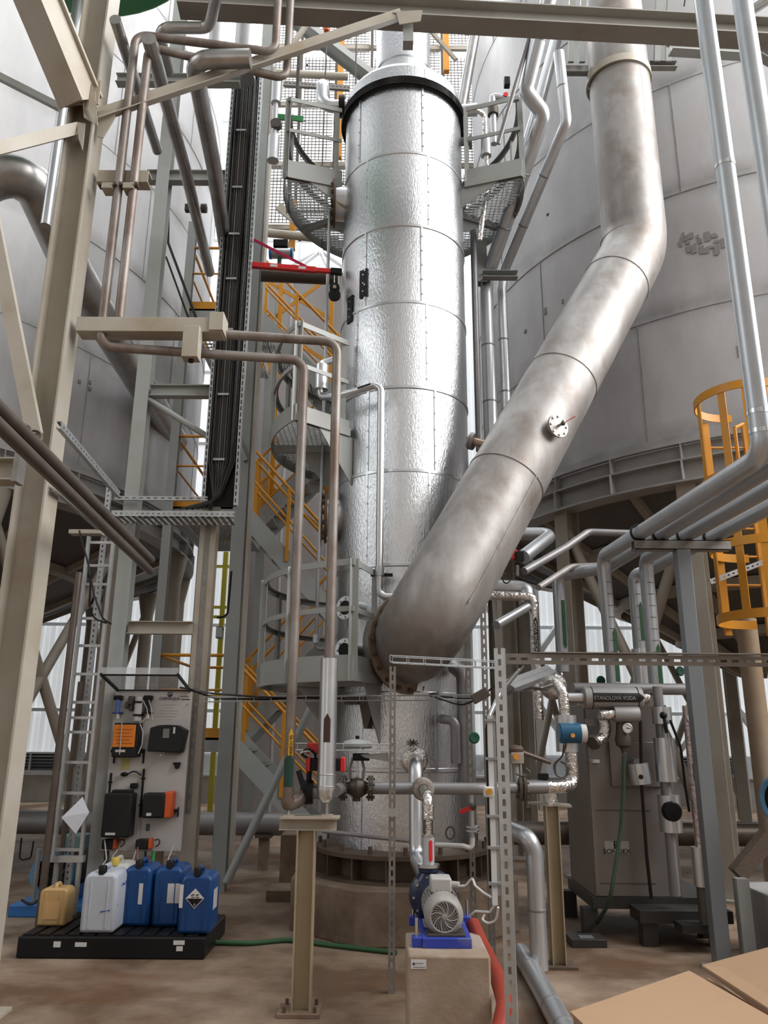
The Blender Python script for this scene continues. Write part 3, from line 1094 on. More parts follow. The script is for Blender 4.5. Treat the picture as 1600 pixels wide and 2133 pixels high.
# collar at the top, brackets that hang it from the beam
zc_ = P(1290, 120, DY - DR).z
MB().lathe((dX, DY, zc_), (0, 0, 1), [(DR, -0.05), (DR + 0.03, -0.05), (DR + 0.03, 0.05), (DR, 0.05)], 48).build('collar', M_STEEL, duct)
for s in (-1, 1):
    x0, x1 = dX + s * (DR + 0.01), dX + s * (DR + 0.34)
    z1 = P(1180 if s < 0 else 1370, 142, DY - 0.05).z
    MB().channel((x0, DY - 0.05, z1), (x1, DY - 0.05, z1), 0.09, 0.08, 0.008).build('bracket_arm', M_GALVD, duct)
    for q in (0.10, 0.24):
        MB().bar((dX + s * (DR + q), DY - 0.1, z1 + 0.04), (dX + s * (DR + q), DY - 0.35, z1 + 0.75), 0.05, 0.07, up=(1, 0, 0)).build('hanger', M_STEEL2, duct)

# ------------------------------------------------------------------ left steelwork
def vx(u, v, Y):
    return P(u, v, Y).x


def vbeam(name, label, u, v, Y, h, w, z0, z1, m, up=(0, 1, 0), cat='column', kind='H', group=None, tf=None, tw=None):
    x = vx(u, v, Y)
    mb = MB()
    mb.ibeam((x, Y, z0), (x, Y, z1), h, w, up=up, tf=tf, tw=tw)
    return mb.thing(name, label, cat, m, group, smooth=False)


LCY = 5.165
xl, xr = vx(98, 534, LCY - 0.105), vx(158, 534, LCY - 0.105)
LCX = (xl + xr) / 2
lcol = thing('steel_column', 'big cream painted H column at the far left, nearest to the camera', 'column', (LCX, LCY, 0))
MB().ibeam((LCX, LCY, 0.02), (LCX, LCY, 9.5), xr - xl, 0.21, up=(1, 0, 0), tf=0.014, tw=0.010).build('column_profile', M_STEEL, lcol, smooth=False)
MB().cbox((LCX, LCY, 0.01), 0.36, 0.36, 0.02).build('base_plate', M_STEEL, lcol, smooth=False)
# node plates at the brace joint
zn = zat(190, 240, LCY)
MB().box((LCX - 0.16, LCY - 0.14, zn - 0.02), (LCX + 0.14, LCY - 0.125, zn + 0.20)).build('gusset_plate', M_STEEL, lcol, smooth=False)
MB().plate([P(172, 205, 5.02), P(198, 190, 5.02), P(204, 262, 5.02), P(175, 245, 5.02)], 0.012).build('gusset_plate', M_STEEL, lcol, smooth=False)
MB().plate([P(205, 232, 5.1), P(238, 228, 5.1), P(240, 245, 5.1), P(215, 288, 5.1), P(203, 285, 5.1)], 0.012).build('gusset_plate', M_STEEL, lcol, smooth=False)
MB().plate([P(160, 255, 5.04), P(178, 258, 5.04), P(172, 312, 5.04), P(164, 290, 5.04)], 0.012).build('gusset_plate', M_STEEL, lcol, smooth=False)
MB().plate([P(190, 175, 5.0), P(200, 225, 5.0), P(196, 258, 5.0), P(180, 228, 5.0)], 0.02, (1, -0.3, 0)).build('gusset_plate', M_STEEL, lcol, smooth=False)

MB().ibeam(P(170, 215, 5.05), P(56, -60, 4.5), 0.26, 0.24, up=(0.5, 1, 0.2), tf=0.02, tw=0.18).thing('steel_brace', 'thick raking cream beam from the top left corner to the node of the big column', 'beam', M_STEEL, smooth=False)
MB().angle(P(200, 258, 5.13), P(842, 42, 5.62), 0.10, 0.105, 0.008, up=(0, -0.3, 1)).thing('steel_brace', 'long cream diagonal brace from the big left column up to the top beam', 'beam', M_STEEL, smooth=False)
MB().angle(P(170, 278, 5.08), P(-40, 332, 4.6), 0.085, 0.085, 0.008, up=(0, -0.3, 1)).thing('steel_brace', 'short cream diagonal brace leaving the frame at the left edge below the node', 'beam', M_STEEL, smooth=False)
MB().bar(P(125, 224, 5.6), P(-40, 140, 5.6), 0.05, 0.06).thing('steel_brace', 'thin bluish grey brace at the left edge above the node', 'beam', M_STEEL2, smooth=False)
MB().bar(P(72, 905, 4.98), P(-30, 380, 4.98), 0.10, 0.05, up=(0, 1, 0)).thing('steel_brace', 'flat cream brace leaning against the big left column in its lower half', 'beam', M_STEEL, smooth=False)
mb = MB().ibeam((LCX - 0.14, LCY - 0.02, zat(60, 985, LCY)), (LCX - 2.2, LCY - 0.02, zat(60, 985, LCY)), 0.16, 0.16)
mb.thing('steel_beam', 'cream horizontal beam leaving the big left column to the left at mid height', 'beam', M_STEEL, smooth=False)

# top beam across the picture
_z = P(1000, 56, 5.7).z
tbA, tbB = PZ(372, 22, _z), PZ(1640, 90, _z)
tb = thing('roof_beam', 'long cream H beam crossing the whole top edge of the picture', 'beam', (tbA + tbB) / 2)
d_ = (tbB - tbA).normalized()
MB().ibeam(tbA + Vector((0, 0, 0.1)), tbB + d_ * 0.8 + Vector((0, 0, 0.1)), 0.20, 0.19).build('beam_profile', mat('grey_olive_beam_paint', (0.41, 0.40, 0.365), 0.45, col2=(0.35, 0.335, 0.30), scale=2.5, amt=0.5, dirt=(0.25, 0.2, 0.15), dscale=2, damt=0.5), tb, smooth=False)
q = P(850, 62, 5.6)
MB().box((q.x - 0.045, q.y - 0.05, P(850, 95, 5.6).z), (q.x + 0.045, q.y + 0.05, tbA.z)).build('hanger_stub', M_STEEL2, tb, smooth=False)
MB().plate([P(825, 25, 5.5), P(880, 22, 5.5), P(876, 45, 5.5), P(832, 52, 5.5)], 0.012).build('gusset_plate', M_STEEL, tb, smooth=False)
q = P(1425, 12, 5.8)
MB().bar(q, q + Vector((0.03, 0, 0.14)), 0.012, 0.012).build('bolt', M_BLK, tb, smooth=False)
MB().ibeam(P(1395, 98, 6.9), P(1660, 115, 7.1), 0.14, 0.12).thing('steel_beam', 'shorter grey beam just under the right end of the top beam', 'beam', M_STEEL2, smooth=False)
MB().ibeam(P(1560, 95, 6.4), P(1700, 180, 6.4), 0.10, 0.10).thing('steel_brace', 'grey brace running off the top right corner below the beam', 'beam', M_STEEL2, smooth=False)
pipe('overhead_pipe', 'grey pipe stub crossing the very top right corner', [P(1553, 28, 6.2), P(1660, -40, 5.9)], 0.055, M_PIPE)

# green round plate at the very top left
gp = P(190, 6, 6.4)
MB().lathe((gp.x + 0.0, 5.35, zat(215, 34, 6.75)), (0, 0, 1), [(0.0005, 0), (1.4, 0), (1.43, 0.02), (1.43, 0.2), (0.0005, 0.2)], 48).thing('round_plate', 'dark green rim of a round plate at the top left corner behind the column', 'plate', M_GRN2)

# second, third column and the brownish panel column
x2 = vx(324, 567, 7.6)
MB().ibeam((x2, 7.6, 0.0), (x2, 7.6, 11.0), 0.15, 0.14, up=(0, 1, 0), tf=0.010, tw=0.008).thing('steel_column', 'slim grey green column behind the brown twin pipes, left edge of the dosing panel', 'column', M_STEEL2, smooth=False)
x3 = vx(512, 880, 9.1)
MB().ibeam((x3, 9.1, 0.0), (x3, 9.1, 11.5), 0.15, 0.15, up=(0, 1, 0), tf=0.010, tw=0.008).thing('steel_column', 'slim grey column directly right of the black cable tray', 'column', M_STEEL2, smooth=False)
xp = vx(437, 1100, 7.72)
pc = thing('panel_column', 'brown stained column with a slotted strip right of the dosing panel', 'column', (xp, 7.72, 0))
zpt = zat(430, 1010, 7.72)
MB().ibeam((xp, 7.72, 0.02), (xp, 7.72, zpt), 0.14, 0.16, up=(0, 1, 0), tf=0.010, tw=0.008).build('column_profile', M_STEEL, pc, smooth=False)
perforated('slotted_strip', pc, M_GALVD, (xp, 7.72 - 0.075, 0.9), (xp, 7.72 - 0.075, zpt - 0.05), 0.05, 0.03, (0, -1, 0), pitch=0.11, slot=0.05)
MB().cbox((xp, 7.72, 0.01), 0.25, 0.25, 0.02).build('base_plate', M_STEEL, pc, smooth=False)

# cross beams between the columns
yb = LCY
b2a, b2b = P(166, 684, yb), P(466, 688, yb)
b2b.z = b2a.z
cb = thing('cantilever_beam', 'pale box beam sticking out of the big left column, carrying the two brown pipes', 'beam', b2a)
MB().bar(b2a, b2b, 0.14, 0.115).build('box_beam', M_STEEL, cb, bev=0.004)
MB().box((b2b.x - 0.09, yb - 0.085, b2b.z - 0.05), (b2b.x + 0.012, yb + 0.085, b2b.z + 0.095)).build('end_plate', M_STEEL, cb, bev=0.003)
q = P(400, 737, 5.08)
MB().box((q.x - 0.06, 5.02, q.z - 0.05), (q.x + 0.055, 5.12, b2a.z - 0.05)).build('pipe_saddle', M_STEEL, cb, bev=0.003)
MB().cyl((q.x, 5.07, q.z - 0.07), (q.x, 5.07, q.z - 0.05), 0.02, 8).build('bolt', M_BLK, cb)
b1a, b1b = P(203, 366, yb), P(308, 372, yb)
b1b.z = b1a.z
pb = thing('pipe_bracket', 'rusty cream bracket beam with two clamps around the brown pipes, near the big left column', 'bracket', b1a)
MB().channel(b1a, b1b, 0.105, 0.10, 0.009, side=-1).build('channel', M_STEEL, pb, smooth=False)
for u in (228, 272):
    q = P(u, 396, yb - 0.02)
    MB().cbox((q.x, yb - 0.03, q.z), 0.085, 0.10, 0.05).build('clamp', M_STEEL, pb, bev=0.003)
    for s in (-1, 1):
        MB().cyl((q.x + s * 0.06, yb - 0.09, q.z + 0.01), (q.x + s * 0.06, yb - 0.03, q.z + 0.01), 0.014, 8).build('bolt', M_RUST, pb)
zz1 = zat(390, 370, 7.6)
MB().ibeam((vx(308, 370, 7.6), 7.6, zz1), (vx(478, 372, 7.6), 7.6, zz1), 0.14, 0.10).thing('steel_beam', 'grey cross beam left of the cable tray, near its upper part', 'beam', M_STEEL2, smooth=False)
zz1 = zat(380, 816, 7.6)
MB().ibeam((x2 + 0.07, 7.6, zz1), (vx(447, 816, 7.6), 7.6, zz1), 0.125, 0.10).thing('steel_beam', 'grey cross beam between slim column and cable tray, half way down', 'beam', M_STEEL2, smooth=False)
MB().cyl((x2 + 0.06, 7.6, zat(325, 833, 7.6)), P(440, 914, 7.6), 0.032, 12).thing('steel_brace', 'thin grey tube brace below the half way cross beam', 'beam', M_STEEL2)
zz1 = zat(340, 1308, 7.6)
MB().ibeam((x2 + 0.07, 7.6, zz1), (xp - 0.07, 7.6, zz1), 0.12, 0.10).thing('steel_beam', 'dirty cross beam above the plastic canopy of the dosing panel', 'beam', M_STEEL, smooth=False)
zz1 = zat(390, 168, 7.0)
MB().ibeam((vx(244, 165, 7.0), 7.0, zz1), (vx(500, 175, 7.0), 7.0, zz1), 0.11, 0.10).thing('steel_beam', 'grey cross beam high up behind the long diagonal brace', 'beam', M_STEEL2, smooth=False)
zz1 = zat(455, 1318, 8.5)
mb = MB()
for s_ in ((-0.05, -0.044), (0.044, 0.05)):
    mb.box((vx(452, 1312, 8.5), 8.5 + s_[0], zz1 - 0.06), (x3, 8.5 + s_[1], zz1 + 0.06))
for s_ in ((-0.06, -0.054), (0.054, 0.06)):
    mb.box((vx(452, 1312, 8.5), 8.45, zz1 + s_[0]), (x3, 8.55, zz1 + s_[1]))
mb.thing('steel_tube', 'open ended square steel tube right of the panel column', 'beam', M_STEEL2, smooth=False)
# thin braces beside the column right of the tray
MB().bar(P(490, 905, 9.0), P(512, 960, 9.0), 0.05, 0.05).thing('steel_brace', 'short grey brace stub at the foot of the black cable tray', 'beam', M_STEEL2, smooth=False)

# ------------------------------------------------------------------ the two brown pipes
PY = LCY - 0.03
rp_ = 0.034
xa, xb = vx(236, 480, PY), vx(268, 480, PY)
za, zb_ = zat(590, 740, 5.25), zat(690, 712, 5.33)
ta, tb_ = zat(283, 72, PY), zat(318, 98, PY)
pa = [P(580, -40, 5.3), P(575, 80, 5.3), Vector((xa, PY, ta)), Vector((xa, PY, za))]
pa[0].x = pa[1].x
pa[1].z = ta
Yd = 5.33
xda, xdb = vx(606, 1500, Yd), vx(688, 1300, Yd)
q1 = Vector((xda, Yd, za))
pipe('steel_pipe', 'brown bare steel pipe, left of the twin pair, down to the dark green band', [pa[0], pa[1], pa[2], Vector((xa, PY, za)), q1, Vector((xda, Yd, zat(603, 1668, Yd)))], rp_, M_RUSTP, bend=0.10, seg=8, group='twin brown pipes')
pbp = [P(606, -30, 5.45), P(600, 108, 5.45), Vector((xb, PY, tb_)), Vector((xb, PY, zb_)), Vector((xdb, Yd, zb_)), Vector((xdb, Yd, zat(684, 1400, Yd)))]
pbp[0].x = pbp[1].x
pbp[1].z = tb_
pipe('steel_pipe', 'brown bare steel pipe, right of the twin pair, entering the silver jacketed riser', pbp, rp_, M_RUSTP, bend=0.10, seg=8, group='twin brown pipes')

# ------------------------------------------------------------------ black cable tray
CY = 7.45
cx = vx(486, 600, CY)
cz1, cz0 = zat(505, 150, CY), zat(455, 1062, CY)
tray = thing('cable_tray', 'vertical cable tray packed with glossy black cables left of the tower', 'cable tray', (cx, CY, cz0))
hw = 0.16
for s in (-1, 1):
    perforated('side_rail', tray, M_GALV, (cx + s * hw, CY, cz0 + 0.05), (cx + s * hw, CY, cz1), 0.035, 0.06, (0, -1, 0), pitch=0.07, slot=0.045, sw=0.012)
MB().box((cx - hw, CY + 0.06, cz0 + 0.05), (cx + hw, CY + 0.065, cz1)).build('back_sheet', M_BLK, tray, smooth=False)
for k in range(17):
    x = cx - 0.125 + k * 0.0155
    j = 0.012 * math.sin(k * 2.1)
    r = 0.0085 + 0.004 * ((k * 7) % 3) / 2
    pts = [Vector((x, CY - 0.01 + j, cz1 - 0.02)), Vector((x + 0.006 * math.sin(k), CY - 0.012 + j, (cz0 + cz1) / 2)), Vector((x, CY + j, cz0 + 0.5)), Vector((x - 0.012 * (k - 6), CY - 0.02 + j, cz0 + 0.10)), Vector((cx - 0.06 - 0.02 * k, CY - 0.03 + j, cz0 - 0.0))]
    MB().tube(pts, r, 7, 0.12).build('cable', mat('grey_cable', (0.20, 0.185, 0.165), 0.3) if k in (4, 6, 7, 9) else M_BLKR, tray)
for v in (277, 395, 492, 585, 690, 825, 960):
    z = zat(486, v, CY)
    MB().cbox((cx - 0.02, CY - 0.045, z), 0.11, 0.012, 0.022).build('cable_clip', M_GALV, tray, smooth=False)
z_ = cz0
htray = thing('cable_tray', 'horizontal perforated tray at the foot of the black cables', 'cable tray', P(350, 1075, CY))
for dy in (0, 0.30):
    p0, p1 = P(232, 1070, CY - 0.16 + dy), P(488, 1074, CY - 0.16 + dy)
    p0.z = p1.z = zat(350, 1070, CY - 0.16)
    perforated('side_rail', htray, M_GALV, p0, p1, 0.06, 0.02, (0, -1, 0), pitch=0.05, slot=0.018, sw=0.012)
x0_, x1_ = P(232, 1070, CY).x, P(488, 1070, CY).x
zt_ = zat(350, 1070, CY - 0.16) - 0.03
n_ = 20
for k in range(n_):
    xx = x0_ + (x1_ - x0_) * (k + 0.5) / n_
    MB().box((xx - 0.018, CY - 0.16, zt_), (xx + 0.018, CY + 0.14, zt_ + 0.004)).build('tray_rung', M_GALVD, htray, smooth=False)
p0, p1 = P(238, 1037, CY), P(432, 1042, CY)
p1.z = p0.z
perforated('strut_rail', None, M_GALV, p0, p1, 0.041, 0.03, (0, -1, 0), pitch=0.07, slot=0.035, sw=0.012, thingargs=('slotted galvanised rail just above the horizontal tray', 'rail'))

# ------------------------------------------------------------------ silver pipes running away high up on the left
pipe('overhead_pipe', 'dull silver pipe running away under the top left beam, leftmost of the set', [PZ(240, 40, 7.0), PZ(328, 315, 7.0)], 0.046, M_SILV, group='overhead pipes at the top left')
pipe('overhead_pipe', 'dull silver pipe running away behind the twin brown pipes to the cross beam', [PZ(310, 80, 6.9), PZ(384, 345, 6.9), PZ(437, 568, 6.9)], 0.058, M_SILV, group='overhead pipes at the top left')
pipe('overhead_pipe', 'thick silver pipe with an elbow behind the long diagonal brace', [PZ(522, 122, 6.9), PZ(402, 125, 6.9), PZ(446, 350, 6.9), PZ(470, 520, 6.9)], 0.075, M_SILV, bend=0.15, group='overhead pipes at the top left')
pipe('overhead_pipe', 'thin silver pipe with an elbow at the top left behind the twin pipes', [PZ(462, -60, 7.6), PZ(436, 58, 7.6), PZ(330, 58, 7.6), PZ(352, 150, 7.6)], 0.05, M_SILV, bend=0.12, group='overhead pipes at the top left')
xs = vx(515, 60, 7.0)
sv = thing('silver_vessel', 'silver vertical vessel end with dark rim at the top of the cable tray', 'vessel', (xs, 7.0, zat(520, 175, 7.0)))
zz0 = zat(522, 165, 7.0)
MB().lathe((xs, 7.0, 0), (0, 0, 1), [(0.001, zz0), (0.12, zz0), (0.125, zz0 + 0.03), (0.125, 9.6)], 32).build('shell', M_ALU2, sv)
MB().lathe((xs, 7.0, zz0 + 0.06), (0, 0, 1), [(0.125, 0), (0.14, 0), (0.14, 0.03), (0.125, 0.03)], 32).build('rim', M_BLK, sv)
MB().cyl((vx(455, 60, 7.4), 7.4, zat(455, 112, 7.4)), (vx(455, 60, 7.4), 7.4, 9.8), 0.10, 24).thing('silver_duct', 'vertical silver duct at the top left of the cable tray', 'duct', M_ALU2)
# large silver elbow at the left edge, going down behind the column into the tank
_h = hit_tank(345, 885, TLc, TLr)
_h2 = _h + (_h - P(150, 560, 7.4)).normalized() * 0.7
pipe('bent_pipe', 'large silver pipe bending over at the left edge and passing behind the big column', [P(-120, 520, 6.3), P(-40, 372, 6.3), P(62, 362, 6.4), P(150, 560, 7.4), _h2], 0.20, M_SILV, bend=0.45, n=28, seg=10)
pipe('steel_pipe', 'bluish grey vertical pipe glimpsed left of the big column', [(vx(112, 350, 6.2), 6.2, zat(112, 470, 6.2)), (vx(112, 350, 6.2), 6.2, 9.4)], 0.045, M_PIPE)
# thin sloping black conduits between column and tray
pipe('conduit', 'pair of thin black conduits sloping down to the cantilever beam, upper one', [P(352, 300, 8.2), P(350, 505, 8.2), P(412, 672, 8.2)], 0.016, M_BLK, bend=0.1, n=8, group='black conduits')
pipe('conduit', 'thin black conduit sloping down to the cantilever beam, lower one of the pair', [P(346, 535, 8.25), P(396, 672, 8.25)], 0.012, M_BLK, n=8, group='black conduits')
# small valve with box on a thin pipe
vv = thing('valve', 'small dark valve between the overhead pipes left of the cable tray', 'valve', P(405, 436, 8.0))
MB().cbox(P(392, 434, 8.0), 0.07, 0.06, 0.09).build('box', M_CAST, vv, bev=0.004)
MB().cyl(P(398, 436, 8.0), P(425, 434, 8.0), 0.015, 8).build('stem', M_CAST, vv)
MB().lathe(P(425, 434, 8.0), (1, 0, 0), [(0.02, -0.03), (0.055, -0.03), (0.055, 0.03), (0.02, 0.03)], 16).build('body', M_CAST, vv)

# ------------------------------------------------------------------ pipes and trays at the left edge
zq = 2.95
pipe('steel_pipe', 'upper of two dark pipes running in from the left edge to the tank column', [PZ(-40, 812, 3.05), PZ(315, 1166, 3.05)], 0.035, M_DARKP, group='dark twin pipes at the left edge')
pipe('steel_pipe', 'lower of two dark pipes running in from the left edge', [PZ(-40, 850, 2.97), PZ(313, 1190, 2.97)], 0.035, M_DARKP, group='dark twin pipes at the left edge')
cl = thing('pipe_clamp', 'dark bracket with bolts clamping the two dark pipes at the left edge', 'clamp', P(48, 950, 4.5))
MB().box(tuple(P(34, 1002, 4.62)), tuple(P(52, 905, 4.72))).build('bracket_bar', M_GALVD, cl, smooth=False)
for (u, v) in ((72, 910), (66, 942), (50, 898)):
    q = P(u, v, 4.42)
    MB().lathe(q, (-0.3, 0.8, 0), [(0.038, -0.015), (0.046, -0.015), (0.046, 0.015), (0.038, 0.015)], 16).build('clamp_ring', M_GALVD, cl)
for k, ((u0, v0), (u1, v1), lb) in enumerate((((128, 885), (250, 1030), 'slotted rail of the sloping cable run behind the big left column'), ((118, 1015), (210, 1098), 'slotted rail below the dark twin pipes at the left'))):
    perforated('strut_rail', None, M_GALV, PZ(u0, v0, 3.45 - 0.25 * k), PZ(u1, v1, 3.45 - 0.25 * k), 0.05, 0.03, (0.6, -0.3, 0), pitch=0.06, slot=0.022, sw=0.012, thingargs=(lb, 'rail'))
x_ = vx(222, 1060, 7.36)
perforated('strut_post', None, M_GALV, (x_, 7.36, 0.0), (x_, 7.36, zat(224, 1010, 7.36)), 0.05, 0.03, (0, -1, 0), pitch=0.05, slot=0.02, thingargs=('short slotted post beside the horizontal tray', 'post'))
MB().box((vx(150, 1108, 7.3), 7.22, zat(180, 1115, 7.3)), (x_ + 0.02, 7.33, zat(180, 1107, 7.3))).thing('bracket_arm', 'pale short arm on the slotted post at the left', 'bracket', M_STEEL, smooth=False)

# vertical cable ladder left of the dosing panel
LY = 7.15
ld = thing('cable_ladder', 'galvanised cable ladder standing left of the dosing panel', 'ladder', (vx(140, 1780, LY), LY, zat(140, 1780, LY)))
lx0, lx1 = vx(143, 1500, LY), vx(198, 1500, LY)
z0_, z1_ = zat(140, 1782, LY), zat(190, 1118, LY)
for x in (lx0, lx1):
    MB().box((x - 0.013, LY - 0.02, z0_), (x + 0.013, LY + 0.02, z1_)).build('side_rail', M_GALV, ld, smooth=False)
for v in (1130, 1178, 1217, 1288, 1345, 1404, 1463, 1495, 1525, 1588, 1652, 1770):
    z = zat(170, v, LY)
    MB().box((lx0, LY - 0.01, z - 0.012), (lx1, LY + 0.01, z + 0.012)).build('rung', M_GALV, ld, smooth=False)
MB().box((lx0 - 0.03, LY - 0.03, z0_ - 0.05), (lx1 + 0.03, LY + 0.03, z0_)).build('foot_frame', M_GALV, ld, smooth=False)
for s in (0.02, 0.21):
    MB().box((lx0 + s, LY - 0.02, 0.0), (lx0 + s + 0.03, LY + 0.02, z0_)).build('foot_leg', M_GALV, ld, smooth=False)
for k, (u, v0, v1, lb) in enumerate(((118, 1192, 1735, 'dark glossy riser pipe at the left, nearest the big column'), (150, 1420, 1770, 'dark thin riser pipe running down through the cable ladder'))):
    Y = 7.0 + 0.3 * k
    x = vx(u if k == 0 else 148, 1600, Y)
    pipe('riser_pipe', lb, [(x, Y, 0.0), (x, Y, zat(u, v0, Y))], 0.03 - 0.008 * k, M_DARKP, group='dark risers')
sheet = MB()
c_ = [P(128, 1703, 6.95), P(158, 1737, 6.95), P(186, 1692, 6.95), P(172, 1660, 6.98)]
sheet.plate(c_, 0.002)
pap = sheet.thing('paper_sheet', 'white printed paper sheet hanging askew on the cable ladder', 'paper', mat('white_paper', (0.72, 0.75, 0.82), 0.7), smooth=False)
M_INK = mat('faded_ink', (0.25, 0.26, 0.30), 0.7)
for k in range(6):
    t0 = 0.22 + 0.1 * k
    a_, b_ = c_[0].lerp(c_[3], t0), c_[1].lerp(c_[2], t0)
    l0, l1 = a_.lerp(b_, 0.15), a_.lerp(b_, 0.85 if k % 3 else 0.6)
    MB().bar(l0 + Vector((0, -0.002, 0)), l1 + Vector((0, -0.002, 0)), 0.002, 0.004, up=(0, 0, 1)).build('print_line', M_INK, pap, smooth=False)
# cables hanging in loops
for k, (lb, pts) in enumerate((('black cable drooping along the upper cable ladder', [(165, 1105), (185, 1180), (196, 1240), (214, 1290), (232, 1300)]),
                               ('thin black cable looping beside the upper cable ladder', [(190, 1195), (186, 1260), (196, 1290), (222, 1298)]),
                               ('black cable sagging across from the panel to the lower platform', [(395, 1437), (450, 1455), (560, 1457), (700, 1450)]),
                               ('second black cable sagging between panel and lower platform', [(375, 1432), (440, 1444), (540, 1452), (720, 1455)]))):
    Y0 = 7.0 if k < 2 else 7.3
    MB().tube([P(u, v, Y0 - 0.15 * i * (k > 1)) for i, (u, v) in enumerate(pts)], 0.009, 7, 0.15).thing('cable', lb, 'cable', M_BLKR)

# ------------------------------------------------------------------ dosing panel
PYN = 7.5
px0, px1 = vx(225, 1600, PYN), vx(389, 1600, PYN)
pz0, pz1 = zat(300, 1773, PYN), zat(320, 1438, PYN)
dp = thing('dosing_panel', 'white upright dosing board with pumps, filters and a display between two columns', 'panel', ((px0 + px1) / 2, PYN, pz0))
M_BOARD = mat('white_board', (0.70, 0.68, 0.67), 0.35, col2=(0.62, 0.59, 0.57), scale=2.5, amt=0.2)
M_DKG = mat('anthracite_housing', (0.018, 0.018, 0.019), 0.5, spec=0.3)
M_ORG = mat('orange_cover', (0.90, 0.26, 0.02), 0.45)
M_ORR = mat('orange_red_cover', (0.80, 0.13, 0.03), 0.45)
M_BLUF = mat('blue_filter_bowl', (0.14, 0.22, 0.55), 0.2, alpha=0.85)
M_STK = mat('white_sticker', (0.75, 0.74, 0.72), 0.5)
M_NAVY = mat('navy_print', (0.03, 0.04, 0.10), 0.5)
MB().box((px0, PYN, pz0), (px1, PYN + 0.02, pz1)).build('board', M_BOARD, dp, bev=0.003)


def dv(u0, v0, u1, v1, d, name, m, parent=dp, bev=0.008, off=0.0):
    a, b = P(u0, (v0 + v1) / 2, PYN), P(u1, (v0 + v1) / 2, PYN)
    z1, z0 = zat((u0 + u1) / 2, v0, PYN), zat((u0 + u1) / 2, v1, PYN)
    return MB().box((a.x, PYN - off - d, z0), (b.x, PYN - off, z1)).build(name, m, parent, bev=bev)


def dvcyl(u, v0, v1, r, name, m, parent=dp, off=0.05):
    x = vx(u, (v0 + v1) / 2, PYN)
    return MB().cyl((x, PYN - off, zat(u, v1, PYN)), (x, PYN - off, zat(u, v0, PYN)), r, 16).build(name, m, parent)


# filters and air parts of the top row
for (u, dk, mm) in ((249, 1, M_BLUF), (311, 0, M_DKG)):
    f = dvcyl(u, 1458, 1486, 0.024, 'filter_bowl', mm)
    dv(u - 8, 1449, u + 9, 1459, 0.07, 'filter_head', M_BLK, f)
    dv(u - 10, 1483, u + 8, 1487, 0.07, 'filter_ring', mat('blue_ring', (0.03, 0.06, 0.25), 0.4) if dk else M_BLK, f, bev=0.003)
    dvcyl(u, 1487, 1497, 0.016, 'filter_foot', M_STK, f)
cyl_ = dvcyl(291.5, 1452, 1502, 0.036, 'white_cartridge', M_WHT)
for v in (1463, 1490):
    dv(283, v - 2, 300, v + 2, 0.09, 'cartridge_band', M_BLK, cyl_, bev=0.002)
rg = dv(270, 1450, 282, 1468, 0.05, 'regulator', M_CAST)
dv(263, 1462, 271, 1476, 0.04, 'regulator_arm', M_CAST, rg)
dv(271, 1470, 280, 1481, 0.04, 'regulator_arm', M_CAST, rg)
# orange fronted dosing pump
op = dv(244, 1506, 296, 1577, 0.13, 'dosing_pump', M_DKG, bev=0.012)
dv(246, 1510, 291, 1556, 0.012, 'orange_cover', M_ORG, op, bev=0.004, off=0.13)
dv(250, 1561, 270, 1566, 0.004, 'sticker', M_STK, op, bev=0, off=0.13)
for k in range(5):
    dv(252, 1519 + 7 * k, 286 - 5 * (k % 2), 1520.4 + 7 * k, 0.003, 'print_line', mat('brown_print', (0.5, 0.13, 0.02), 0.6), op, bev=0, off=0.142)
for u in (238, 299):
    v_ = dv(u - 4, 1560, u + 4, 1568, 0.05, 'dosing_valve', M_BLK)
    dv(u - 1, 1568, u + 2, 1590, 0.02, 'valve_stem', M_BLK, v_, bev=0.003)
# display unit, curved top
a_, b_ = P(316, 1540, PYN), P(393, 1540, PYN)
zt, zm, zb2 = zat(354, 1510, PYN), zat(320, 1516, PYN), zat(354, 1565, PYN)
prof = [(a_.x, zb2), (b_.x - 0.03, zb2 - 0.01), (b_.x, zm - 0.02), (b_.x * 0.75 + a_.x * 0.25, zt - 0.004), ((a_.x + b_.x) / 2, zt), (a_.x * 0.75 + b_.x * 0.25, zt - 0.004), (a_.x + 0.01, zm)]
dis = MB().plate([(x, PYN - 0.06, z) for x, z in prof], 0.12, (0, 1, 0)).build('display_unit', M_DKG, dp, bev=0.01)
dv(347, 1518, 360, 1537, 0.004, 'screen', mat('grey_lcd', (0.20, 0.22, 0.20), 0.3), dis, bev=0, off=0.12)
dv(368, 1515, 372, 1528, 0.004, 'sticker', M_STK, dis, bev=0, off=0.12)
for k in range(7):
    dvcyl(348 + 5.2 * k, 1565, 1572, 0.008, 'cable_gland', M_GALVD, dis)
dv(252, 1576, 271, 1603, 0.003, 'yellow_tag', mat('faded_yellow_tag', (0.62, 0.55, 0.22), 0.6), bev=0)
MB().sphere(P(259, 1613, PYN - 0.03), 0.035, 14, 8, 0.55).build('oval_float', M_BLK, dp)
MB().tube([P(266, 1612, PYN - 0.03), P(280, 1605, PYN - 0.03), P(294, 1615, PYN - 0.02)], 0.006, 7, 0.05).build('float_lead', M_BLK, dp)
for (u0, v0, u1, v1) in ((234, 1610, 226, 1705), (302, 1601, 292, 1702)):
    xx = vx(u0, v0, PYN)
    rod = MB().cyl((xx, PYN - 0.03, zat(u1, v1, PYN)), (xx, PYN - 0.03, zat(u0, v0, PYN)), 0.011, 10).build('suction_lance', M_BLK, dp)
    for q in (0.2, 0.75):
        z = zat(u0, v0 + (v1 - v0) * q, PYN)
        MB().cyl((xx, PYN - 0.03, z - 0.008), (xx, PYN - 0.03, z + 0.008), 0.02, 10).build('collar', M_BLK, rod)
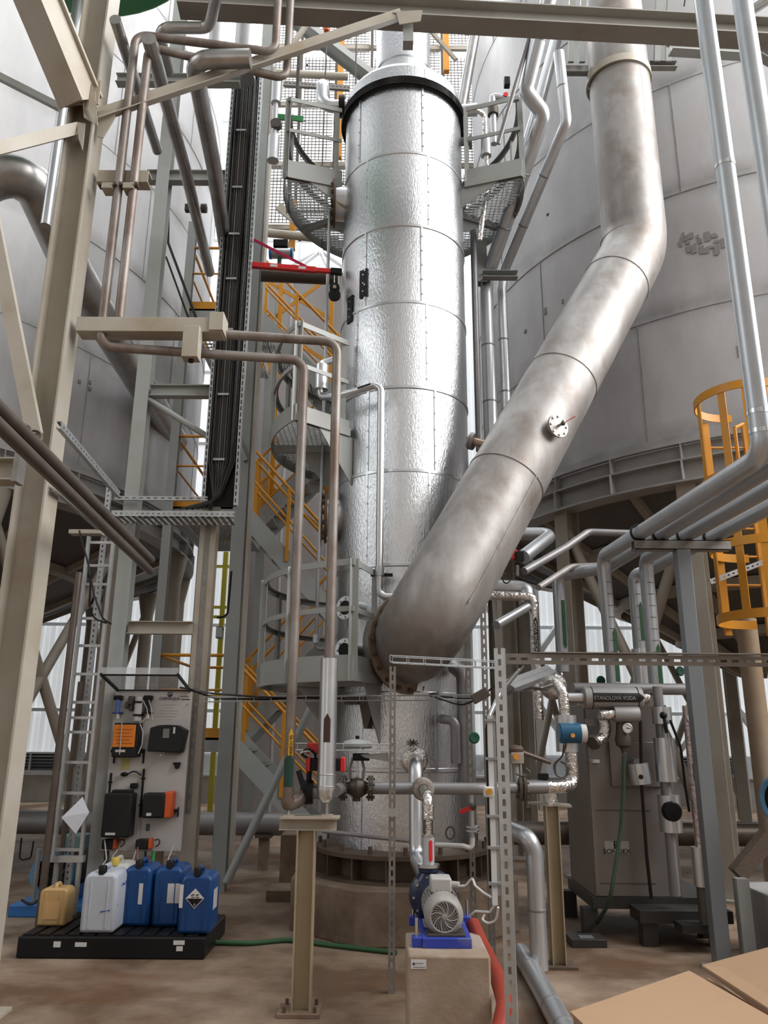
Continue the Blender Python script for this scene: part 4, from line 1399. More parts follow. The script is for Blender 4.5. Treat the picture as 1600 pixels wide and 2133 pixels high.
dv(274, 1631, 288, 1642, 0.05, 'multi_valve', M_BLK)
bb = dv(226, 1650, 283, 1740, 0.16, 'pump_housing', M_DKG, bev=0.012)
dv(232, 1730, 252, 1735, 0.004, 'sticker', M_STK, bb, bev=0, off=0.16)
dv(240, 1644, 280, 1651, 0.10, 'housing_cap', M_DKG, bb, bev=0.006)
pm = dv(306, 1650, 352, 1701, 0.15, 'dosing_pump', M_DKG, bev=0.016)
dv(350, 1647, 366, 1701, 0.14, 'orange_end', M_ORR, pm, bev=0.012)
dv(315, 1690, 325, 1696, 0.004, 'sticker', M_STK, pm, bev=0, off=0.15)
dv(360, 1685, 373, 1690, 0.05, 'pump_port', M_BLK, pm, bev=0.004)
dv(371, 1681, 373, 1701, 0.03, 'pump_port', M_BLK, pm, bev=0.003)
dv(304, 1716, 312, 1731, 0.003, 'arrow_sticker', mat('dark_grey_sticker', (0.10, 0.13, 0.12), 0.5), bev=0)
for (u0, u1, uo) in ((219, 242, 244), (289, 314, 317)):
    sp = dv(u0, 1746, u1, 1766, 0.10, 'small_pump', M_DKG, bev=0.008)
    dv(uo - 3, 1745, uo + 4, 1766, 0.09, 'orange_end', M_ORR, sp, bev=0.006)
    MB().tube([P(uo + 6, 1750, PYN - 0.05), P(uo + 15, 1747, PYN - 0.08), P(uo + 16, 1758, PYN - 0.06), P(uo + 7, 1764, PYN - 0.05)], 0.006, 7, 0.05).build('hose_loop', M_CAST, sp)
kn = MB().cyl(P(369, 1596, PYN), P(369, 1596, PYN - 0.05), 0.025, 14).build('knob', M_BLK, dp)
dv(362, 1588, 377, 1593, 0.03, 'knob_bracket', M_BLK, kn, bev=0.003)
dv(213, 1722, 217, 1738, 0.003, 'red_tag', M_RED, bev=0)
# thin tubing on the board
for pts in ([(297, 1458), (306, 1475), (308, 1492), (296, 1503), (290, 1506)], [(310, 1458), (316, 1478), (317, 1500)], [(254, 1505), (250, 1560), (249, 1572)], [(292, 1508), (298, 1525), (296, 1550), (288, 1570)], [(304, 1601), (320, 1585), (335, 1573)], [(289, 1703), (287, 1742)]):
    MB().tube([P(u, v, PYN - 0.15 if v < 1575 else PYN - 0.04) for u, v in pts], 0.0045, 6, 0.08).build('tubing', mat('clear_tubing', (0.62, 0.60, 0.58), 0.3), dp)
for u, v in ((402 - 10, 1466), (246, 1445), (365, 1770)):
    MB().cyl(P(u, v, PYN), P(u, v, PYN - 0.012), 0.008, 8).build('bolt', M_BLIND, dp)
# writing on the board
R_, U_ = Vector((1, 0, 0)), Vector((0, 0, 1))
text('CHEMAQUA', 'lettering', dp, M_NAVY, P(353, 1455.5, PYN - 0.003), R_, U_, 0.037, squeeze=0.93)
MB().lathe(P(354.5, 1446.5, PYN - 0.001), (0, -1, 0), [(0.017, 0), (0.024, 0), (0.024, 0.003), (0.017, 0.003), (0.017, 0)], 24).build('emblem_ring', M_NAVY, dp)
MB().lathe(P(354.5, 1448, PYN - 0.001), (0, -1, 0), [(0.0005, 0.003), (0.012, 0.003), (0.012, 0)], 16).build('emblem_drop', M_NAVY, dp)
text('SmartPlant', 'lettering', dp, mat('brown_ink', (0.22, 0.16, 0.13), 0.6), P(384.5, 1450.5, PYN - 0.003), R_, U_, 0.022, squeeze=0.85)
dv(377, 1456, 396, 1458, 0.002, 'print_bar', M_NAVY, bev=0)
for k, (u0, u1) in enumerate(((336, 368), (343, 360), (332, 372), (330, 372), (328, 366), (344, 356))):
    dv(u0, 1468 + 6 * k, u1, 1469 + 6 * k, 0.0015, 'print_line', mat('pale_print', (0.45, 0.42, 0.41), 0.6), bev=0)

# clear canopy over the board
zc = pz1 + 0.01
can = thing('canopy', 'clear plastic canopy with black edges above the dosing board', 'canopy', ((px0 + px1) / 2, PYN, zc))
yF = 7.02
zF = zat(300, 1404, yF)
M_ACR = mat('clear_acrylic', (0.80, 0.84, 0.86), 0.08, alpha=0.30)
MB().plate([(px0 + 0.02, yF, zF), (px1 - 0.02, yF, zF), (px1 - 0.02, PYN, zc), (px0 + 0.02, PYN, zc)], 0.006).build('sheet', M_ACR, can, smooth=False)
MB().box((px0 + 0.02, yF - 0.006, zF - 0.002), (px1 - 0.02, yF, zF + 0.055)).build('front_lip', M_ACR, can, smooth=False)
for x in (px0 + 0.02, px1 - 0.02):
    MB().bar((x, yF - 0.01, zF - 0.004), (x, PYN, zc - 0.012), 0.02, 0.022).build('edge_bar', M_BLK, can, smooth=False)
MB().bar((px0 + 0.02, yF, zF - 0.010), (px1 - 0.02, yF, zF - 0.010), 0.012, 0.016).build('edge_bar', M_BLK, can, smooth=False)
MB().bar((px0 + 0.02, PYN - 0.006, zc - 0.010), (px1 - 0.02, PYN - 0.006, zc - 0.010), 0.012, 0.012).build('edge_bar', M_BLK, can, smooth=False)

# ------------------------------------------------------------------ spill pallet and cans
PLY = 6.46
ax, bx_ = PZ(25, 2001, 0).x, PZ(424, 2001, 0).x
PLH = 0.16
pal = thing('spill_pallet', 'low black plastic spill pallet carrying the chemical cans', 'pallet', ((ax + bx_) / 2, PLY + 0.4, 0))
MB().box((ax, PLY, 0), (bx_, PLY + 0.80, PLH - 0.012)).build('sump', M_BLK, pal, bev=0.012)
for k in range(12):
    x = ax + 0.03 + (bx_ - ax - 0.06) * k / 12
    MB().box((x, PLY + 0.02, PLH - 0.012), (x + (bx_ - ax) / 12 - 0.035, PLY + 0.78, PLH)).build('deck_bar', M_BLK, pal, smooth=False)
for (u0, v0, u1, v1) in ((111, 1961, 127, 1973), (156, 1963, 181, 1972), (361, 1959, 385, 1968), (367, 1971, 381, 1981)):
    a_, b_ = P(u0, v1, PLY), P(u1, v0, PLY)
    MB().box((a_.x, PLY - 0.003, a_.z), (b_.x, PLY + 0.002, b_.z)).build('sticker', M_STK, pal, smooth=False)


def jerrycan(label, u, v_base, Y, w, d, h, m, cap_m, rz=0.0, cap=True, cx_=0.0):
    x = P(u, v_base, Y).x
    yc = Y + d / 2
    root = thing('jerrycan', label, 'canister', (x, yc, PLH), 'chemical cans on the black pallet')
    cs, sn = math.cos(rz), math.sin(rz)

    def tr(p):
        return Vector((x + p[0] * cs - p[1] * sn, yc + p[0] * sn + p[1] * cs, PLH + p[2]))
    b = MB()
    hs = h * 0.84
    prof = [(-w / 2, 0), (w / 2, 0), (w / 2, hs), (w / 2 * 0.80, h * 0.93), (w * 0.05, h * 0.93), (-w / 2 * 0.72, h * 0.93), (-w / 2, hs)]
    vs = [tr((p[0], -d / 2, p[1])) for p in prof] + [tr((p[0], d / 2, p[1])) for p in prof]
    n = len(prof)
    b.add(vs, [tuple(range(n)), tuple(range(2 * n - 1, n - 1, -1))] + [(i, i + n, (i + 1) % n + n, (i + 1) % n) for i in range(n)])
    b.build('body', m, root, bev=0.028)
    # moulded rib lines on the front
    for q in (-0.25, 0.25):
        MB().bar(tr((q * w, -d / 2 - 0.001, h * 0.08)), tr((q * w, -d / 2 - 0.001, hs * 0.95)), 0.012, 0.008, up=(0, 1, 0)).build('rib', m, root, bev=0.003)
    hd = MB().tube([tr((0, -d * 0.30, h * 0.90)), tr((0, -d * 0.26, h * 1.0)), tr((0, d * 0.16, h * 1.0)), tr((0, d * 0.22, h * 0.90))], 0.016, 10, 0.03).build('handle', m, root)
    if cap:
        MB().lathe(tr((cx_, -d * 0.40, h * 0.90)), (0, 0, 1), [(0.0005, 0.06), (0.026, 0.06), (0.032, 0.05), (0.032, 0.0)], 18).build('cap', cap_m, root)
    return root, tr


M_CANW = mat('translucent_white_can', (0.62, 0.66, 0.74), 0.4, col2=(0.56, 0.60, 0.67), scale=3, amt=0.2)
M_CANW2 = mat('milky_can', (0.64, 0.64, 0.60), 0.4)
M_CANY = mat('amber_filled_can', (0.62, 0.36, 0.12), 0.35, col2=(0.58, 0.42, 0.22), scale=3, amt=0.1)
M_CANB = mat('blue_can', (0.008, 0.075, 0.26), 0.38, col2=(0.006, 0.055, 0.20), scale=3)
M_CAPY = mat('yellow_cap', (0.75, 0.55, 0.1), 0.4)
jw, trw = jerrycan('big translucent white can in front on the pallet, with a blue scribble', 199, 1945, 6.50, 0.26, 0.30, 0.45, M_CANW, M_BLK)
jw2, _ = jerrycan('milky white can with a yellow cap behind the big white can', 228, 1915, 6.86, 0.24, 0.26, 0.46, M_CANW2, M_CAPY)
jy, try_ = jerrycan('small amber coloured can at the left end of the pallet', 105, 1925, 6.72, 0.22, 0.17, 0.29, M_CANY, M_WHT, cap=False)
jb1, trb1 = jerrycan('blue can next to the white cans, leftmost of the three blue ones', 278, 1925, 6.72, 0.225, 0.32, 0.46, M_CANB, M_BLK)
jb2, trb2 = jerrycan('blue can with white label in the middle of the three blue ones', 344, 1925, 6.72, 0.225, 0.32, 0.46, M_CANB, M_BLK)
jb3, trb3 = jerrycan('blue can with the corrosive hazard diamond at the right end of the pallet', 403, 1942, 6.50, 0.25, 0.28, 0.44, M_CANB, M_BLK)


def label_rect(tr, root, w, d, x0, x1, z0, z1, m, name='paper_label', face='front'):
    e = 0.0035
    if face == 'front':
        MB().plate([tr((x0, -d / 2 - e, z0)), tr((x1, -d / 2 - e, z0)), tr((x1, -d / 2 - e, z1)), tr((x0, -d / 2 - e, z1))], 0.002, (0, 1, 0)).build(name, m, root, smooth=False)
    else:
        MB().plate([tr((w / 2 + e, -d / 2 + x0, z0)), tr((w / 2 + e, -d / 2 + x1, z0)), tr((w / 2 + e, -d / 2 + x1, z1)), tr((w / 2 + e, -d / 2 + x0, z1))], 0.002, (1, 0, 0)).build(name, m, root, smooth=False)


label_rect(trb2, jb2, 0.225, 0.32, 0.0, 0.10, 0.17, 0.31, M_STK)
label_rect(trb1, jb1, 0.225, 0.32, 0.02, 0.055, 0.16, 0.31, M_STK)
label_rect(trb3, jb3, 0.25, 0.28, -0.122, -0.095, 0.18, 0.34, M_STK)
label_rect(trb3, jb3, 0.25, 0.28, 0.03, 0.17, 0.16, 0.30, M_STK, face='side')
# hazard diamond: white upper half, black lower half, frame
zc0, s_ = 0.245, 0.062
e = -0.14 - 0.005
MB().plate([trb3((-0.005, e, zc0 - s_ - 0.008)), trb3((s_ + 0.003, e, zc0)), trb3((-0.005, e, zc0 + s_ + 0.008)), trb3((-s_ - 0.013, e, zc0))], 0.002, (0, 1, 0)).build('hazard_diamond', M_STK, jb3, smooth=False)
MB().plate([trb3((-0.005, e - 0.002, zc0 - s_)), trb3((s_ - 0.005, e - 0.002, zc0)), trb3((-s_ - 0.005, e - 0.002, zc0))], 0.002, (0, 1, 0)).build('black_half', M_BLK, jb3, smooth=False)
for sx in (-0.022, 0.012):
    MB().bar(trb3((sx - 0.012, e - 0.002, zc0 + 0.022)), trb3((sx + 0.012, e - 0.002, zc0 + 0.028)), 0.002, 0.007).build('hazard_mark', M_BLK, jb3, smooth=False)
    MB().bar(trb3((sx - 0.010, e - 0.002, zc0 + 0.009)), trb3((sx + 0.014, e - 0.002, zc0 + 0.009)), 0.002, 0.005).build('hazard_mark', M_BLK, jb3, smooth=False)
text('8', 'lettering', jb3, M_STK, trb3((-0.005, e - 0.004, zc0 - 0.042)), R_, U_, 0.022)
label_rect(try_, jy, 0.22, 0.17, -0.07, 0.05, 0.05, 0.18, mat('amber_label', (0.70, 0.42, 0.18), 0.5))
M_SCR = mat('blue_ink_scribble', (0.05, 0.10, 0.40), 0.6)
MB().tube([trw((0.132, -0.05, 0.31)), trw((0.134, -0.01, 0.325)), trw((0.132, 0.03, 0.31)), trw((0.134, 0.06, 0.33))], 0.004, 5).build('scribble', M_SCR, jw)
MB().tube([trw((0.02, -0.153, 0.15)), trw((0.09, -0.152, 0.16)), trw((0.132, -0.10, 0.19))], 0.0035, 5).build('scribble', M_SCR, jw)
# hoses from the pumps down into the cans
for k, (lb, pts, mm) in enumerate((
        ('thin clear hose from the panel into the big white can', [(218, 1750, 7.4), (222, 1790, 7.2), (205, 1815, 6.8), (202, 1832, 6.62)], 'clear_tubing'),
        ('thin clear hose looping from the panel to the yellow cap', [(245, 1770, 7.4), (234, 1785, 7.2), (232, 1808, 6.95)], 'clear_tubing'),
        ('thin clear hose swinging from the panel across to the white cans', [(284, 1770, 7.4), (276, 1795, 7.2), (255, 1812, 7.0), (240, 1812, 6.95)], 'clear_tubing'),
        ('pinkish hose dropping from the panel to the leftmost blue can', [(287, 1765, 7.4), (287, 1790, 7.2), (290, 1815, 6.85)], 'pink_tubing'),
        ('thin hose bowing from the right of the panel to the middle blue can', [(362, 1762, 7.45), (352, 1785, 7.2), (343, 1815, 6.85)], 'clear_tubing'),
        ('green hose hanging behind the blue cans below the panel', [(321, 1775, 7.44), (318, 1800, 7.3), (312, 1830, 7.25)], 'green_hose'))):
    mm_ = mat(mm, {'clear_tubing': (0.62, 0.60, 0.58), 'pink_tubing': (0.55, 0.16, 0.18), 'green_hose': (0.05, 0.35, 0.12)}[mm], 0.35)
    MB().tube([P(*p) for p in pts], 0.006 if k < 5 else 0.014, 8, 0.10).thing('hose', lb, 'hose', mm_)

# ------------------------------------------------------------------ blue fan unit behind the ladder
FY = 7.9
fc = P(108, 1822, FY)
fan = thing('blower', 'light blue round blower with a dark opening behind the cable ladder', 'blower', (fc.x, FY + 0.2, 0))
M_LBL = mat('light_blue_paint', (0.10, 0.30, 0.50), 0.4, col2=(0.08, 0.24, 0.42), scale=4)
rF = 0.20
MB().lathe((fc.x, FY, fc.z), (0, 1, 0), [(rF * 0.80, 0.02), (rF * 0.80, -0.01), (rF, -0.01), (rF * 1.02, 0.03), (rF * 1.02, 0.10), (rF * 0.9, 0.12)], 40).build('front_ring', M_LBL, fan)
MB().lathe((fc.x, FY, fc.z), (0, 1, 0), [(0.001, 0.12), (rF * 0.8, 0.10), (rF * 0.8, 0.02)], 32).build('intake', M_DKG, fan)
MB().cyl((fc.x + 0.02, FY + 0.12, fc.z), (fc.x + 0.06, FY + 0.6, fc.z), rF * 0.85, 32).build('motor', M_DKG, fan)
for k in range(10):
    a = 2 * math.pi * k / 10
    MB().bar((fc.x + 0.05 * math.cos(a), FY + 0.06, fc.z + 0.05 * math.sin(a)), (fc.x + rF * 0.78 * math.cos(a + 0.3), FY + 0.06, fc.z + rF * 0.78 * math.sin(a + 0.3)), 0.004, 0.035, up=(0, 1, 0)).build('blade', M_CAST, fan)
M_BBASE = mat('blue_base_paint', (0.03, 0.17, 0.50), 0.45)
MB().box((fc.x - 0.32, FY - 0.10, 0.0), (fc.x + 0.42, FY + 0.62, 0.10)).build('base_frame', M_BBASE, fan, bev=0.01)
MB().box((fc.x + 0.05, FY + 0.06, 0.10), (fc.x + 0.2, FY + 0.5, fc.z - rF * 0.6)).build('pedestal', M_BBASE, fan, bev=0.01)
MB().box((fc.x - 0.14, FY + 0.1, 0.10), (fc.x - 0.06, FY + 0.5, fc.z - rF * 0.6)).build('pedestal', M_BBASE, fan, bev=0.01)
MB().box((fc.x + 0.02, FY + 0.05, fc.z + rF * 0.95), (fc.x + 0.24, FY + 0.30, fc.z + rF * 0.95 + 0.14)).build('terminal_box', mat('teal_grey_box', (0.16, 0.27, 0.27), 0.5), fan, bev=0.01)
MB().tube([(fc.x - 0.2, FY - 0.12, 0.15), (fc.x - 0.1, FY - 0.14, 0.10), (fc.x + 0.12, FY - 0.12, 0.32), (fc.x + 0.2, FY - 0.08, fc.z + 0.15)], 0.012, 8, 0.15).build('cable', M_BLKR, fan)
MB().cyl((vx(78, 1800, 7.6), 7.6, zat(70, 1875, 7.6)), (vx(78, 1800, 7.6), 7.6, zat(78, 1768, 7.6)), 0.022, 10).thing('pipe_stub', 'short grey pipe standing left of the blue blower', 'pipe', M_PIPED)
pipe('handrail', 'thin dark bent rod left of the blue blower', [P(45, 1745, 7.7), P(40, 1792, 7.7), P(64, 1788, 7.7), P(70, 1752, 7.7)], 0.008, M_BLK, bend=0.03, n=8)

# large horizontal pipe near the floor running across the back
bigY = 10.45
zbp = zat(520, 1716, bigY)
hp2 = thing('floor_pipe', 'large grey pipe lying low across the hall behind the columns', 'pipe', (-3, bigY, zbp))
MB().cyl((-7.5, bigY, zbp), (-0.9, bigY, zbp), 0.135, 28).build('pipe_run', M_PIPED, hp2)
for x in (-5.6, -4.95, -2.75, -1.45):
    MB().box((x - 0.06, bigY - 0.06, 0), (x + 0.06, bigY + 0.06, zbp - 0.12)).build('stand', M_CONC, hp2, smooth=False)
    MB().box((x - 0.10, bigY - 0.12, zbp - 0.15), (x + 0.10, bigY + 0.12, zbp - 0.11)).build('saddle', M_RUST, hp2, smooth=False)
for x in (-5.3, -3.2):
    MB().lathe((x, bigY, zbp), (1, 0, 0), [(0.135, 0), (0.19, 0), (0.19, 0.03), (0.135, 0.03)], 28).build('flange', M_PIPED, hp2)
# concrete plinths in the middle distance
MB().box((vx(588, 1780, 9.6), 9.4, 0), (vx(628, 1780, 9.6), 9.8, zat(600, 1735, 9.6))).thing('concrete_plinth', 'dark square concrete pier standing behind the T shaped pipe support', 'plinth', M_CONC, smooth=False)
MB().box((vx(560, 1830, 8.7), 8.55, 0), (vx(655, 1830, 8.7), 9.0, 0.10)).thing('concrete_pad', 'low concrete pad on the floor left of the tower foundation', 'pad', M_CONC, smooth=False)

# brace tube at the foot of the slim column
MB().cyl((x3 + 0.10, 8.98, 0.10), P(650, 1470, 9.2), 0.045, 14).thing('steel_brace', 'grey tube brace rising right from the foot of the slim column', 'beam', M_STEEL2)

# ------------------------------------------------------------------ stair tower between the tanks
SF, SB = 11.0, 12.15            # planes of the front and back flights
SXL, SXR = P(508, 1075, SF).x, P(705, 1260, SF).x
LX0 = SXL - 0.95
lev = [0.0, 1.55, 3.10, 4.65, 6.20, 7.75]
stair = thing('stair_tower', 'grey steel zigzag stair with orange yellow railings behind the column', 'stairs', (-1.5, 11.5, 0))
WST = 0.85


def flight(xa, za, xb, zb, yc):
    for s in (-1, 1):
        y = yc + s * WST / 2
        st = MB().bar((xa, y, za), (xb, y, zb), 0.012, 0.24, up=(0, 0, 1)).build('stringer', M_STEEL2, stair, smooth=False)
    n = 8
    t0 = None
    for k in range(1, n):
        x, z = xa + (xb - xa) * k / n, za + (zb - za) * k / n + 0.04
        if t0 is None:
            g = MB()
            for j in range(7):
                g.box((x - 0.12 + j * 0.038, yc - WST / 2, z - 0.03), (x - 0.12 + j * 0.038 + 0.008, yc + WST / 2, z))
            g.box((x - 0.13, yc - WST / 2, z - 0.035), (x - 0.12, yc + WST / 2, z))
            t0 = g.build('tread', M_GALVD, st, smooth=False)
            base = Vector((x, 0, z))
            w0 = W[t0.name].copy()
        else:
            inst(t0, 'tread', w0 + Vector((x - base.x, 0, z - base.z)), st)
    for s in (-1, 1):
        y = yc + s * WST / 2
        r = MB()
        r.tube([(xa, y, za + 1.05), (xb, y, zb + 1.05)], 0.022, 8)
        rl = r.build('hand_rail', M_YEL, stair)
        MB().tube([(xa, y, za + 0.6), (xb, y, zb + 0.6)], 0.016, 8).build('knee_rail', M_YEL, stair)
        for q in (0.06, 0.5, 0.94):
            x, z = xa + (xb - xa) * q, za + (zb - za) * q
            MB().box((x - 0.022, y - 0.022, z), (x + 0.022, y + 0.022, z + 1.05)).build('post', M_YEL, stair, smooth=False)


def landing(x0, x1, z, open_side):
    y0, y1 = SF - WST / 2, SB + WST / 2
    ln = MB().box((x0, y0, z - 0.18), (x1, y0 + 0.012, z)).box((x0, y1 - 0.012, z - 0.18), (x1, y1, z)).box((x0, y0, z - 0.18), (x0 + 0.012, y1, z)).box((x1 - 0.012, y0, z - 0.18), (x1, y1, z)).build('landing_frame', M_STEEL2, stair, smooth=False)
    g = MB()
    k = int((x1 - x0) / 0.06)
    for i in range(k):
        g.box((x0 + i * 0.06, y0, z - 0.03), (x0 + i * 0.06 + 0.006, y1, z))
    for i in range(int((y1 - y0) / 0.12)):
        g.box((x0, y0 + i * 0.12, z - 0.03), (x1, y0 + i * 0.12 + 0.006, z))
    g.build('grating', M_GALVD, ln, smooth=False, kind='stuff')
    xe = x0 if open_side > 0 else x1
    for (a, b) in (((x0, y0), (x1, y0)), ((x0, y1), (x1, y1)), ((xe, y0), (xe, y1))):
        if (a[1] == b[1] == y0) and z < 0:
            continue
        for h, r in ((1.05, 0.022), (0.6, 0.016)):
            MB().tube([(a[0], a[1], z + h), (b[0], b[1], z + h)], r, 8).build('guard_rail', M_YEL, stair)
        MB().bar((a[0], a[1], z + 0.06), (b[0], b[1], z + 0.06), 0.008, 0.12).build('toe_board', M_YEL, stair, smooth=False)
        for q in (0, 1):
            p = a if q == 0 else b
            MB().box((p[0] - 0.025, p[1] - 0.025, z - 0.1), (p[0] + 0.025, p[1] + 0.025, z + 1.05)).build('post', M_YEL, stair, smooth=False)


flight(SXL, lev[1], SXR + 0.1, lev[0] + 0.1, SF)
flight(SXL, lev[1], SXR, lev[2], SB)
flight(SXL, lev[3], SXR, lev[2], SF)
flight(SXL, lev[3], SXR, lev[4], SB)
flight(SXL, lev[5], SXR, lev[4], SF)
for z in (lev[1], lev[3], lev[5]):
    landing(LX0, SXL, z, 1)
for z in (lev[2], lev[4]):
    landing(SXR, SXR + 0.9, z, -1)
for x in (LX0, SXL, SXR + 0.9):
    for y in (SF - WST / 2 - 0.05, SB + WST / 2 + 0.05):
        MB().ibeam((x, y, 0), (x, y, 9.2), 0.12, 0.12, up=(0, 1, 0)).build('stair_column', M_STEEL2, stair, smooth=False)
# diagonal yellow bracing seen behind the crane arm
for (a, b) in (((548, 580), (690, 665)), ((690, 575), (560, 670)), ((548, 665), (690, 760)), ((560, 1010), (690, 1120)), ((690, 1010), (545, 1075))):
    MB().bar(P(*a, 12.75), P(*b, 12.75), 0.03, 0.06).build('cross_brace', M_YEL, stair, smooth=False)
for u in (585, 692):
    x = vx(u, 620, 12.75)
    MB().box((x - 0.04, 12.71, zat(u, 1100, 12.75)), (x + 0.04, 12.79, zat(u, 560, 12.75))).build('yellow_post', M_YEL, stair, smooth=False)

# ------------------------------------------------------------------ silo with a conical roof behind the stairs
sc = (P(655, 900, 16.6).x, 16.6)
zsr = zat(655, 565, 15.2)
silo = thing('silo', 'plain grey silo with a ribbed cone roof glimpsed behind the stairs', 'silo', (sc[0], sc[1], 0))
M_SILO = mat('mauve_grey_silo_paint', (0.66, 0.635, 0.63), 0.5, col2=(0.60, 0.575, 0.57), scale=0.7, amt=0.2)
MB().lathe((*sc, 0), (0, 0, 1), [(1.45, 0), (1.45, zsr)], 48).build('shell', M_SILO, silo)
MB().lathe((*sc, 0), (0, 0, 1), [(1.5, zsr), (0.12, zsr + 1.3), (0.001, zsr + 1.3)], 48).build('cone_roof', M_SILO, silo)
for k in range(14):
    a = 2 * math.pi * k / 14
    MB().bar((sc[0] + 1.5 * math.cos(a), sc[1] + 1.5 * math.sin(a), zsr + 0.03), (sc[0] + 0.15 * math.cos(a), sc[1] + 0.15 * math.sin(a), zsr + 1.32), 0.05, 0.06).build('roof_rib', M_WALL, silo, smooth=False)
for k in range(10):
    a = 2 * math.pi * k / 10
    MB().box((sc[0] + 1.45 * math.cos(a) - 0.025, sc[1] + 1.45 * math.sin(a) - 0.025, 0), (sc[0] + 1.45 * math.cos(a) + 0.025, sc[1] + 1.45 * math.sin(a) + 0.025, zsr)).build('shell_rib', M_WALL, silo, smooth=False)

# ------------------------------------------------------------------ wire mesh screens high up
MY = 13.6
scr = thing('mesh_screen', 'tall wire mesh screen with dark posts high behind the topmost platform', 'mesh screen', (-1.5, MY, 8.5))
M_WIRE = mat('mesh_wire', (0.22, 0.20, 0.185), 0.5, 0.3)
xm0, xm1 = vx(545, 300, MY), vx(1000, 300, MY)
zm0, zm1 = zat(600, 470, MY), zat(600, -20, MY)
npan = 6
rows = 4
pw, ph = (xm1 - xm0) / npan, (zm1 - zm0) / rows
g = MB()
wpx = 0.075
for k in range(int((pw - 0.1) / wpx)):
    g.box((xm0 + 0.05 + k * wpx, MY, zm0 + 0.06), (xm0 + 0.05 + k * wpx + 0.018, MY + 0.008, zm0 + ph - 0.06))
for k in range(int((ph - 0.12) / wpx)):
    g.box((xm0 + 0.05, MY, zm0 + 0.06 + k * wpx), (xm0 + pw - 0.05, MY + 0.008, zm0 + 0.06 + k * wpx + 0.018))
m0 = g.build('wire_mesh', M_WIRE, scr, smooth=False, kind='stuff')
w0 = W[m0.name].copy()
for i in range(npan):
    for j in range(rows):
        if i or j:
            o = inst(m0, 'wire_mesh', w0 + Vector((i * pw, 0.25 * ((i + j) % 2), j * ph)), scr)
            o['kind'] = 'stuff'
for i in range(npan + 1):
    MB().box((xm0 + i * pw - 0.03, MY - 0.03, zm0), (xm0 + i * pw + 0.03, MY + 0.03, zm1)).build('dark_post', M_CAST, scr, smooth=False)
for j in range(rows + 1):
    MB().box((xm0, MY + 0.03, zm0 + j * ph - 0.05), (xm1, MY + 0.10, zm0 + j * ph + 0.05)).build('cross_rail', M_STEEL, scr, smooth=False)
for (u, v0, v1) in ((705, 40, 330), (930, 60, 150), (608, 420, 520)):
    x = vx(u, v1, MY - 0.4)
    MB().box((x - 0.06, MY - 0.46, zat(u, v1, MY - 0.4)), (x + 0.06, MY - 0.34, zat(u, v0, MY - 0.4))).build('yellow_post', M_YEL, scr, smooth=False)
pipe('overhead_pipe', 'pale horizontal pipe in front of the mesh screen left of the tower top', [P(575, 152, 10.5), P(725, 160, 10.5)], 0.06, M_STEEL)
pipe('overhead_pipe', 'pale horizontal pipe across the gap just above the red crane arm', [P(555, 485, 11.0), P(705, 500, 11.0)], 0.07, M_STEEL)
MB().ibeam(P(600, 30, 9.6), P(775, 165, 9.6), 0.22, 0.12, up=(0, -1, 0.4)).thing('steel_brace', 'wide pale diagonal beam descending behind the tower top', 'beam', M_STEEL2, smooth=False)
MB().bar(P(605, 100, 9.4), P(655, 28, 9.4), 0.06, 0.06).thing('steel_brace', 'thin pale strut rising left of the orange beacon', 'beam', M_STEEL, smooth=False)
MB().bar(P(580, 430, 12.9), P(690, 520, 12.9), 0.06, 0.16).thing('steel_brace', 'pale sloping stair stringer high in the gap between tank and tower', 'beam', M_STEEL, smooth=False)
MB().bar(P(880, 45, 9.6), P(950, 125, 9.6), 0.05, 0.05).thing('steel_brace', 'thin pale strut right of the tower neck', 'beam', M_STEEL, smooth=False)
x_ = vx(620, 170, 8.6)
MB().box((x_ - 0.02, 8.58, zat(620, 205, 8.6)), (x_ + 0.02, 8.62, zat(622, 115, 8.6))).thing('hanger_bar', 'dark flat hanger bar below the long diagonal brace', 'bar', M_CAST, smooth=False)
p0, p1 = P(590, 172, 10.3), P(728, 182, 10.3)
perforated('cable_tray', None, M_GALVD, p0, p1, 0.09, 0.05, (0, -1, 0), pitch=0.06, slot=0.03, thingargs=('dark perforated tray in front of the mesh left of the tower top', 'cable tray'))
# beacons
for (u, v, c, lb) in ((681, 55, (0.85, 0.16, 0.03), 'orange warning beacon hanging at the top left of the tower'), (743, 48, (0.6, 0.02, 0.04), 'small red beacon at the top beside the tower')):
    r = 0.05 if u < 700 else 0.035
    q = P(u, v, 9.0)
    bc = thing('beacon', lb, 'beacon', q)
    MB().lathe((q.x, q.y, q.z - 0.10), (0, 0, 1), [(0.001, 0), (r * 0.8, 0.01), (r, 0.04), (r, 0.14), (r * 0.6, 0.16)], 16).build('lens', mat('beacon_%d' % u, c, 0.3), bc)
    MB().box((q.x - 0.03, q.y - 0.02, q.z + 0.06), (q.x + 0.03, q.y + 0.02, q.z + 0.22)).build('bracket', M_BLK, bc, smooth=False)
    MB().cyl((q.x, q.y, q.z + 0.2), (q.x, q.y, tbA.z + 0.9), 0.01, 8).build('drop_rod', M_CAST, bc)
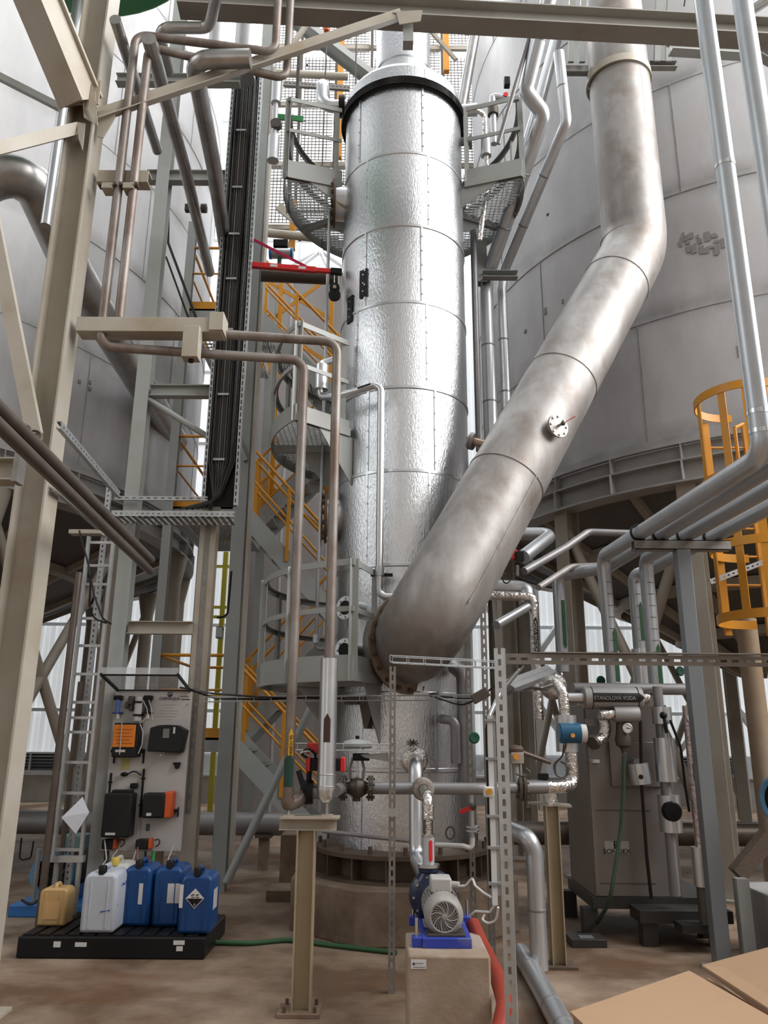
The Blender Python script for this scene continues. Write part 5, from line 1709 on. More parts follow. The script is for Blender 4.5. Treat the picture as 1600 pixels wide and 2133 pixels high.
# pale square column right of the tray, valve station on the topmost platform
xw = vx(545, 400, 9.9)
MB().box((xw - 0.11, 9.8, 0.0), (xw + 0.11, 10.0, 11.5)).thing('pale_column', 'wide pale square column at the top right of the cable tray', 'column', M_STEEL, smooth=False)
iv = thing('insulated_valve', 'insulated pipe with silver jackets hanging left of the topmost platform', 'pipe', P(570, 340, 8.4))
xi = vx(572, 270, 8.4)
MB().cyl((xi, 8.4, zat(575, 330, 8.4)), (xi, 8.4, zat(568, 170, 8.4)), 0.035, 16).build('pipe_run', M_PIPE, iv)
for v0, v1, r in ((165, 215, 0.065), (285, 335, 0.075)):
    MB().cyl((xi, 8.4, zat(570, v1, 8.4)), (xi, 8.4, zat(570, v0, 8.4)), r, 20).build('jacket', M_ALU2, iv)
MB().lathe((xi + 0.02, 8.38, zat(572, 262, 8.4)), (0, 1, 0), [(0.001, -0.04), (0.07, -0.04), (0.07, 0.04), (0.001, 0.04)], 18).build('valve_body', M_CAST, iv)
bp = thing('bypass_pipe', 'thick silver bent pipe with black flange entering the tower under the black band', 'pipe', P(660, 235, 7.9))
e_ = on_tower(-178, P(700, 225, 7.8).z)
MB().tube([e_, e_ + Vector((-0.30, 0, 0)), e_ + Vector((-0.30, 0, 0.38)), e_ + Vector((-0.30, 0.4, 0.38))], 0.075, 20, 0.13).build('pipe_run', M_ALU2, bp)
MB().cyl(e_ + Vector((-0.02, 0, 0)), e_ + Vector((-0.09, 0, 0)), 0.13, 20).build('black_flange', M_BLK, bp)
p0, p1 = P(578, 243, 9.3), P(632, 248, 9.3)
MB().bar(p0, p1, 0.02, 0.09).thing('sign_board', 'green name board hanging left of the topmost platform', 'sign', M_GRN2, smooth=False)
# ------------------------------------------------------------------ red swing crane
cr = thing('jib_crane', 'red swing arm of a small crane between cable tray and tower', 'crane', P(522, 552, 7.6))
ca, cb_ = P(522, 552, 7.6), P(712, 567, 7.55)
MB().bar(ca, ca.lerp(cb_, 0.72), 0.05, 0.062).build('arm', M_RED, cr, bev=0.004)
MB().bar(ca.lerp(cb_, 0.65), ca.lerp(cb_, 0.90), 0.04, 0.048).build('arm_extension', M_RED, cr, bev=0.004)
MB().bar(ca.lerp(cb_, 0.88), cb_, 0.055, 0.066).build('arm_end', M_BLK, cr, bev=0.004)
MB().bar(P(524, 497, 7.6), ca.lerp(cb_, 0.62) + Vector((0, 0, 0.03)), 0.012, 0.03).build('tie_bar', mat('crimson_tie', (0.42, 0.01, 0.07), 0.4), cr, smooth=False)
for v in (497, 552):
    q = P(522, v, 7.6)
    MB().cyl(q + Vector((0, 0, -0.045)), q + Vector((0, 0, 0.045)), 0.028, 12).build('pivot', M_RED, cr)
for t0, t1 in ((0.22, 0.30), (0.53, 0.61)):
    MB().bar(ca.lerp(cb_, t0) + Vector((0, -0.027, 0)), ca.lerp(cb_, t1) + Vector((0, -0.027, 0)), 0.002, 0.03).build('sticker', M_STK, cr, smooth=False)
hk = thing('hook_block', 'black hook block hanging from the end of the red crane arm', 'hook', P(697, 620, 7.55))
q = P(697, 573, 7.55)
MB().tube([(q.x, q.y, q.z + 0.01), (q.x, q.y, zat(697, 592, 7.55))], 0.006, 8).build('shackle', M_BLIND, hk)
for v, r in ((600, 0.055), (615, 0.065)):
    q = P(697, v, 7.55)
    MB().lathe(q, (0, 1, 0), [(0.001, -0.025), (r, -0.02), (r, 0.02), (0.001, 0.025)], 20).build('sheave', M_BLK, hk)
MB().cyl(P(697, 597, 7.52), P(697, 597, 7.50), 0.02, 12).build('pin', M_BLIND, hk)
pipe('vertical_tube', 'thin shiny steel tube rising past the hook block left of the tower', [(vx(676, 800, 7.75), 7.75, zat(672, 1180, 7.75)), (vx(676, 800, 7.75), 7.75, zat(683, 440, 7.75))], 0.018, M_GALV, n=10)
lt = thing('vertical_tube', 'slim grey sampling tube with a coupling inside the lowest platform', 'pipe', P(660, 1345, 7.3))
xt = vx(661, 1250, 7.3)
MB().tube([(xt + 0.10, 7.3, zat(680, 1352, 7.3)), (xt, 7.3, zat(660, 1352, 7.3)), (xt, 7.3, zat(662, 1140, 7.3))], 0.018, 10, 0.04).build('tube', M_PIPED, lt)
MB().cyl((xt, 7.3, zat(660, 1340, 7.3)), (xt, 7.3, zat(660, 1322, 7.3)), 0.032, 12).build('coupling', M_GALV, lt)
# blue pneumatic actuator behind the crane, on its pipe
pipe('overhead_pipe', 'dull brown pipe behind the red crane arm, under the blue actuator', [P(470, 570, 9.5), P(705, 580, 9.5)], 0.09, M_DARKP, n=18)
av = thing('actuator', 'blue ended pneumatic valve actuator above the red crane arm', 'actuator', P(585, 530, 9.5))
q = P(586, 528, 9.5)
MB().cyl((q.x - 0.13, q.y, q.z), (q.x + 0.13, q.y, q.z), 0.075, 18).build('cylinder', M_ALU2, av)
for s in (-1, 1):
    MB().cyl((q.x + s * 0.13, q.y, q.z), (q.x + s * 0.165, q.y, q.z), 0.08, 18).build('end_cap', mat('sky_blue_cap', (0.05, 0.28, 0.60), 0.4), av)
MB().box((q.x - 0.11, q.y - 0.06, q.z + 0.08), (q.x + 0.09, q.y + 0.06, q.z + 0.19)).build('switch_box', M_BLK, av, bev=0.006)
MB().cyl((q.x - 0.02, q.y, q.z - 0.30), (q.x - 0.02, q.y, q.z - 0.07), 0.03, 10).build('stem', mat('dark_teal', (0.02, 0.08, 0.07), 0.5), av)
# small insulated pipe on the middle platform, pipe running round to the tower front
sp_ = thing('sampling_pipe', 'thin insulated pipe from the middle platform bending down the front of the tower', 'pipe', P(795, 1250, 7.0))
f_ = [P(668, 742, 7.3), P(668, 835, 7.3), P(700, 828, 7.1), P(778, 800, 6.95), P(793, 806, 6.95)]
xv = P(793, 900, 6.95).x
MB().tube([P(692, 750, 7.45), P(668, 758, 7.3), P(667, 828, 7.3), P(700, 826, 7.15), Vector((xv, 6.95, zat(785, 800, 6.95))), Vector((xv, 6.95, zat(793, 1243, 6.95))), P(850, 1243, 6.9)], 0.034, 16, 0.075).build('pipe_run', M_ALU2, sp_)
q0, q1 = P(669, 812, 7.3), P(670, 762, 7.3)
MB().cyl((q0.x, 7.3, q0.z), (q0.x, 7.3, q1.z), 0.07, 20).build('jacket', M_ALU2, sp_)
MB().cyl((xv, 6.95, zat(795, 1200, 6.95)), (xv, 6.95, zat(795, 1180, 6.95)), 0.042, 16).build('clamp_sleeve', M_GALV, sp_)
MB().box((xv - 0.08, 6.97, zat(790, 1199, 6.95)), (xv + 0.12, 7.0, zat(790, 1193, 6.95))).build('clamp_bar', M_BLK, sp_, smooth=False)
qa, qb = P(745, 812, 7.02), P(772, 803, 6.96)
MB().bar(qa + Vector((0, -0.036, 0)), qb + Vector((0, -0.036, 0)), 0.002, 0.022).build('dark_label', M_BLK, sp_, smooth=False)

# ------------------------------------------------------------------ T shaped pipe support in front
TSY = 5.33
tsx = vx(634, 1900, TSY)
ts = thing('pipe_support', 'cream T shaped pipe support standing alone left of the pump', 'support', (tsx, TSY, 0))
zT1, zT0 = zat(640, 1704, TSY), zat(640, 1728, TSY)
MB().ibeam((tsx, TSY, 0.02), (tsx, TSY, zT0), 0.115, 0.115, up=(1, 0, 0), tf=0.009, tw=0.007).build('post', mat('yellowed_cream_paint', (0.46, 0.38, 0.26), 0.45, col2=(0.40, 0.30, 0.18), scale=2, amt=0.2), ts, smooth=False)
bx0, bx1 = vx(581, 1716, TSY - 0.05), vx(700, 1716, TSY - 0.05)
MB().ibeam((bx0, TSY, (zT0 + zT1) / 2), (bx1, TSY, (zT0 + zT1) / 2), zT1 - zT0, 0.10, tf=0.007, tw=0.05).build('cross_beam', M_STEEL, ts, smooth=False)
MB().box((bx0 + 0.01, TSY - 0.08, zT1), (bx1 + 0.02, TSY + 0.08, zT1 + 0.012)).build('top_plate', M_STEEL, ts, smooth=False)
bp_ = MB().cbox((tsx - 0.01, TSY, 0.012), 0.25, 0.20, 0.024).build('base_plate', mat('rusty_cream_plate', (0.30, 0.22, 0.16), 0.6, col2=(0.2, 0.12, 0.08), scale=8), ts, bev=0.003)
for sx in (-0.095, 0.085):
    for sy in (-0.075, 0.075):
        MB().cyl((tsx + sx, TSY + sy, 0.024), (tsx + sx, TSY + sy, 0.055), 0.011, 8).build('anchor_bolt', M_RUST, bp_)
for u in (603, 682):
    x = vx(u, 1680, TSY)
    MB().box((x - 0.035, TSY - 0.035, zT1 + 0.012), (x + 0.035, TSY + 0.035, zT1 + 0.022)).build('shoe', M_STEEL, ts, smooth=False)
    MB().cyl((x, TSY, zT1 + 0.02), (x, TSY, zT1 + 0.09), 0.012, 8).build('stud', M_BLIND, ts)

# silver jacketed riser with arrow
rz0, rz1 = zT1 + 0.09, zat(686, 1372, TSY)
jr = thing('jacketed_riser', 'smooth silver jacketed pipe with a dark brown arrow, standing on the T support', 'pipe', (xdb, TSY, rz0))
MB().lathe((xdb, TSY, 0), (0, 0, 1), [(0.001, rz0), (0.03, rz0 + 0.006), (0.052, rz0 + 0.035), (0.060, rz0 + 0.09), (0.058, rz0 + 0.10), (0.058, rz1), (0.045, rz1 + 0.003), (0.04, rz1 + 0.003)], 32).build('jacket', M_ALU2, jr)
for v in (1615, 1640):
    z = zat(684, v, TSY)
    MB().lathe((xdb, TSY, z), (0, 0, 1), [(0.058, 0), (0.0605, 0.002), (0.0605, 0.008), (0.058, 0.01)], 32).build('jacket_band', M_ALU2, jr)


def arrow_band(parent, name, m, x, Y, r, z0, z1, half=0.55, a0=-90, up=True, tip=0.02, down=False):
    """curved label on a vertical pipe"""
    mb = MB()
    n = 8
    rr = r + 0.002
    A = [rad(a0 - math.degrees(half) + 2 * math.degrees(half) * k / n) for k in range(n + 1)]
    vs, fs = [], []
    for k, a in enumerate(A):
        q = 1 - abs(k / n * 2 - 1)
        vs.append((x + rr * math.cos(a), Y + rr * math.sin(a), z0 - (tip * 2 * q if down else 0)))
        vs.append((x + rr * math.cos(a), Y + rr * math.sin(a), z1 + (tip * 2 * q if up else 0)))
    for k in range(n):
        fs.append((2 * k, 2 * k + 2, 2 * k + 3, 2 * k + 1))
    return mb.add(vs, fs).build(name, m, parent)


M_BRN = mat('dark_brown_label', (0.055, 0.022, 0.018), 0.5)
arrow_band(jr, 'direction_arrow', M_BRN, xdb, TSY, 0.058, zat(688, 1546, TSY), zat(688, 1499, TSY), 0.38)
# bands and lettering on the brown pipe beside it
lbl = thing('pipe_label', 'yellow lettered strip and dark green arrow wrapped round the slim brown riser', 'label', (xda, TSY, zat(601, 1640, TSY)))
arrow_band(lbl, 'green_band', mat('bottle_green_label', (0.008, 0.05, 0.035), 0.5), xda, TSY, rp_ + 0.001, zat(601, 1638, TSY), zat(601, 1583, TSY), 0.9)
arrow_band(lbl, 'yellow_band', mat('amber_label_strip', (0.75, 0.42, 0.03), 0.5), xda, TSY, rp_ + 0.001, zat(604, 1574, TSY), zat(604, 1530, TSY), 0.42, a0=-75)
text('GLYCERIN', 'lettering', lbl, M_BLK, Vector((xda + 0.012, TSY - rp_ - 0.004, zat(604, 1552, TSY))), Vector((0, 0, -1)), Vector((1, 0.2, 0)), 0.028)

# elbow, butterfly valve, red actuator and globe valve on the header
HY = 5.9
hz = zat(830, 1642, HY)
bv = thing('butterfly_valve', 'black butterfly valve with a red and black actuator beside the silver riser', 'valve', P(640, 1650, HY - 0.3))
e0 = Vector((xda, TSY, zat(603, 1666, TSY)))
MB().tube([e0 + Vector((0, 0, 0.01)), e0 + Vector((0, 0, -0.03)), Vector((xda + 0.06, TSY + 0.06, e0.z - 0.01)), Vector((vx(632, 1645, TSY + 0.1), TSY + 0.1, hz + 0.01))], 0.044, 16, 0.05).build('elbow', M_RUSTP, bv)
vcx = vx(643, 1645, TSY + 0.12)
MB().lathe((vcx, TSY + 0.12, hz), (1, 0, 0), [(0.03, -0.03), (0.075, -0.03), (0.075, 0.03), (0.03, 0.03)], 24).build('body', M_BLK, bv)
MB().lathe((vcx - 0.04, TSY + 0.12, hz), (1, 0, 0), [(0.03, -0.01), (0.07, -0.01), (0.07, 0.008), (0.03, 0.008)], 24).build('flange', M_CAST, bv)
MB().cyl((vcx - 0.06, TSY + 0.12, hz), (xdb, TSY + 0.12, hz), 0.042, 16).build('pipe_stub', M_PIPED, bv)
MB().cyl((vcx, TSY + 0.12, hz + 0.07), (vcx, TSY + 0.12, hz + 0.14), 0.018, 10).build('stem', M_BLK, bv)
za_ = hz + 0.17
MB().box((vx(648, 1605, TSY + 0.12), TSY + 0.06, za_ - 0.035), (vx(715, 1605, TSY + 0.12), TSY + 0.18, za_ + 0.045)).build('actuator', M_BLK, bv, bev=0.006)
for u in (643, 714):
    x = vx(u, 1605, TSY + 0.12)
    MB().box((x - 0.015, TSY + 0.055, za_ - 0.04), (x + 0.015, TSY + 0.185, za_ + 0.05)).build('red_end', M_RED, bv, bev=0.005)
MB().box((vx(640, 1575, TSY + 0.1), TSY + 0.05, za_ + 0.07), (vx(668, 1575, TSY + 0.1), TSY + 0.15, za_ + 0.14)).build('switch_box', M_RED, bv, bev=0.006)
MB().bar((vcx - 0.02, TSY + 0.02, hz + 0.02), P(622, 1605, TSY), 0.02, 0.03).build('lever', M_BLK, bv, smooth=False)
for k in range(3):
    MB().tube([P(632 + 4 * k, 1578, TSY + 0.05), P(622 + 3 * k, 1570, TSY), P(640, 1562 - 3 * k, TSY), P(655 + 3 * k, 1572, TSY + 0.05), P(650, 1590, TSY + 0.1)], 0.006, 6, 0.04).build('cable', M_BLKR if k else M_STK, bv)

hd = thing('header_pipe', 'grey horizontal header pipe running in front of the tower at pump height', 'pipe', (0.2, HY, hz))
hxl, hxr = vx(773, 1642, HY), vx(1088, 1645, HY + 0.25)
MB().tube([(vx(700, 1642, HY - 0.2), HY - 0.3, hz), (vx(712, 1642, HY), HY, hz)], 0.04, 16).build('pipe_stub', M_PIPED, hd)
MB().tube([(hxl, HY, hz), (vx(1005, 1642, HY), HY, hz), (hxr, HY + 0.25, hz)], 0.041, 20, 0.2).build('pipe_run', M_PIPED, hd)
gv = thing('globe_valve', 'dark cast globe valve with yoke and round diaphragm head on the header pipe', 'valve', (vx(742, 1650, HY), HY, hz - 0.08))
gx = vx(743, 1642, HY)
for u, nm in ((712, 0), (718, 1), (769, 1), (775, 0)):
    x = vx(u, 1642, HY)
    fl_ = MB().lathe((x, HY, hz), (1, 0, 0), [(0.03, -0.008), (0.085, -0.008), (0.085, 0.008), (0.03, 0.008)], 28).build('flange', M_CAST, gv)
for u in (715, 772):
    x = vx(u, 1642, HY)
    for k in range(8):
        a = math.pi / 8 + k * math.pi / 4
        MB().cyl((x - 0.03, HY + 0.066 * math.cos(a), hz + 0.066 * math.sin(a)), (x + 0.03, HY + 0.066 * math.cos(a), hz + 0.066 * math.sin(a)), 0.009, 6).build('bolt', M_CAST, gv)
xl_, xr_ = vx(720, 1642, HY), vx(767, 1642, HY)
w_ = xr_ - xl_
MB().lathe((xl_, HY, hz), (1, 0, 0), [(0.036, 0), (0.040, w_ * 0.12), (0.066, w_ * 0.36), (0.074, w_ * 0.52), (0.062, w_ * 0.72), (0.042, w_ * 0.9), (0.036, w_)], 24).build('body', M_CAST, gv)
MB().cyl((gx, HY, hz - 0.088), (gx, HY, hz - 0.05), 0.028, 8).build('drain_plug', M_CAST, gv)
zb1 = zat(743, 1622, HY)
MB().cyl((gx, HY, hz + 0.05), (gx, HY, zb1), 0.048, 20).build('bonnet', M_CAST, gv)
zy = zat(743, 1578, HY)
for s in (-1, 1):
    MB().tube([(gx + s * 0.045, HY, zb1), (gx + s * 0.052, HY, (zb1 + zy) / 2), (gx + s * 0.03, HY, zy)], 0.010, 8, 0.03).build('yoke_arm', M_PIPED, gv)
MB().cyl((gx, HY, zb1), (gx, HY, zy + 0.03), 0.011, 10).build('stem', M_BLIND, gv)
MB().box((gx - 0.03, HY - 0.07, zy - 0.02), (gx + 0.09, HY + 0.02, zy + 0.03)).build('positioner', M_BLK, gv, bev=0.006)
zdh = zat(743, 1552, HY)
MB().lathe((gx, HY, zdh), (0, 0, 1), [(0.001, -0.025), (0.10, -0.022), (0.112, -0.01), (0.112, 0.006), (0.09, 0.028), (0.04, 0.04), (0.001, 0.042)], 28).build('diaphragm_head', M_STEEL2, gv)
MB().cyl((gx, HY, zdh + 0.04), (gx, HY, zdh + 0.065), 0.014, 8).build('cap', M_BLK, gv)

# ------------------------------------------------------------------ pump on its concrete block
BY0 = 4.55
zB = zat(930, 1991, BY0)
kx0, kx1 = vx(850, 1993, BY0), vx(1022, 1991, BY0)
BY1 = PZ(826, 1941, zB).y
blk = thing('pump_block', 'pale concrete block with a small white name plate under the pump', 'block', ((kx0 + kx1) / 2, (BY0 + BY1) / 2, 0))
MB().box((kx0, BY0, 0), (kx1, BY1, zB)).build('concrete', M_CONCL, blk, bev=0.012)
pa_, pb_ = P(856, 2018, BY0), P(888, 1999, BY0)
MB().box((pa_.x, BY0 - 0.004, pa_.z), (pb_.x, BY0 + 0.002, pb_.z)).build('name_plate', M_STK, blk, smooth=False)
c0 = P(862, 2007, BY0)
MB().plate([(c0.x - 0.008, BY0 - 0.006, c0.z), (c0.x, BY0 - 0.006, c0.z - 0.007), (c0.x + 0.009, BY0 - 0.006, c0.z), (c0.x, BY0 - 0.006, c0.z + 0.007)], 0.002, (0, 1, 0)).build('emblem', M_NAVY, blk, smooth=False)
for (u0, u1, v) in ((867, 882, 2006), (861, 886, 2014)):
    a_, b_ = P(u0, v, BY0), P(u1, v, BY0)
    MB().box((a_.x, BY0 - 0.006, a_.z - 0.0015), (b_.x, BY0 - 0.003, a_.z + 0.0015)).build('print_line', M_INK, blk, smooth=False)

MYF = 4.74
mc = P(926, 1910, MYF)
pump = thing('centrifugal_pump', 'grey electric motor with fan grille driving a navy pump on a blue base', 'pump', (mc.x, 5.0, zB))
M_PBLU = mat('bright_blue_base', (0.03, 0.06, 0.42), 0.4, dirt=(0.30, 0.28, 0.27), dscale=6, damt=0.5)
M_NVY = mat('navy_pump_paint', (0.012, 0.020, 0.06), 0.25)
M_MOT = mat('grey_motor_paint', (0.42, 0.40, 0.385), 0.45, col2=(0.34, 0.315, 0.295), scale=8, amt=0.2)
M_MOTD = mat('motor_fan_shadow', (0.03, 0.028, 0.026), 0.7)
rm = 0.108
fx0, fx1 = vx(880, 1980, MYF - 0.03), vx(983, 1980, MYF - 0.03)
zb_t = zat(930, 1962, MYF - 0.03)
MB().box((fx0, MYF - 0.05, zB), (fx1, MYF + 0.62, max(zb_t, zB + 0.05))).build('base_frame', M_PBLU, pump, bev=0.004)
zbt = max(zb_t, zB + 0.05)
for (yy, xx) in ((MYF - 0.0, fx0), (MYF + 0.50, fx0), (MYF + 0.50, fx1)):
    s = -1 if xx == fx0 else 1
    ft = MB().box((min(xx, xx + s * 0.055), yy - 0.035, zB), (max(xx, xx + s * 0.055), yy + 0.035, zB + 0.05)).build('foot_block', M_PBLU, pump, bev=0.004)
    MB().cyl((xx + s * 0.03, yy, zB + 0.04), (xx + s * 0.03, yy, zB + 0.14), 0.009, 8).build('anchor_bolt', M_BLIND, ft)
MB().box((fx0 + 0.03, MYF - 0.02, zbt), (fx1 - 0.03, MYF + 0.40, zbt + 0.012)).build('motor_plate', M_CAST, pump, bev=0.002)
# motor: fan cover, body with fins, grille
MB().lathe((mc.x, MYF, mc.z), (0, 1, 0), [(rm * 0.66, 0.0), (rm * 0.74, -0.002), (rm * 0.90, 0.012), (rm, 0.045), (rm, 0.13), (rm * 0.97, 0.14)], 40).build('fan_cover', M_MOT, pump)
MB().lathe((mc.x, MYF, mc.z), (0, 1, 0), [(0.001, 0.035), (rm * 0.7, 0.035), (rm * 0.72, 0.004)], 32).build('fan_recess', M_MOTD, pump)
gr = MB().lathe((mc.x, MYF, mc.z), (0, 1, 0), [(0.001, -0.008), (0.014, -0.006), (0.018, 0.006)], 16).build('grille_hub', M_MOT, pump)
for k in range(7):
    rr = 0.026 + 0.0078 * k
    MB().tube([(mc.x + rr * math.cos(q * math.pi / 18), MYF + 0.003, mc.z + rr * math.sin(q * math.pi / 18)) for q in range(36)], 0.0014, 5, closed=True).build('grille_ring', M_MOT, gr)
for k in range(24):
    a = 2 * math.pi * k / 24
    pts = [(mc.x + (0.016 + 0.0095 * q) * math.cos(a + 0.11 * q), MYF + 0.001, mc.z + (0.016 + 0.0095 * q) * math.sin(a + 0.11 * q)) for q in range(7)]
    MB().tube(pts, 0.0016 if k % 3 else 0.004, 5).build('grille_spoke', M_MOT, gr)
MB().cyl((mc.x, MYF + 0.13, mc.z), (mc.x, MYF + 0.40, mc.z), rm * 0.86, 32).build('motor_body', M_MOT, pump)
for k in range(28):
    a = 2 * math.pi * k / 28
    if -2.2 < a - math.pi * 1.5 < -0.9 and False:
        continue
    o1, o2 = rm * 0.84, rm * 1.0
    MB().bar((mc.x + (o1 + o2) / 2 * math.cos(a), MYF + 0.14, mc.z + (o1 + o2) / 2 * math.sin(a)), (mc.x + (o1 + o2) / 2 * math.cos(a), MYF + 0.38, mc.z + (o1 + o2) / 2 * math.sin(a)), 0.0035, o2 - o1, up=(math.cos(a), 0, math.sin(a))).build('cooling_fin', M_MOT, pump, smooth=False)
MB().cyl((mc.x, MYF + 0.38, mc.z), (mc.x, MYF + 0.41, mc.z), rm * 1.0, 32).build('end_shield', M_MOT, pump)
tbx0, tbx1 = vx(897, 1848, MYF + 0.18), vx(941, 1848, MYF + 0.18)
tzz0, tzz1 = mc.z + rm * 0.80, zat(918, 1834, MYF + 0.18)
tbox = MB().box((tbx0, MYF + 0.17, tzz0), (tbx1, MYF + 0.32, max(tzz1, tzz0 + 0.08))).build('terminal_box', mat('pale_motor_box', (0.52, 0.50, 0.48), 0.45), pump, bev=0.010)
MB().cyl((tbx1 - 0.005, MYF + 0.24, tzz0 + 0.035), (tbx1 + 0.05, MYF + 0.24, tzz0 + 0.03), 0.022, 12).build('cable_gland', M_MOT, tbox)
for s in (-1, 1):
    MB().box((mc.x + s * 0.075 - 0.03, MYF + 0.14, zbt + 0.012), (mc.x + s * 0.075 + 0.03, MYF + 0.36, mc.z - rm * 0.75)).build('motor_foot', M_MOT, pump, bev=0.004)
# volute
pvY = MYF + 0.47
vc = Vector((mc.x - 0.035, pvY, mc.z + 0.02))
MB().lathe(vc, (0, 1, 0), [(0.05, -0.075), (0.105, -0.06), (0.14, -0.03), (0.145, 0.03), (0.12, 0.06), (0.05, 0.07), (0.001, 0.07)], 36).build('volute', M_NVY, pump)
bolt_ring(pump, M_BLIND, vc + Vector((0, -0.055, 0)), (0, -1, 0), 0.118, 10, 0.008, 0.012)
dX_ = vx(893, 1805, pvY)
zfl = zat(893, 1806, pvY)
MB().tube([(dX_ - 0.02, pvY, vc.z + 0.08), (dX_, pvY, zfl - 0.02)], [0.065, 0.045], 20).build('discharge_neck', M_NVY, pump)
MB().cyl((dX_, pvY, zfl - 0.025), (dX_, pvY, zfl - 0.005), 0.062, 24).build('discharge_flange', M_NVY, pump)
MB().cyl((vc.x, pvY + 0.05, vc.z), (vc.x, pvY + 0.16, vc.z), 0.055, 20).build('suction_neck', M_NVY, pump)
MB().cyl((vc.x, pvY + 0.15, vc.z), (vc.x, pvY + 0.17, vc.z), 0.085, 24).build('suction_flange', M_NVY, pump)
# discharge line
dl = thing('discharge_line', 'pale pump discharge pipe with a red stripe rising to the header pipe', 'pipe', (dX_, pvY, zfl))
MB().cyl((dX_, pvY, zfl), (dX_, pvY, zfl + 0.018), 0.066, 28).build('flange', M_BLIND, dl)
zsg = zat(893, 1740, pvY)
MB().cyl((dX_, pvY, zfl + 0.018), (dX_, pvY, zsg), 0.036, 24).build('jacket', mat('white_blue_jacket', (0.60, 0.63, 0.67), 0.35, 0.3), dl)
arrow_band(dl, 'red_stripe', M_RED, dX_, pvY, 0.036, zat(897, 1790, pvY), zat(897, 1752, pvY), 0.32, a0=-72, tip=0.006, down=True)
zsg2 = zat(893, 1704, pvY)
MB().cyl((dX_, pvY, zsg), (dX_, pvY, zsg2), 0.026, 18).build('compensator', M_FOIL, dl)
for z in (zsg, zsg2):
    MB().cyl((dX_, pvY, z - 0.006), (dX_, pvY, z + 0.006), 0.040, 20).build('compensator_flange', M_BLIND, dl)
for k in range(4):
    a = rad(45 + 90 * k)
    MB().cyl((dX_ + 0.034 * math.cos(a), pvY + 0.034 * math.sin(a), zsg), (dX_ + 0.034 * math.cos(a), pvY + 0.034 * math.sin(a), zsg2), 0.004, 6).build('tie_rod', M_CAST, dl)
MB().tube([(dX_, pvY, zsg2), (dX_, pvY, hz), (dX_, HY - 0.02, hz)], 0.034, 20, 0.075).build('elbow_run', M_FOIL, dl)
MB().lathe((dX_, HY - 0.06, hz), (0, -1, 0), [(0.036, 0.05), (0.066, 0.045), (0.078, 0.02), (0.078, -0.04), (0.04, -0.06)], 28).build('insulation_collar', mat('dirty_white_insulation', (0.50, 0.46, 0.42), 0.5, 0.2, col2=(0.36, 0.31, 0.27), scale=12, bump=0.5), dl)
# suction line from the tower
sl = thing('suction_line', 'foil wrapped suction pipe from the tower dropping behind the header to the pump', 'pipe', (vc.x, 6.2, 0.6))
nz = zat(864, 1583, 7.1)
sx_ = vx(868, 1700, 6.45)
MB().lathe((vx(864, 1583, 7.05), 7.16, nz), (0, -1, 0), [(0.05, -0.05), (0.115, 0.0), (0.12, 0.06), (0.10, 0.11), (0.05, 0.13)], 28).build('insulation_collar', M_FOIL, sl)
MB().tube([(vx(864, 1583, 7.05), 7.1, nz), (sx_, 6.55, nz - 0.02), (sx_, 6.45, zat(868, 1790, 6.45)), (vc.x, 5.75, vc.z), (vc.x, pvY + 0.17, vc.z)], 0.058, 24, 0.12).build('pipe_run', M_ALU2, sl)
q = P(860, 1548, 7.0)
for k in range(9):
    a = 2 * math.pi * k / 9
    MB().bar(q, q + Vector((0.05 * math.cos(a), -0.02, 0.03 * math.sin(a))), 0.01, 0.008).build('burnt_tuft', M_CAST, sl, smooth=False)
# red hose
MB().tube([P(985, 1925, 5.15), P(1002, 1965, 5.0), P(1035, 2030, 4.75), P(1052, 2090, 4.5), P(1040, 2150, 4.3), P(995, 2200, 4.1)], 0.042, 16, 0.25, seg=8).thing('hose', 'fat red suction hose curling down the right side of the pump block', 'hose', mat('red_hose', (0.36, 0.045, 0.022), 0.45, col2=(0.28, 0.035, 0.02), scale=6))
# white cables of the motor
for k, (lb, pts) in enumerate((('thin white cable looping from the motor terminal box', [(945, 1846, 5.0), (970, 1845, 4.9), (984, 1828, 4.8), (990, 1845, 4.7), (1008, 1860, 4.6), (1022, 1868, 4.4)]),
                               ('white cable curling right of the motor fan', [(978, 1908, 4.9), (990, 1898, 4.8), (1020, 1900, 4.6), (1035, 1880, 4.4)]),
                               ('white cable ring hanging beside the slotted post', [(1010, 1905, 4.6), (1004, 1915, 4.6), (1016, 1924, 4.55), (1034, 1918, 4.5), (1038, 1890, 4.45)]))):
    MB().tube([P(*p) for p in pts], 0.006, 8, 0.08).thing('cable', lb, 'cable', M_WHT)

# ------------------------------------------------------------------ slotted strut posts
s1x = vx(817, 1700, 5.7)
st1 = thing('strut_post', 'slotted galvanised post standing just left of the pump block', 'post', (s1x, 5.7, 0))
perforated('post', st1, M_GALVD, (s1x, 5.7, 0), (s1x, 5.7, zat(814, 1388, 5.7)), 0.045, 0.041, (0, -1, 0), pitch=0.06, slot=0.036, sw=0.013)
MB().box((s1x - 0.026, 5.675, zat(817, 1700, 5.7)), (s1x + 0.026, 5.73, zat(817, 1684, 5.7))).build('splice', M_GALV, st1, smooth=False)
S2Y = 4.1
s2x = vx(1053, 1750, S2Y)
st2 = thing('strut_post', 'tall bright slotted galvanised post right of the pump, running off the bottom edge', 'post', (s2x, S2Y, 0))
zs2 = zat(1043, 1350, S2Y)
perforated('post', st2, M_GALV, (s2x, S2Y, 0), (s2x, S2Y, zs2), 0.055, 0.045, (-0.25, -1, 0), pitch=0.055, slot=0.032, sw=0.016)
p0, p1 = P(1050, 1372, S2Y + 0.05), P(1660, 1383, S2Y + 0.12)
p1.z = p0.z
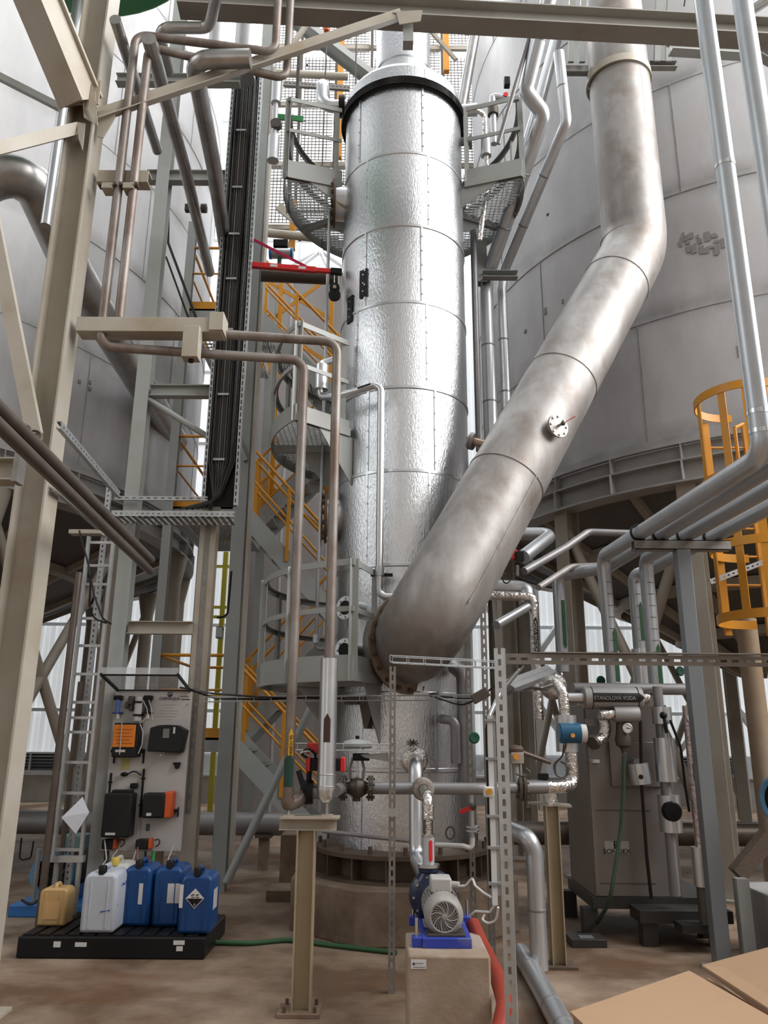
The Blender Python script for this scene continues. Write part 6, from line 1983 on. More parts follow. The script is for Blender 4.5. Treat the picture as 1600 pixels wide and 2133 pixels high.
perforated('strut_rail', None, M_GALVD, p0, p1, 0.055, 0.041, (0, -1, -0.1), pitch=0.062, slot=0.036, sw=0.013, thingargs=('long slotted rail running right from the bright post to the picture edge', 'rail'))
MB().box((vx(1105, 1364, S2Y + 0.1), S2Y + 0.04, p0.z + 0.030), (p1.x, S2Y + 0.10, p0.z + 0.036)).thing('flat_bar', 'flat bar lying on top of the long slotted rail', 'bar', M_GALVD, smooth=False)
p0, p1 = P(815, 1380, 5.72), P(1035, 1392, 5.6)
wt = thing('wire_tray', 'thin wire basket tray crossing in front of the duct foot', 'cable tray', p0)


def wire_tray(root, p0, p1, w=0.12, h=0.045, pitch=0.12, m=M_GALV, up=Vector((0, 0, 1))):
    p0, p1 = Vector(p0), Vector(p1)
    d = (p1 - p0).normalized()
    s = d.cross(up).normalized()
    for (a, b) in ((0, 0), (0, 1), (1, 0), (1, 1), (0.5, 0)):
        o = s * (a - 0.5) * w + up * (b * h)
        MB().tube([p0 + o, p1 + o], 0.003, 5).build('long_wire', m, root)
    L = (p1 - p0).length
    for k in range(int(L / pitch) + 1):
        c = p0 + d * (k * pitch)
        MB().tube([c - s * w / 2 + up * h, c - s * w / 2, c + s * w / 2, c + s * w / 2 + up * h], 0.003, 5).build('cross_wire', m, root)


wire_tray(wt, p0, p1)
wt2 = thing('wire_tray', 'wire basket tray above the diaphragm valve left of the slotted post', 'cable tray', P(620, 1562, 5.75))
wire_tray(wt2, P(615, 1562, 5.85), P(815, 1564, 5.75))
wt3 = thing('wire_tray', 'long thin wire tray across the tower just below the lowest platform', 'cable tray', P(540, 1458, 6.9))
wire_tray(wt3, P(430, 1462, 7.2), P(1000, 1458, 6.55), 0.10, 0.04, 0.16)
MB().tube([P(900, 1450, 6.75), P(892, 1447, 6.7), P(905, 1444, 6.7), P(925, 1452, 6.7), P(1000, 1456, 6.6)], 0.008, 7, 0.05).thing('cable', 'looped black cable lying on the wire tray right of the slotted post', 'cable', M_BLKR)
# bracket arm below basket
MB().plate([P(752, 1572, 5.8), P(808, 1568, 5.75), P(808, 1586, 5.75), P(760, 1578, 5.8)], 0.02).thing('bracket_arm', 'pale tapered bracket arm holding the basket tray at the slotted post', 'bracket', M_STEEL2, smooth=False)
# right hand vertical pipes on the tower
pipe('tower_pipe', 'thick dull pipe standing against the right side of the tower foot', [(vx(968, 1500, 6.95), 6.95, zat(973, 1640, 6.95)), (vx(968, 1500, 6.95), 6.95, zat(962, 1405, 6.95)), (vx(950, 1405, 7.1), 7.2, zat(958, 1385, 6.95))], 0.065, M_PIPED, bend=0.1)
pipe('tower_pipe', 'dark elbow nozzle bending down on the tower foot right of the slotted post', [P(920, 1497, 7.15), P(922, 1497, 6.95), P(948, 1500, 6.9), P(950, 1590, 6.9)], 0.042, M_PIPED, bend=0.09)
dr = thing('drain_line', 'drain pipe with a red lever valve and pale hose right of the pump discharge', 'pipe', P(983, 1760, 6.2))
xq = vx(984, 1720, 6.2)
MB().cyl((xq, 6.2, zat(984, 1745, 6.2)), (xq, 6.2, zat(984, 1650, 6.2)), 0.016, 12).build('pipe_run', M_GALV, dr)
for v in (1722, 1730):
    z = zat(984, v, 6.2)
    MB().cyl((xq, 6.2, z - 0.007), (xq, 6.2, z + 0.007), 0.048, 18).build('flange', M_BLIND, dr)
MB().bar(P(958, 1692, 6.18), P(982, 1682, 6.18), 0.012, 0.03).build('lever', M_RED, dr, smooth=False)
MB().sphere((xq, 6.2, zat(984, 1680, 6.2)), 0.032, 12, 8).build('ball_valve', M_CAST, dr)
MB().tube([(xq, 6.2, zat(984, 1745, 6.2)), P(984, 1768, 6.2), P(965, 1762, 6.2), P(908, 1760, 6.3)], 0.018, 12, 0.05).build('pale_hose', M_WHT, dr)
MB().tube([P(938 + 9 * math.cos(q * math.pi / 8), 1735 + 13 * math.sin(q * math.pi / 8), 6.5) for q in range(16)], 0.006, 6, closed=True).thing('cable', 'small grey cable ring hanging on the tower foot right of the discharge pipe', 'cable', M_CAST)
pipe('tower_pipe', 'thin grey tube slanting across the tower foot behind the T support', [P(672, 1731, 6.95), P(790, 1745, 6.85), P(858, 1752, 6.75)], 0.016, M_PIPED, n=10)

# green hose on the floor
MB().tube([PZ(436, 1963, 0.02), PZ(520, 1965, 0.02), PZ(600, 1957, 0.02), PZ(700, 1970, 0.02), PZ(826, 1984, 0.02)], 0.018, 10, 0.2).thing('hose', 'dark green garden hose lying on the floor in front of the foundation', 'hose', mat('green_garden_hose', (0.03, 0.11, 0.04), 0.5))

# ------------------------------------------------------------------ plate heat exchanger
HXY = 7.2
hx0, hx1 = vx(1226, 1660, HXY), vx(1405, 1660, HXY)
hzb, hzt = zat(1300, 1868, HXY), zat(1300, 1468, HXY)
M_HX = mat('brownish_insulation_box', (0.25, 0.22, 0.20), 0.45, 0.4, col2=(0.20, 0.175, 0.16), scale=2.2, amt=0.2)
hx = thing('heat_exchanger', 'tall brownish boxed plate heat exchanger on a dark skid at the right', 'heat exchanger', ((hx0 + hx1) / 2, HXY + 0.4, 0))
MB().box((hx0, HXY, hzb), (hx1, HXY + 0.85, hzt)).build('casing', M_HX, hx, bev=0.006)
for (a, b) in (((1228, 1400), (1690, 1440)),):
    pass
for v in (1545, 1688, 1840):
    z = zat(1300, v, HXY)
    MB().box((hx0 + 0.03, HXY - 0.004, z - 0.003), (hx1 - 0.22, HXY, z + 0.003)).build('panel_joint', M_CAST, hx, smooth=False)
MB().box((hx0 + 0.015, HXY - 0.012, hzb + 0.02), (hx0 + 0.05, HXY, hzt - 0.02)).build('corner_strip', M_HX, hx, smooth=False)
MB().box((vx(1268, 1560, HXY), HXY - 0.03, zat(1300, 1638, HXY)), (vx(1372, 1560, HXY), HXY, zat(1300, 1545, HXY))).build('access_panel', M_HX, hx, bev=0.004)
a_, b_ = P(1261, 1779, HXY), P(1310, 1752, HXY)
lb_ = MB().box((a_.x, HXY - 0.003, a_.z), (b_.x, HXY - 0.0005, b_.z)).build('maker_label', mat('grey_label', (0.42, 0.385, 0.36), 0.5), hx, smooth=False)
text('SONDEX', 'lettering', lb_, M_BLK, P(1285.5, 1774, HXY - 0.007), R_, U_, 0.055, squeeze=1.05)
a_, b_ = P(1279, 1768, HXY), P(1289, 1752, HXY)
MB().box((a_.x, HXY - 0.005, a_.z), (b_.x, HXY - 0.003, b_.z)).build('emblem', M_BLK, lb_, smooth=False)
text('S', 'lettering', lb_, mat('grey_letter', (0.34, 0.31, 0.29), 0.5), P(1284, 1760, HXY - 0.006), R_, U_, 0.06)
a_, b_ = P(1221 + 8, 1589, HXY), P(1221 + 27, 1582, HXY)
MB().box((a_.x, HXY - 0.016, a_.z), (b_.x, HXY - 0.012, b_.z)).build('tag', M_STK, hx, smooth=False)
text('E1', 'lettering', hx, M_BLK, P(1234, 1585.5, HXY - 0.018), R_, U_, 0.028)
text('SONDEX', 'lettering', hx, M_BLK, Vector((hx1 - 0.10, HXY - 0.002, zat(1415, 1623, HXY))), R_, U_, 0.05)
# skid
M_SKID = mat('black_skid_steel', (0.035, 0.032, 0.03), 0.5)
MB().box((hx0 - 0.02, HXY - 0.02, hzb - 0.09), (hx1 + 0.30, HXY + 0.9, hzb - 0.001)).build('skid_frame', M_SKID, hx, smooth=False)
for x in (hx0 - 0.05, hx1 + 0.18):
    for y in (HXY, HXY + 0.75):
        MB().box((x - 0.05, y, 0), (x + 0.07, y + 0.12, hzb - 0.09)).build('skid_leg', M_SKID, hx, smooth=False)
MB().box((hx0 + 0.28, HXY - 0.30, hzb - 0.14), (hx1 + 0.28, HXY - 0.02, hzb - 0.05)).build('drip_tray', M_SKID, hx, smooth=False)
for x in (hx0 + 0.30, hx1 + 0.12):
    MB().box((x, HXY - 0.28, 0), (x + 0.12, HXY - 0.16, hzb - 0.14)).build('skid_leg', M_SKID, hx, smooth=False)

# lettered jacketed pipe on top
EY = 6.9
er = 0.092
ez = zat(1270, 1454, EY)
ex0, ex1 = vx(1214, 1454, EY), vx(1336, 1454, EY)
ev = thing('lettered_pipe', 'white jacketed pipe with the lettered black arrow above the heat exchanger', 'pipe', (ex0, EY, ez))
MB().lathe((ex0, EY, ez), (1, 0, 0), [(0.04, 0), (er - 0.01, 0), (er, 0.01), (er, ex1 - ex0 - 0.01), (er - 0.01, ex1 - ex0), (0.03, ex1 - ex0)], 32).build('jacket', mat('dull_white_jacket', (0.42, 0.405, 0.40), 0.45, 0.3), ev)
MB().cyl((vx(1176, 1456, EY), EY, ez), (ex0 + 0.02, EY, ez), 0.045, 18).build('pipe_run', M_ALU2, ev)
MB().cyl((ex1 - 0.02, EY, ez), (vx(1352, 1458, EY), EY, ez), 0.04, 18).build('pipe_run', M_FOIL, ev)


def hband(parent, m, x0, x1, Y, z, r, half=0.5, tilt=-90, name='black_arrow'):
    vs, fs = [], []
    n = 6
    for k in range(n + 1):
        a = rad(tilt) - half + 2 * half * k / n
        y, zz_ = Y + math.cos(a - rad(-90) + math.pi) * r * 0, 0
        yy = Y - r * math.cos(a + math.pi / 2)
        zq_ = z + r * math.sin(a + math.pi / 2)
        q = 1 - abs(k / n * 2 - 1)
        vs += [(x0, yy, zq_), (x1 - 0.04 + 0.04 * q, yy, zq_)]
    for k in range(n):
        fs.append((2 * k, 2 * k + 1, 2 * k + 3, 2 * k + 2))
    return MB().add(vs, fs).build(name, m, parent)


M_LETBLK = mat('black_label', (0.012, 0.012, 0.012), 0.4)
hb = hband(ev, M_LETBLK, vx(1230, 1454, EY), vx(1336, 1454, EY), EY, ez, er + 0.002, 0.42)
text('ETANOLOVÁ VODA', 'lettering', ev, mat('grey_lettering', (0.40, 0.39, 0.38), 0.5), Vector((vx(1281, 1455, EY - er), EY - er - 0.004, ez - 0.005)), R_, U_, 0.046, squeeze=0.84)
for x in (vx(1231, 1454, EY), vx(1325, 1454, EY)):
    MB().lathe((x, EY, ez), (1, 0, 0), [(er, -0.003), (er + 0.003, -0.003), (er + 0.003, 0.003), (er, 0.003)], 28).build('cable_tie', M_BLK, ev)

# foil elbow, flow meter and its blue transmitter
FMY = 6.35
fm = thing('flow_meter', 'blue transmitter with orange button on a silver jacketed riser left of the exchanger', 'flow meter', P(1180, 1640, FMY))
fmx = vx(1180, 1530, FMY)
MB().tube([(hxr, HY + 0.25, hz), (vx(1165, 1643, FMY), FMY - 0.1, hz), (fmx + 0.03, FMY, hz), (fmx + 0.03, FMY, zat(1188, 1560, FMY))], 0.048, 20, 0.11).build('foil_elbow', M_FOIL, fm)
MB().tube([(fmx, FMY, zat(1180, 1500, FMY)), (vx(1172, 1440, FMY), FMY, zat(1172, 1440, FMY)), (vx(1160, 1418, FMY), FMY + 0.08, zat(1160, 1415, FMY)), (vx(1150, 1428, FMY), FMY + 0.35, zat(1150, 1428, FMY))], 0.042, 18, 0.08).build('foil_riser', M_FOIL, fm)
MB().sphere(P(1152, 1428, FMY + 0.3), 0.115, 18, 12).build('foil_ball', M_FOIL, fm)
MB().cyl((fmx, FMY, zat(1180, 1566, FMY)), (fmx, FMY, zat(1178, 1490, FMY)), 0.083, 28).build('silver_jacket', M_ALU2, fm)
M_TBL = mat('petrol_blue_housing', (0.012, 0.11, 0.22), 0.35)
tz_ = zat(1186, 1527, FMY - 0.12)
tx0, tx1 = vx(1166, 1527, FMY - 0.14), vx(1208, 1527, FMY - 0.14)
tr_ = MB().cyl((tx0, FMY - 0.14, tz_), (tx1, FMY - 0.14, tz_), 0.075, 24).build('transmitter', M_TBL, fm)
MB().cyl((tx0 - 0.006, FMY - 0.14, tz_), (tx0, FMY - 0.14, tz_), 0.06, 24).build('cover', mat('pale_blue_cover', (0.04, 0.20, 0.36), 0.35), tr_)
MB().cyl((tx1, FMY - 0.14, tz_), (tx1 + 0.045, FMY - 0.14, tz_), 0.066, 24).build('end_cap', M_WHT, tr_)
q = P(1193, 1532, FMY - 0.22)
MB().cyl(q, q + Vector((0, -0.012, 0)), 0.016, 14).build('orange_button', mat('orange_button', (0.9, 0.36, 0.06), 0.4), tr_)
for k in range(2):
    MB().tube([P(1175 + 5 * k, 1547, FMY - 0.14), P(1172, 1575, FMY - 0.1), P(1152 + 4 * k, 1592, FMY - 0.08), P(1158, 1618, FMY - 0.08), P(1182, 1620, FMY - 0.08), P(1186 - 4 * k, 1595, FMY - 0.08), P(1168, 1586, FMY - 0.06)], 0.006, 6, 0.05).build('cable_loop', M_CAST, tr_)

# flanged valve piece between the posts
fv = thing('flanged_pipe', 'dark flange pair and pipe spool on the header left of the exchanger', 'flange', (hxr, HY + 0.25, hz - 0.09))
for dx in (-0.02, 0.012):
    MB().lathe((hxr + dx, HY + 0.25, hz), (1, 0, 0), [(0.035, -0.012), (0.098, -0.012), (0.098, 0.012), (0.035, 0.012)], 28).build('flange', M_CAST, fv)
for k in range(8):
    a = k * math.pi / 4 + 0.39
    MB().cyl((hxr - 0.045, HY + 0.25 + 0.078 * math.cos(a), hz + 0.078 * math.sin(a)), (hxr + 0.04, HY + 0.25 + 0.078 * math.cos(a), hz + 0.078 * math.sin(a)), 0.009, 6).build('bolt', M_CAST, fv)
MB().cyl((hxr, HY + 0.25, hz), (vx(1138, 1643, HY + 0.3), HY + 0.3, hz), 0.05, 20).build('spool', M_PIPED, fv)
q = P(1132, 1618, HY + 0.3)
MB().box((q.x - 0.04, q.y - 0.03, q.z - 0.02), (q.x + 0.035, q.y + 0.03, q.z + 0.025)).build('sensor_box', M_BLK, fv, bev=0.004)

# rusty control valve head with orange button
cv = thing('control_valve', 'rusty diaphragm control valve with an orange button behind the bright post', 'valve', P(1075, 1640, HY + 0.2))
q = P(1074, 1566, HY + 0.2)
CVY = HY + 0.2
cx_ = q.x
MB().lathe((cx_, CVY, zat(1074, 1560, CVY)), (0, 0, 1), [(0.001, -0.035), (0.055, -0.03), (0.062, 0.0), (0.05, 0.02), (0.001, 0.03)], 24).build('head', M_RUST, cv)
MB().cyl((cx_, CVY, zat(1074, 1640, CVY)), (cx_, CVY, zat(1074, 1565, CVY)), 0.02, 12).build('stem', M_STEEL2, cv)
MB().box((cx_ - 0.04, CVY - 0.06, zat(1074, 1590, CVY)), (cx_ + 0.05, CVY + 0.04, zat(1074, 1567, CVY))).build('positioner', M_STEEL, cv, bev=0.004)
q = P(1075, 1576, CVY - 0.07)
MB().cyl(q, q + Vector((0, -0.02, 0)), 0.022, 14).build('orange_button', mat('orange_button', (0.9, 0.36, 0.06), 0.4), cv)
MB().tube([P(1085, 1566, CVY), P(1146, 1588, CVY + 0.1)], 0.018, 10).build('lever_tube', M_DARKP, cv)
for s in (-1, 1):
    MB().cyl((cx_ + s * 0.035, CVY, zat(1074, 1635, CVY)), (cx_ + s * 0.035, CVY, zat(1074, 1590, CVY)), 0.008, 8).build('yoke_rod', M_GALV, cv)

# emergency stop, conduits beside the bright post
es = thing('emergency_stop', 'small white push button box with a yellow button left of the bright post', 'switch', P(1018, 1660, 4.25))
a_, b_ = P(1009, 1660, 4.25), P(1028, 1639, 4.25)
MB().box((a_.x, 4.22, a_.z), (b_.x, 4.29, b_.z)).build('box', M_WHT, es, bev=0.004)
q = P(1019, 1649, 4.2)
MB().cyl((q.x, 4.22, q.z), (q.x, 4.195, q.z), 0.015, 18).build('button', mat('amber_button', (0.85, 0.42, 0.03), 0.4), es)
for k, (u, lb) in enumerate(((1024, 'pale conduit strip left of the bright slotted post, outer one'), (1030, 'pale conduit strip left of the bright slotted post, inner one'))):
    x = vx(u + 2, 1700, 4.3 + 0.05 * k)
    Y = 4.3 + 0.05 * k
    c = thing('conduit', lb, 'conduit', (x, Y, zat(u, 1885, Y)), 'conduits at the bright post')
    MB().box((x - 0.013, Y - 0.01, zat(u, 1885 - 20 * k, Y)), (x + 0.013, Y + 0.01, zat(u, 1490, Y))).build('strip', M_WHT if k == 0 else M_GALV, c, smooth=False)
    for v in (1500, 1580, 1700, 1765, 1840):
        z = zat(u, v, Y)
        MB().box((x - 0.03, Y - 0.02, z - 0.006), (x + 0.03, Y + 0.02, z + 0.006)).build('saddle', M_GALV, c, smooth=False)
for k in range(3):
    x = vx(1016 + 4 * k, 1650, 4.4)
    MB().tube([P(1075 + 8 * k, 1400 - 6 * k, 5.2), P(1040 + 4 * k, 1440, 4.6), (x, 4.4, zat(1017, 1500, 4.4)), (x, 4.4, zat(1017, 1850, 4.4))], 0.007, 7, 0.12).thing('cable', ('leftmost', 'middle', 'rightmost')[k] + ' of three cables dropping beside the bright post', 'cable', (M_BLKR, M_GALV, M_CAST)[k])
p0, p1 = P(1062, 1425, 5.4), P(1150, 1392, 6.2)
perforated('cable_tray', None, M_GALV, p0, p1, 0.09, 0.05, (-0.4, -1, 0), pitch=0.045, slot=0.012, sw=0.01, thingargs=('short perforated tray sloping behind the bright post', 'cable tray'))
MB().bar(P(985, 1458, 4.9), P(1016, 1440, 4.9), 0.06, 0.06).thing('junction_box', 'dark slanted junction box left of the top of the bright post', 'box', M_CAST, bev=0.004)

# right pipe support
RSY = 6.35
rsx = vx(1156, 1850, RSY)
rs = thing('pipe_support', 'cream post with a small top plate in front of the heat exchanger', 'support', (rsx, RSY, 0))
MB().ibeam((rsx, RSY, 0.02), (rsx, RSY, zat(1150, 1680, RSY)), 0.10, 0.11, up=(1, 0, 0), tf=0.008, tw=0.007).build('post', mat('yellowed_cream_paint', (0.44, 0.36, 0.25), 0.45, col2=(0.40, 0.30, 0.18), scale=2, amt=0.2), rs, smooth=False)
z_ = zat(1150, 1678, RSY)
MB().plate([(rsx - 0.18, RSY - 0.02, z_ + 0.02), (rsx + 0.14, RSY - 0.08, z_), (rsx + 0.16, RSY + 0.1, z_), (rsx - 0.1, RSY + 0.1, z_ + 0.015)], 0.015).build('top_plate', M_STEEL, rs, smooth=False)
MB().cyl((rsx, RSY, z_), (rsx, RSY, hz - 0.03), 0.055, 16).build('pipe_shoe', M_FOIL, rs)
MB().cbox((rsx, RSY, 0.01), 0.24, 0.2, 0.02).build('base_plate', M_RUST, rs, smooth=False)
# insulated pipe with elbow right of the bright post, and the floor pipe towards the camera
gpY = 6.05
gx_ = vx(1118, 1880, gpY)
pipe('insulated_pipe', 'grey insulated pipe bending down to the floor right of the bright post', [(vx(1068, 1738, gpY), gpY + 0.25, zat(1075, 1735, gpY)), (gx_ - 0.04, gpY, zat(1100, 1745, gpY)), (gx_, gpY, zat(1110, 1775, gpY)), (gx_, gpY, 0.06)], 0.062, M_PIPE, bend=0.14, n=24, seams=0.35, seam_mat=M_PIPED)
pipe('insulated_pipe', 'grey insulated pipe lying on the floor towards the bottom edge', [PZ(1085, 1985, 0.08), PZ(1130, 2060, 0.08), PZ(1205, 2200, 0.08)], 0.065, M_PIPE, n=24, seams=0.4, seam_mat=M_PIPED)

# ------------------------------------------------------------------ jackets and valves on the right of the exchanger
JY = 7.0


def jacket(parent, u, v0, v1, r, m, Y=JY):
    x = vx(u, (v0 + v1) / 2, Y)
    return MB().cyl((x, Y, zat(u, v1, Y)), (x, Y, zat(u, v0, Y)), r, 24).build('jacket', m, parent)


jk = thing('valve_line', 'vertical pipe string with silver jackets and a black lever on the right of the exchanger', 'pipe', P(1390, 1860, JY))
x_ = vx(1388, 1650, JY)
MB().cyl((x_, JY, zat(1395, 1866, JY)), (x_, JY, zat(1380, 1430, JY)), 0.042, 18).build('pipe_run', M_PIPED, jk)
jacket(jk, 1379, 1473, 1508, 0.082, M_ALU2)
jacket(jk, 1386, 1537, 1628, 0.086, M_ALU2)
j4 = jacket(jk, 1396, 1656, 1733, 0.092, M_ALU2)
q = P(1399, 1690, JY - 0.09)
MB().lathe(q, (0, -1, 0), [(0.001, 0.05), (0.068, 0.045), (0.078, 0.03), (0.078, -0.02)], 24).build('black_cap', M_BLK, jk)
q = P(1382, 1490, JY - 0.085)
MB().sphere(q, 0.032, 12, 8).build('valve_knob', M_BLK, jk)
MB().bar(q, P(1389, 1527, JY - 0.1), 0.02, 0.03, up=(0, 1, 0)).build('lever', M_BLK, jk, smooth=False)
jb = thing('jacketed_valve', 'small slanted silver jacket in front of the exchanger access panel', 'valve', P(1333, 1612, JY))
q0, q1 = P(1337, 1633, JY), P(1329, 1590, JY)
MB().cyl(q0, q1, 0.085, 24).build('jacket', M_ALU2, jb)
MB().cyl(q0 + Vector((-0.03, -0.084, 0.06)), q0 + Vector((-0.03, -0.09, 0.06)), 0.02, 12).build('hole', M_BLK, jb)
MB().cyl(q1, q1 + Vector((0.0, 0.25, 0.0)), 0.04, 14).build('pipe_stub', M_PIPED, jb)
sj = thing('jacketed_valve', 'smaller white jacket hanging below the lettered pipe', 'valve', P(1304, 1488, 6.85))
MB().cyl(P(1279, 1488, 6.85), P(1330, 1488, 6.85), 0.065, 24).build('jacket', mat('dull_white_jacket', (0.42, 0.405, 0.40), 0.45, 0.3), sj)
MB().cyl(P(1250, 1490, 6.85), P(1280, 1488, 6.85), 0.045, 18).build('dark_pipe', M_FOIL, sj)
tr2 = thing('strainer', 'dark strainer bowl with a round pressure gauge below the lettered pipe', 'strainer', P(1297, 1560, 6.9))
q = P(1298, 1540, 6.9)
MB().lathe((q.x, 6.9, q.z), (0, 0, 1), [(0.02, -0.10), (0.03, -0.07), (0.06, -0.05), (0.068, 0.0), (0.055, 0.05), (0.045, 0.16)], 24).build('bowl', M_CAST, tr2)
MB().cyl((q.x, 6.9, q.z - 0.12), (q.x, 6.9, q.z - 0.08), 0.02, 10).build('drain_cock', M_CAST, tr2)
g_ = P(1307, 1517, 6.82)
gg = MB().lathe(g_, (0, -1, 0), [(0.001, -0.02), (0.040, -0.02), (0.042, 0.01), (0.036, 0.012)], 24).build('gauge_case', M_ALU2, tr2)
MB().cyl(g_ + Vector((0, -0.004, 0)), g_ + Vector((0, -0.008, 0)), 0.036, 24).build('gauge_face', M_WHT, gg)
MB().bar(g_ + Vector((-0.012, -0.010, 0.004)), g_ + Vector((0.022, -0.010, -0.004)), 0.002, 0.004).build('pointer', M_BLK, gg, smooth=False)
fe = thing('foil_elbow', 'crinkled foil wrapped elbow with a dark open flange at the upper left of the exchanger', 'pipe', P(1250, 1545, 6.95))
MB().tube([P(1255, 1490, 6.95), P(1262, 1515, 6.95), P(1258, 1535, 6.95), P(1238, 1546, 6.9)], 0.05, 18, 0.06).build('foil_run', M_FOIL, fe)
MB().lathe(P(1238, 1546, 6.88), (-0.7, -0.6, -0.3), [(0.001, 0.03), (0.055, 0.03), (0.06, 0.0), (0.04, -0.02)], 20).build('open_flange', M_CAST, fe)
MB().box(tuple(P(1222, 1512, 7.0)), tuple(P(1255, 1498, 7.05))).build('bracket', M_PIPED, fe, smooth=False)
pipe('cross_pipe', 'dull horizontal pipe above the lettered jacket, under the long slotted rail', [P(1195, 1434, 7.15), P(1443, 1436, 7.15)], 0.05, M_PIPED)
pipe('foil_pipe', 'reddish foil wrapped vertical pipe beside the steel stand on the right', [(vx(1446, 1620, 6.75), 6.75, zat(1460, 1770, 6.75)), (vx(1446, 1620, 6.75), 6.75, zat(1438, 1470, 6.75))], 0.042, mat('reddish_foil', (0.60, 0.50, 0.48), 0.28, 0.9, col2=(0.45, 0.36, 0.34), scale=10, bump=0.5, bscale=25))
lj = thing('jacketed_valve', 'tall silver jacket near the floor beside the steel stand', 'valve', P(1462, 1845, 6.75))
x_ = vx(1460, 1805, 6.75)
MB().cyl((x_, 6.75, zat(1463, 1846, 6.75)), (x_, 6.75, zat(1457, 1764, 6.75)), 0.065, 22).build('jacket', M_ALU2, lj)
MB().cyl((x_, 6.75, 0.2), (x_, 6.75, zat(1463, 1845, 6.75)), 0.05, 14).build('valve_foot', M_CAST, lj)
MB().box((x_ - 0.2, 6.72, 0.14), (x_ + 0.1, 6.9, 0.2)).build('foot_pad', M_SKID, lj, smooth=False)
MB().tube([P(1300, 1573, 6.85), P(1299, 1640, 6.85), P(1293, 1730, 6.85), P(1283, 1800, 6.8), P(1270, 1880, 6.75), PZ(1235, 1937, 0.02), PZ(1180, 1950, 0.02)], 0.016, 10, 0.3).thing('hose', 'green hose hanging down the front of the heat exchanger to the floor', 'hose', mat('dark_green_hose', (0.035, 0.07, 0.04), 0.5))
MB().tube([P(1334, 1500, 6.95), P(1337, 1640, 6.95), P(1347, 1780, 6.95), P(1357, 1872, 6.95)], 0.014, 8, 0.3).thing('cable', 'black cable running straight down the front of the heat exchanger', 'cable', M_BLK)
MB().tube([P(1396, 1500, 6.9), P(1418, 1555, 6.9), P(1428, 1640, 6.95), P(1436, 1690, 7.0)], 0.012, 8, 0.3).thing('cable', 'black cable bowing right of the jacketed pipe string', 'cable', M_BLK)

# ------------------------------------------------------------------ stand and the bundle of sloping pipes
SY = 6.3
sx0 = vx(1474, 1700, SY)
zA = zat(1400, 1137, SY)
std = thing('pipe_stand', 'grey square tube stand carrying the four sloping pipes on the right', 'stand', (sx0, SY, 0))
MB().box((sx0 - 0.055, SY - 0.05, 0.02), (sx0 + 0.055, SY + 0.05, zA - 0.04)).build('post', mat('grey_green_tube', (0.22, 0.24, 0.255), 0.4, 0.3), std, bev=0.004)
MB().box((sx0 - 0.12, SY - 0.10, 0), (sx0 + 0.12, SY + 0.10, 0.02)).build('base_plate', M_STEEL2, std, smooth=False)
ax0, ax1 = vx(1319, 1145, SY), vx(1520, 1152, SY)
mb = MB()
t = 0.006
mb.box((ax0, SY - 0.045, zA - 0.04), (ax1, SY - 0.045 + t, zA + 0.04)).box((ax0, SY + 0.045 - t, zA - 0.04), (ax1, SY + 0.045, zA + 0.04))
mb.box((ax0, SY - 0.045, zA + 0.04 - t), (ax1, SY + 0.045, zA + 0.04)).box((ax0, SY - 0.045, zA - 0.04), (ax1, SY + 0.045, zA - 0.04 + t))
mb.build('cross_arm', M_GALVD, std, smooth=False)
MB().box((sx0 + 0.16, SY - 0.02, 0.0), (sx0 + 0.25, SY + 0.06, zat(1520, 1830, SY))).build('side_post', M_STEEL2, std, smooth=False)
zP = zat(1331, 1109, SY)
pe1 = PZ(1590, 948, zP)
ps1 = PZ(1254, 1168, zP)
dirp = (pe1 - ps1).normalized()
rP = 0.062
rings = [(1331, 1109), (1376, 1113), (1427, 1115), (1482, 1119)]
names = ('leftmost', 'second', 'third', 'rightmost')
M_PG = mat('blue_grey_pipe_jacket', (0.56, 0.59, 0.62), 0.38, 0.6, col2=(0.47, 0.50, 0.53), scale=4, amt=0.2)
vdrop = [(1288, 1470, None), None, (1352, 1440, None), None]
ends = []
anch = [PZ(u, v, zP) for u, v in rings]


def t_for_pixel(k, v):
    return PZ(0, v, zP)


def along(k, u_target):
    lo, hi = -4.0, 4.0
    best = min((abs((lambda p: (800 + FPX * ((p - CAM).dot(_R)) / ((p - CAM).dot(_F))))(anch[k] + dirp * (lo + (hi - lo) * i / 400)) - u_target), lo + (hi - lo) * i / 400) for i in range(401))
    return anch[k] + dirp * best[1]


pk = []
e1 = pe1
v1top = Vector((e1.x, e1.y, 9.0))
s1 = along(0, 1256)
runs = [
    [v1top, e1, s1, Vector((s1.x + 0.02, s1.y, zat(1290, 1440, s1.y)))],
    None, None, None]
s2 = along(1, 1262)


def _u_at(p, v):
    q = Vector((p.x, p.y, zat(1560, v, p.y)))
    return 800 + FPX * ((q - CAM).dot(_R)) / ((q - CAM).dot(_F))


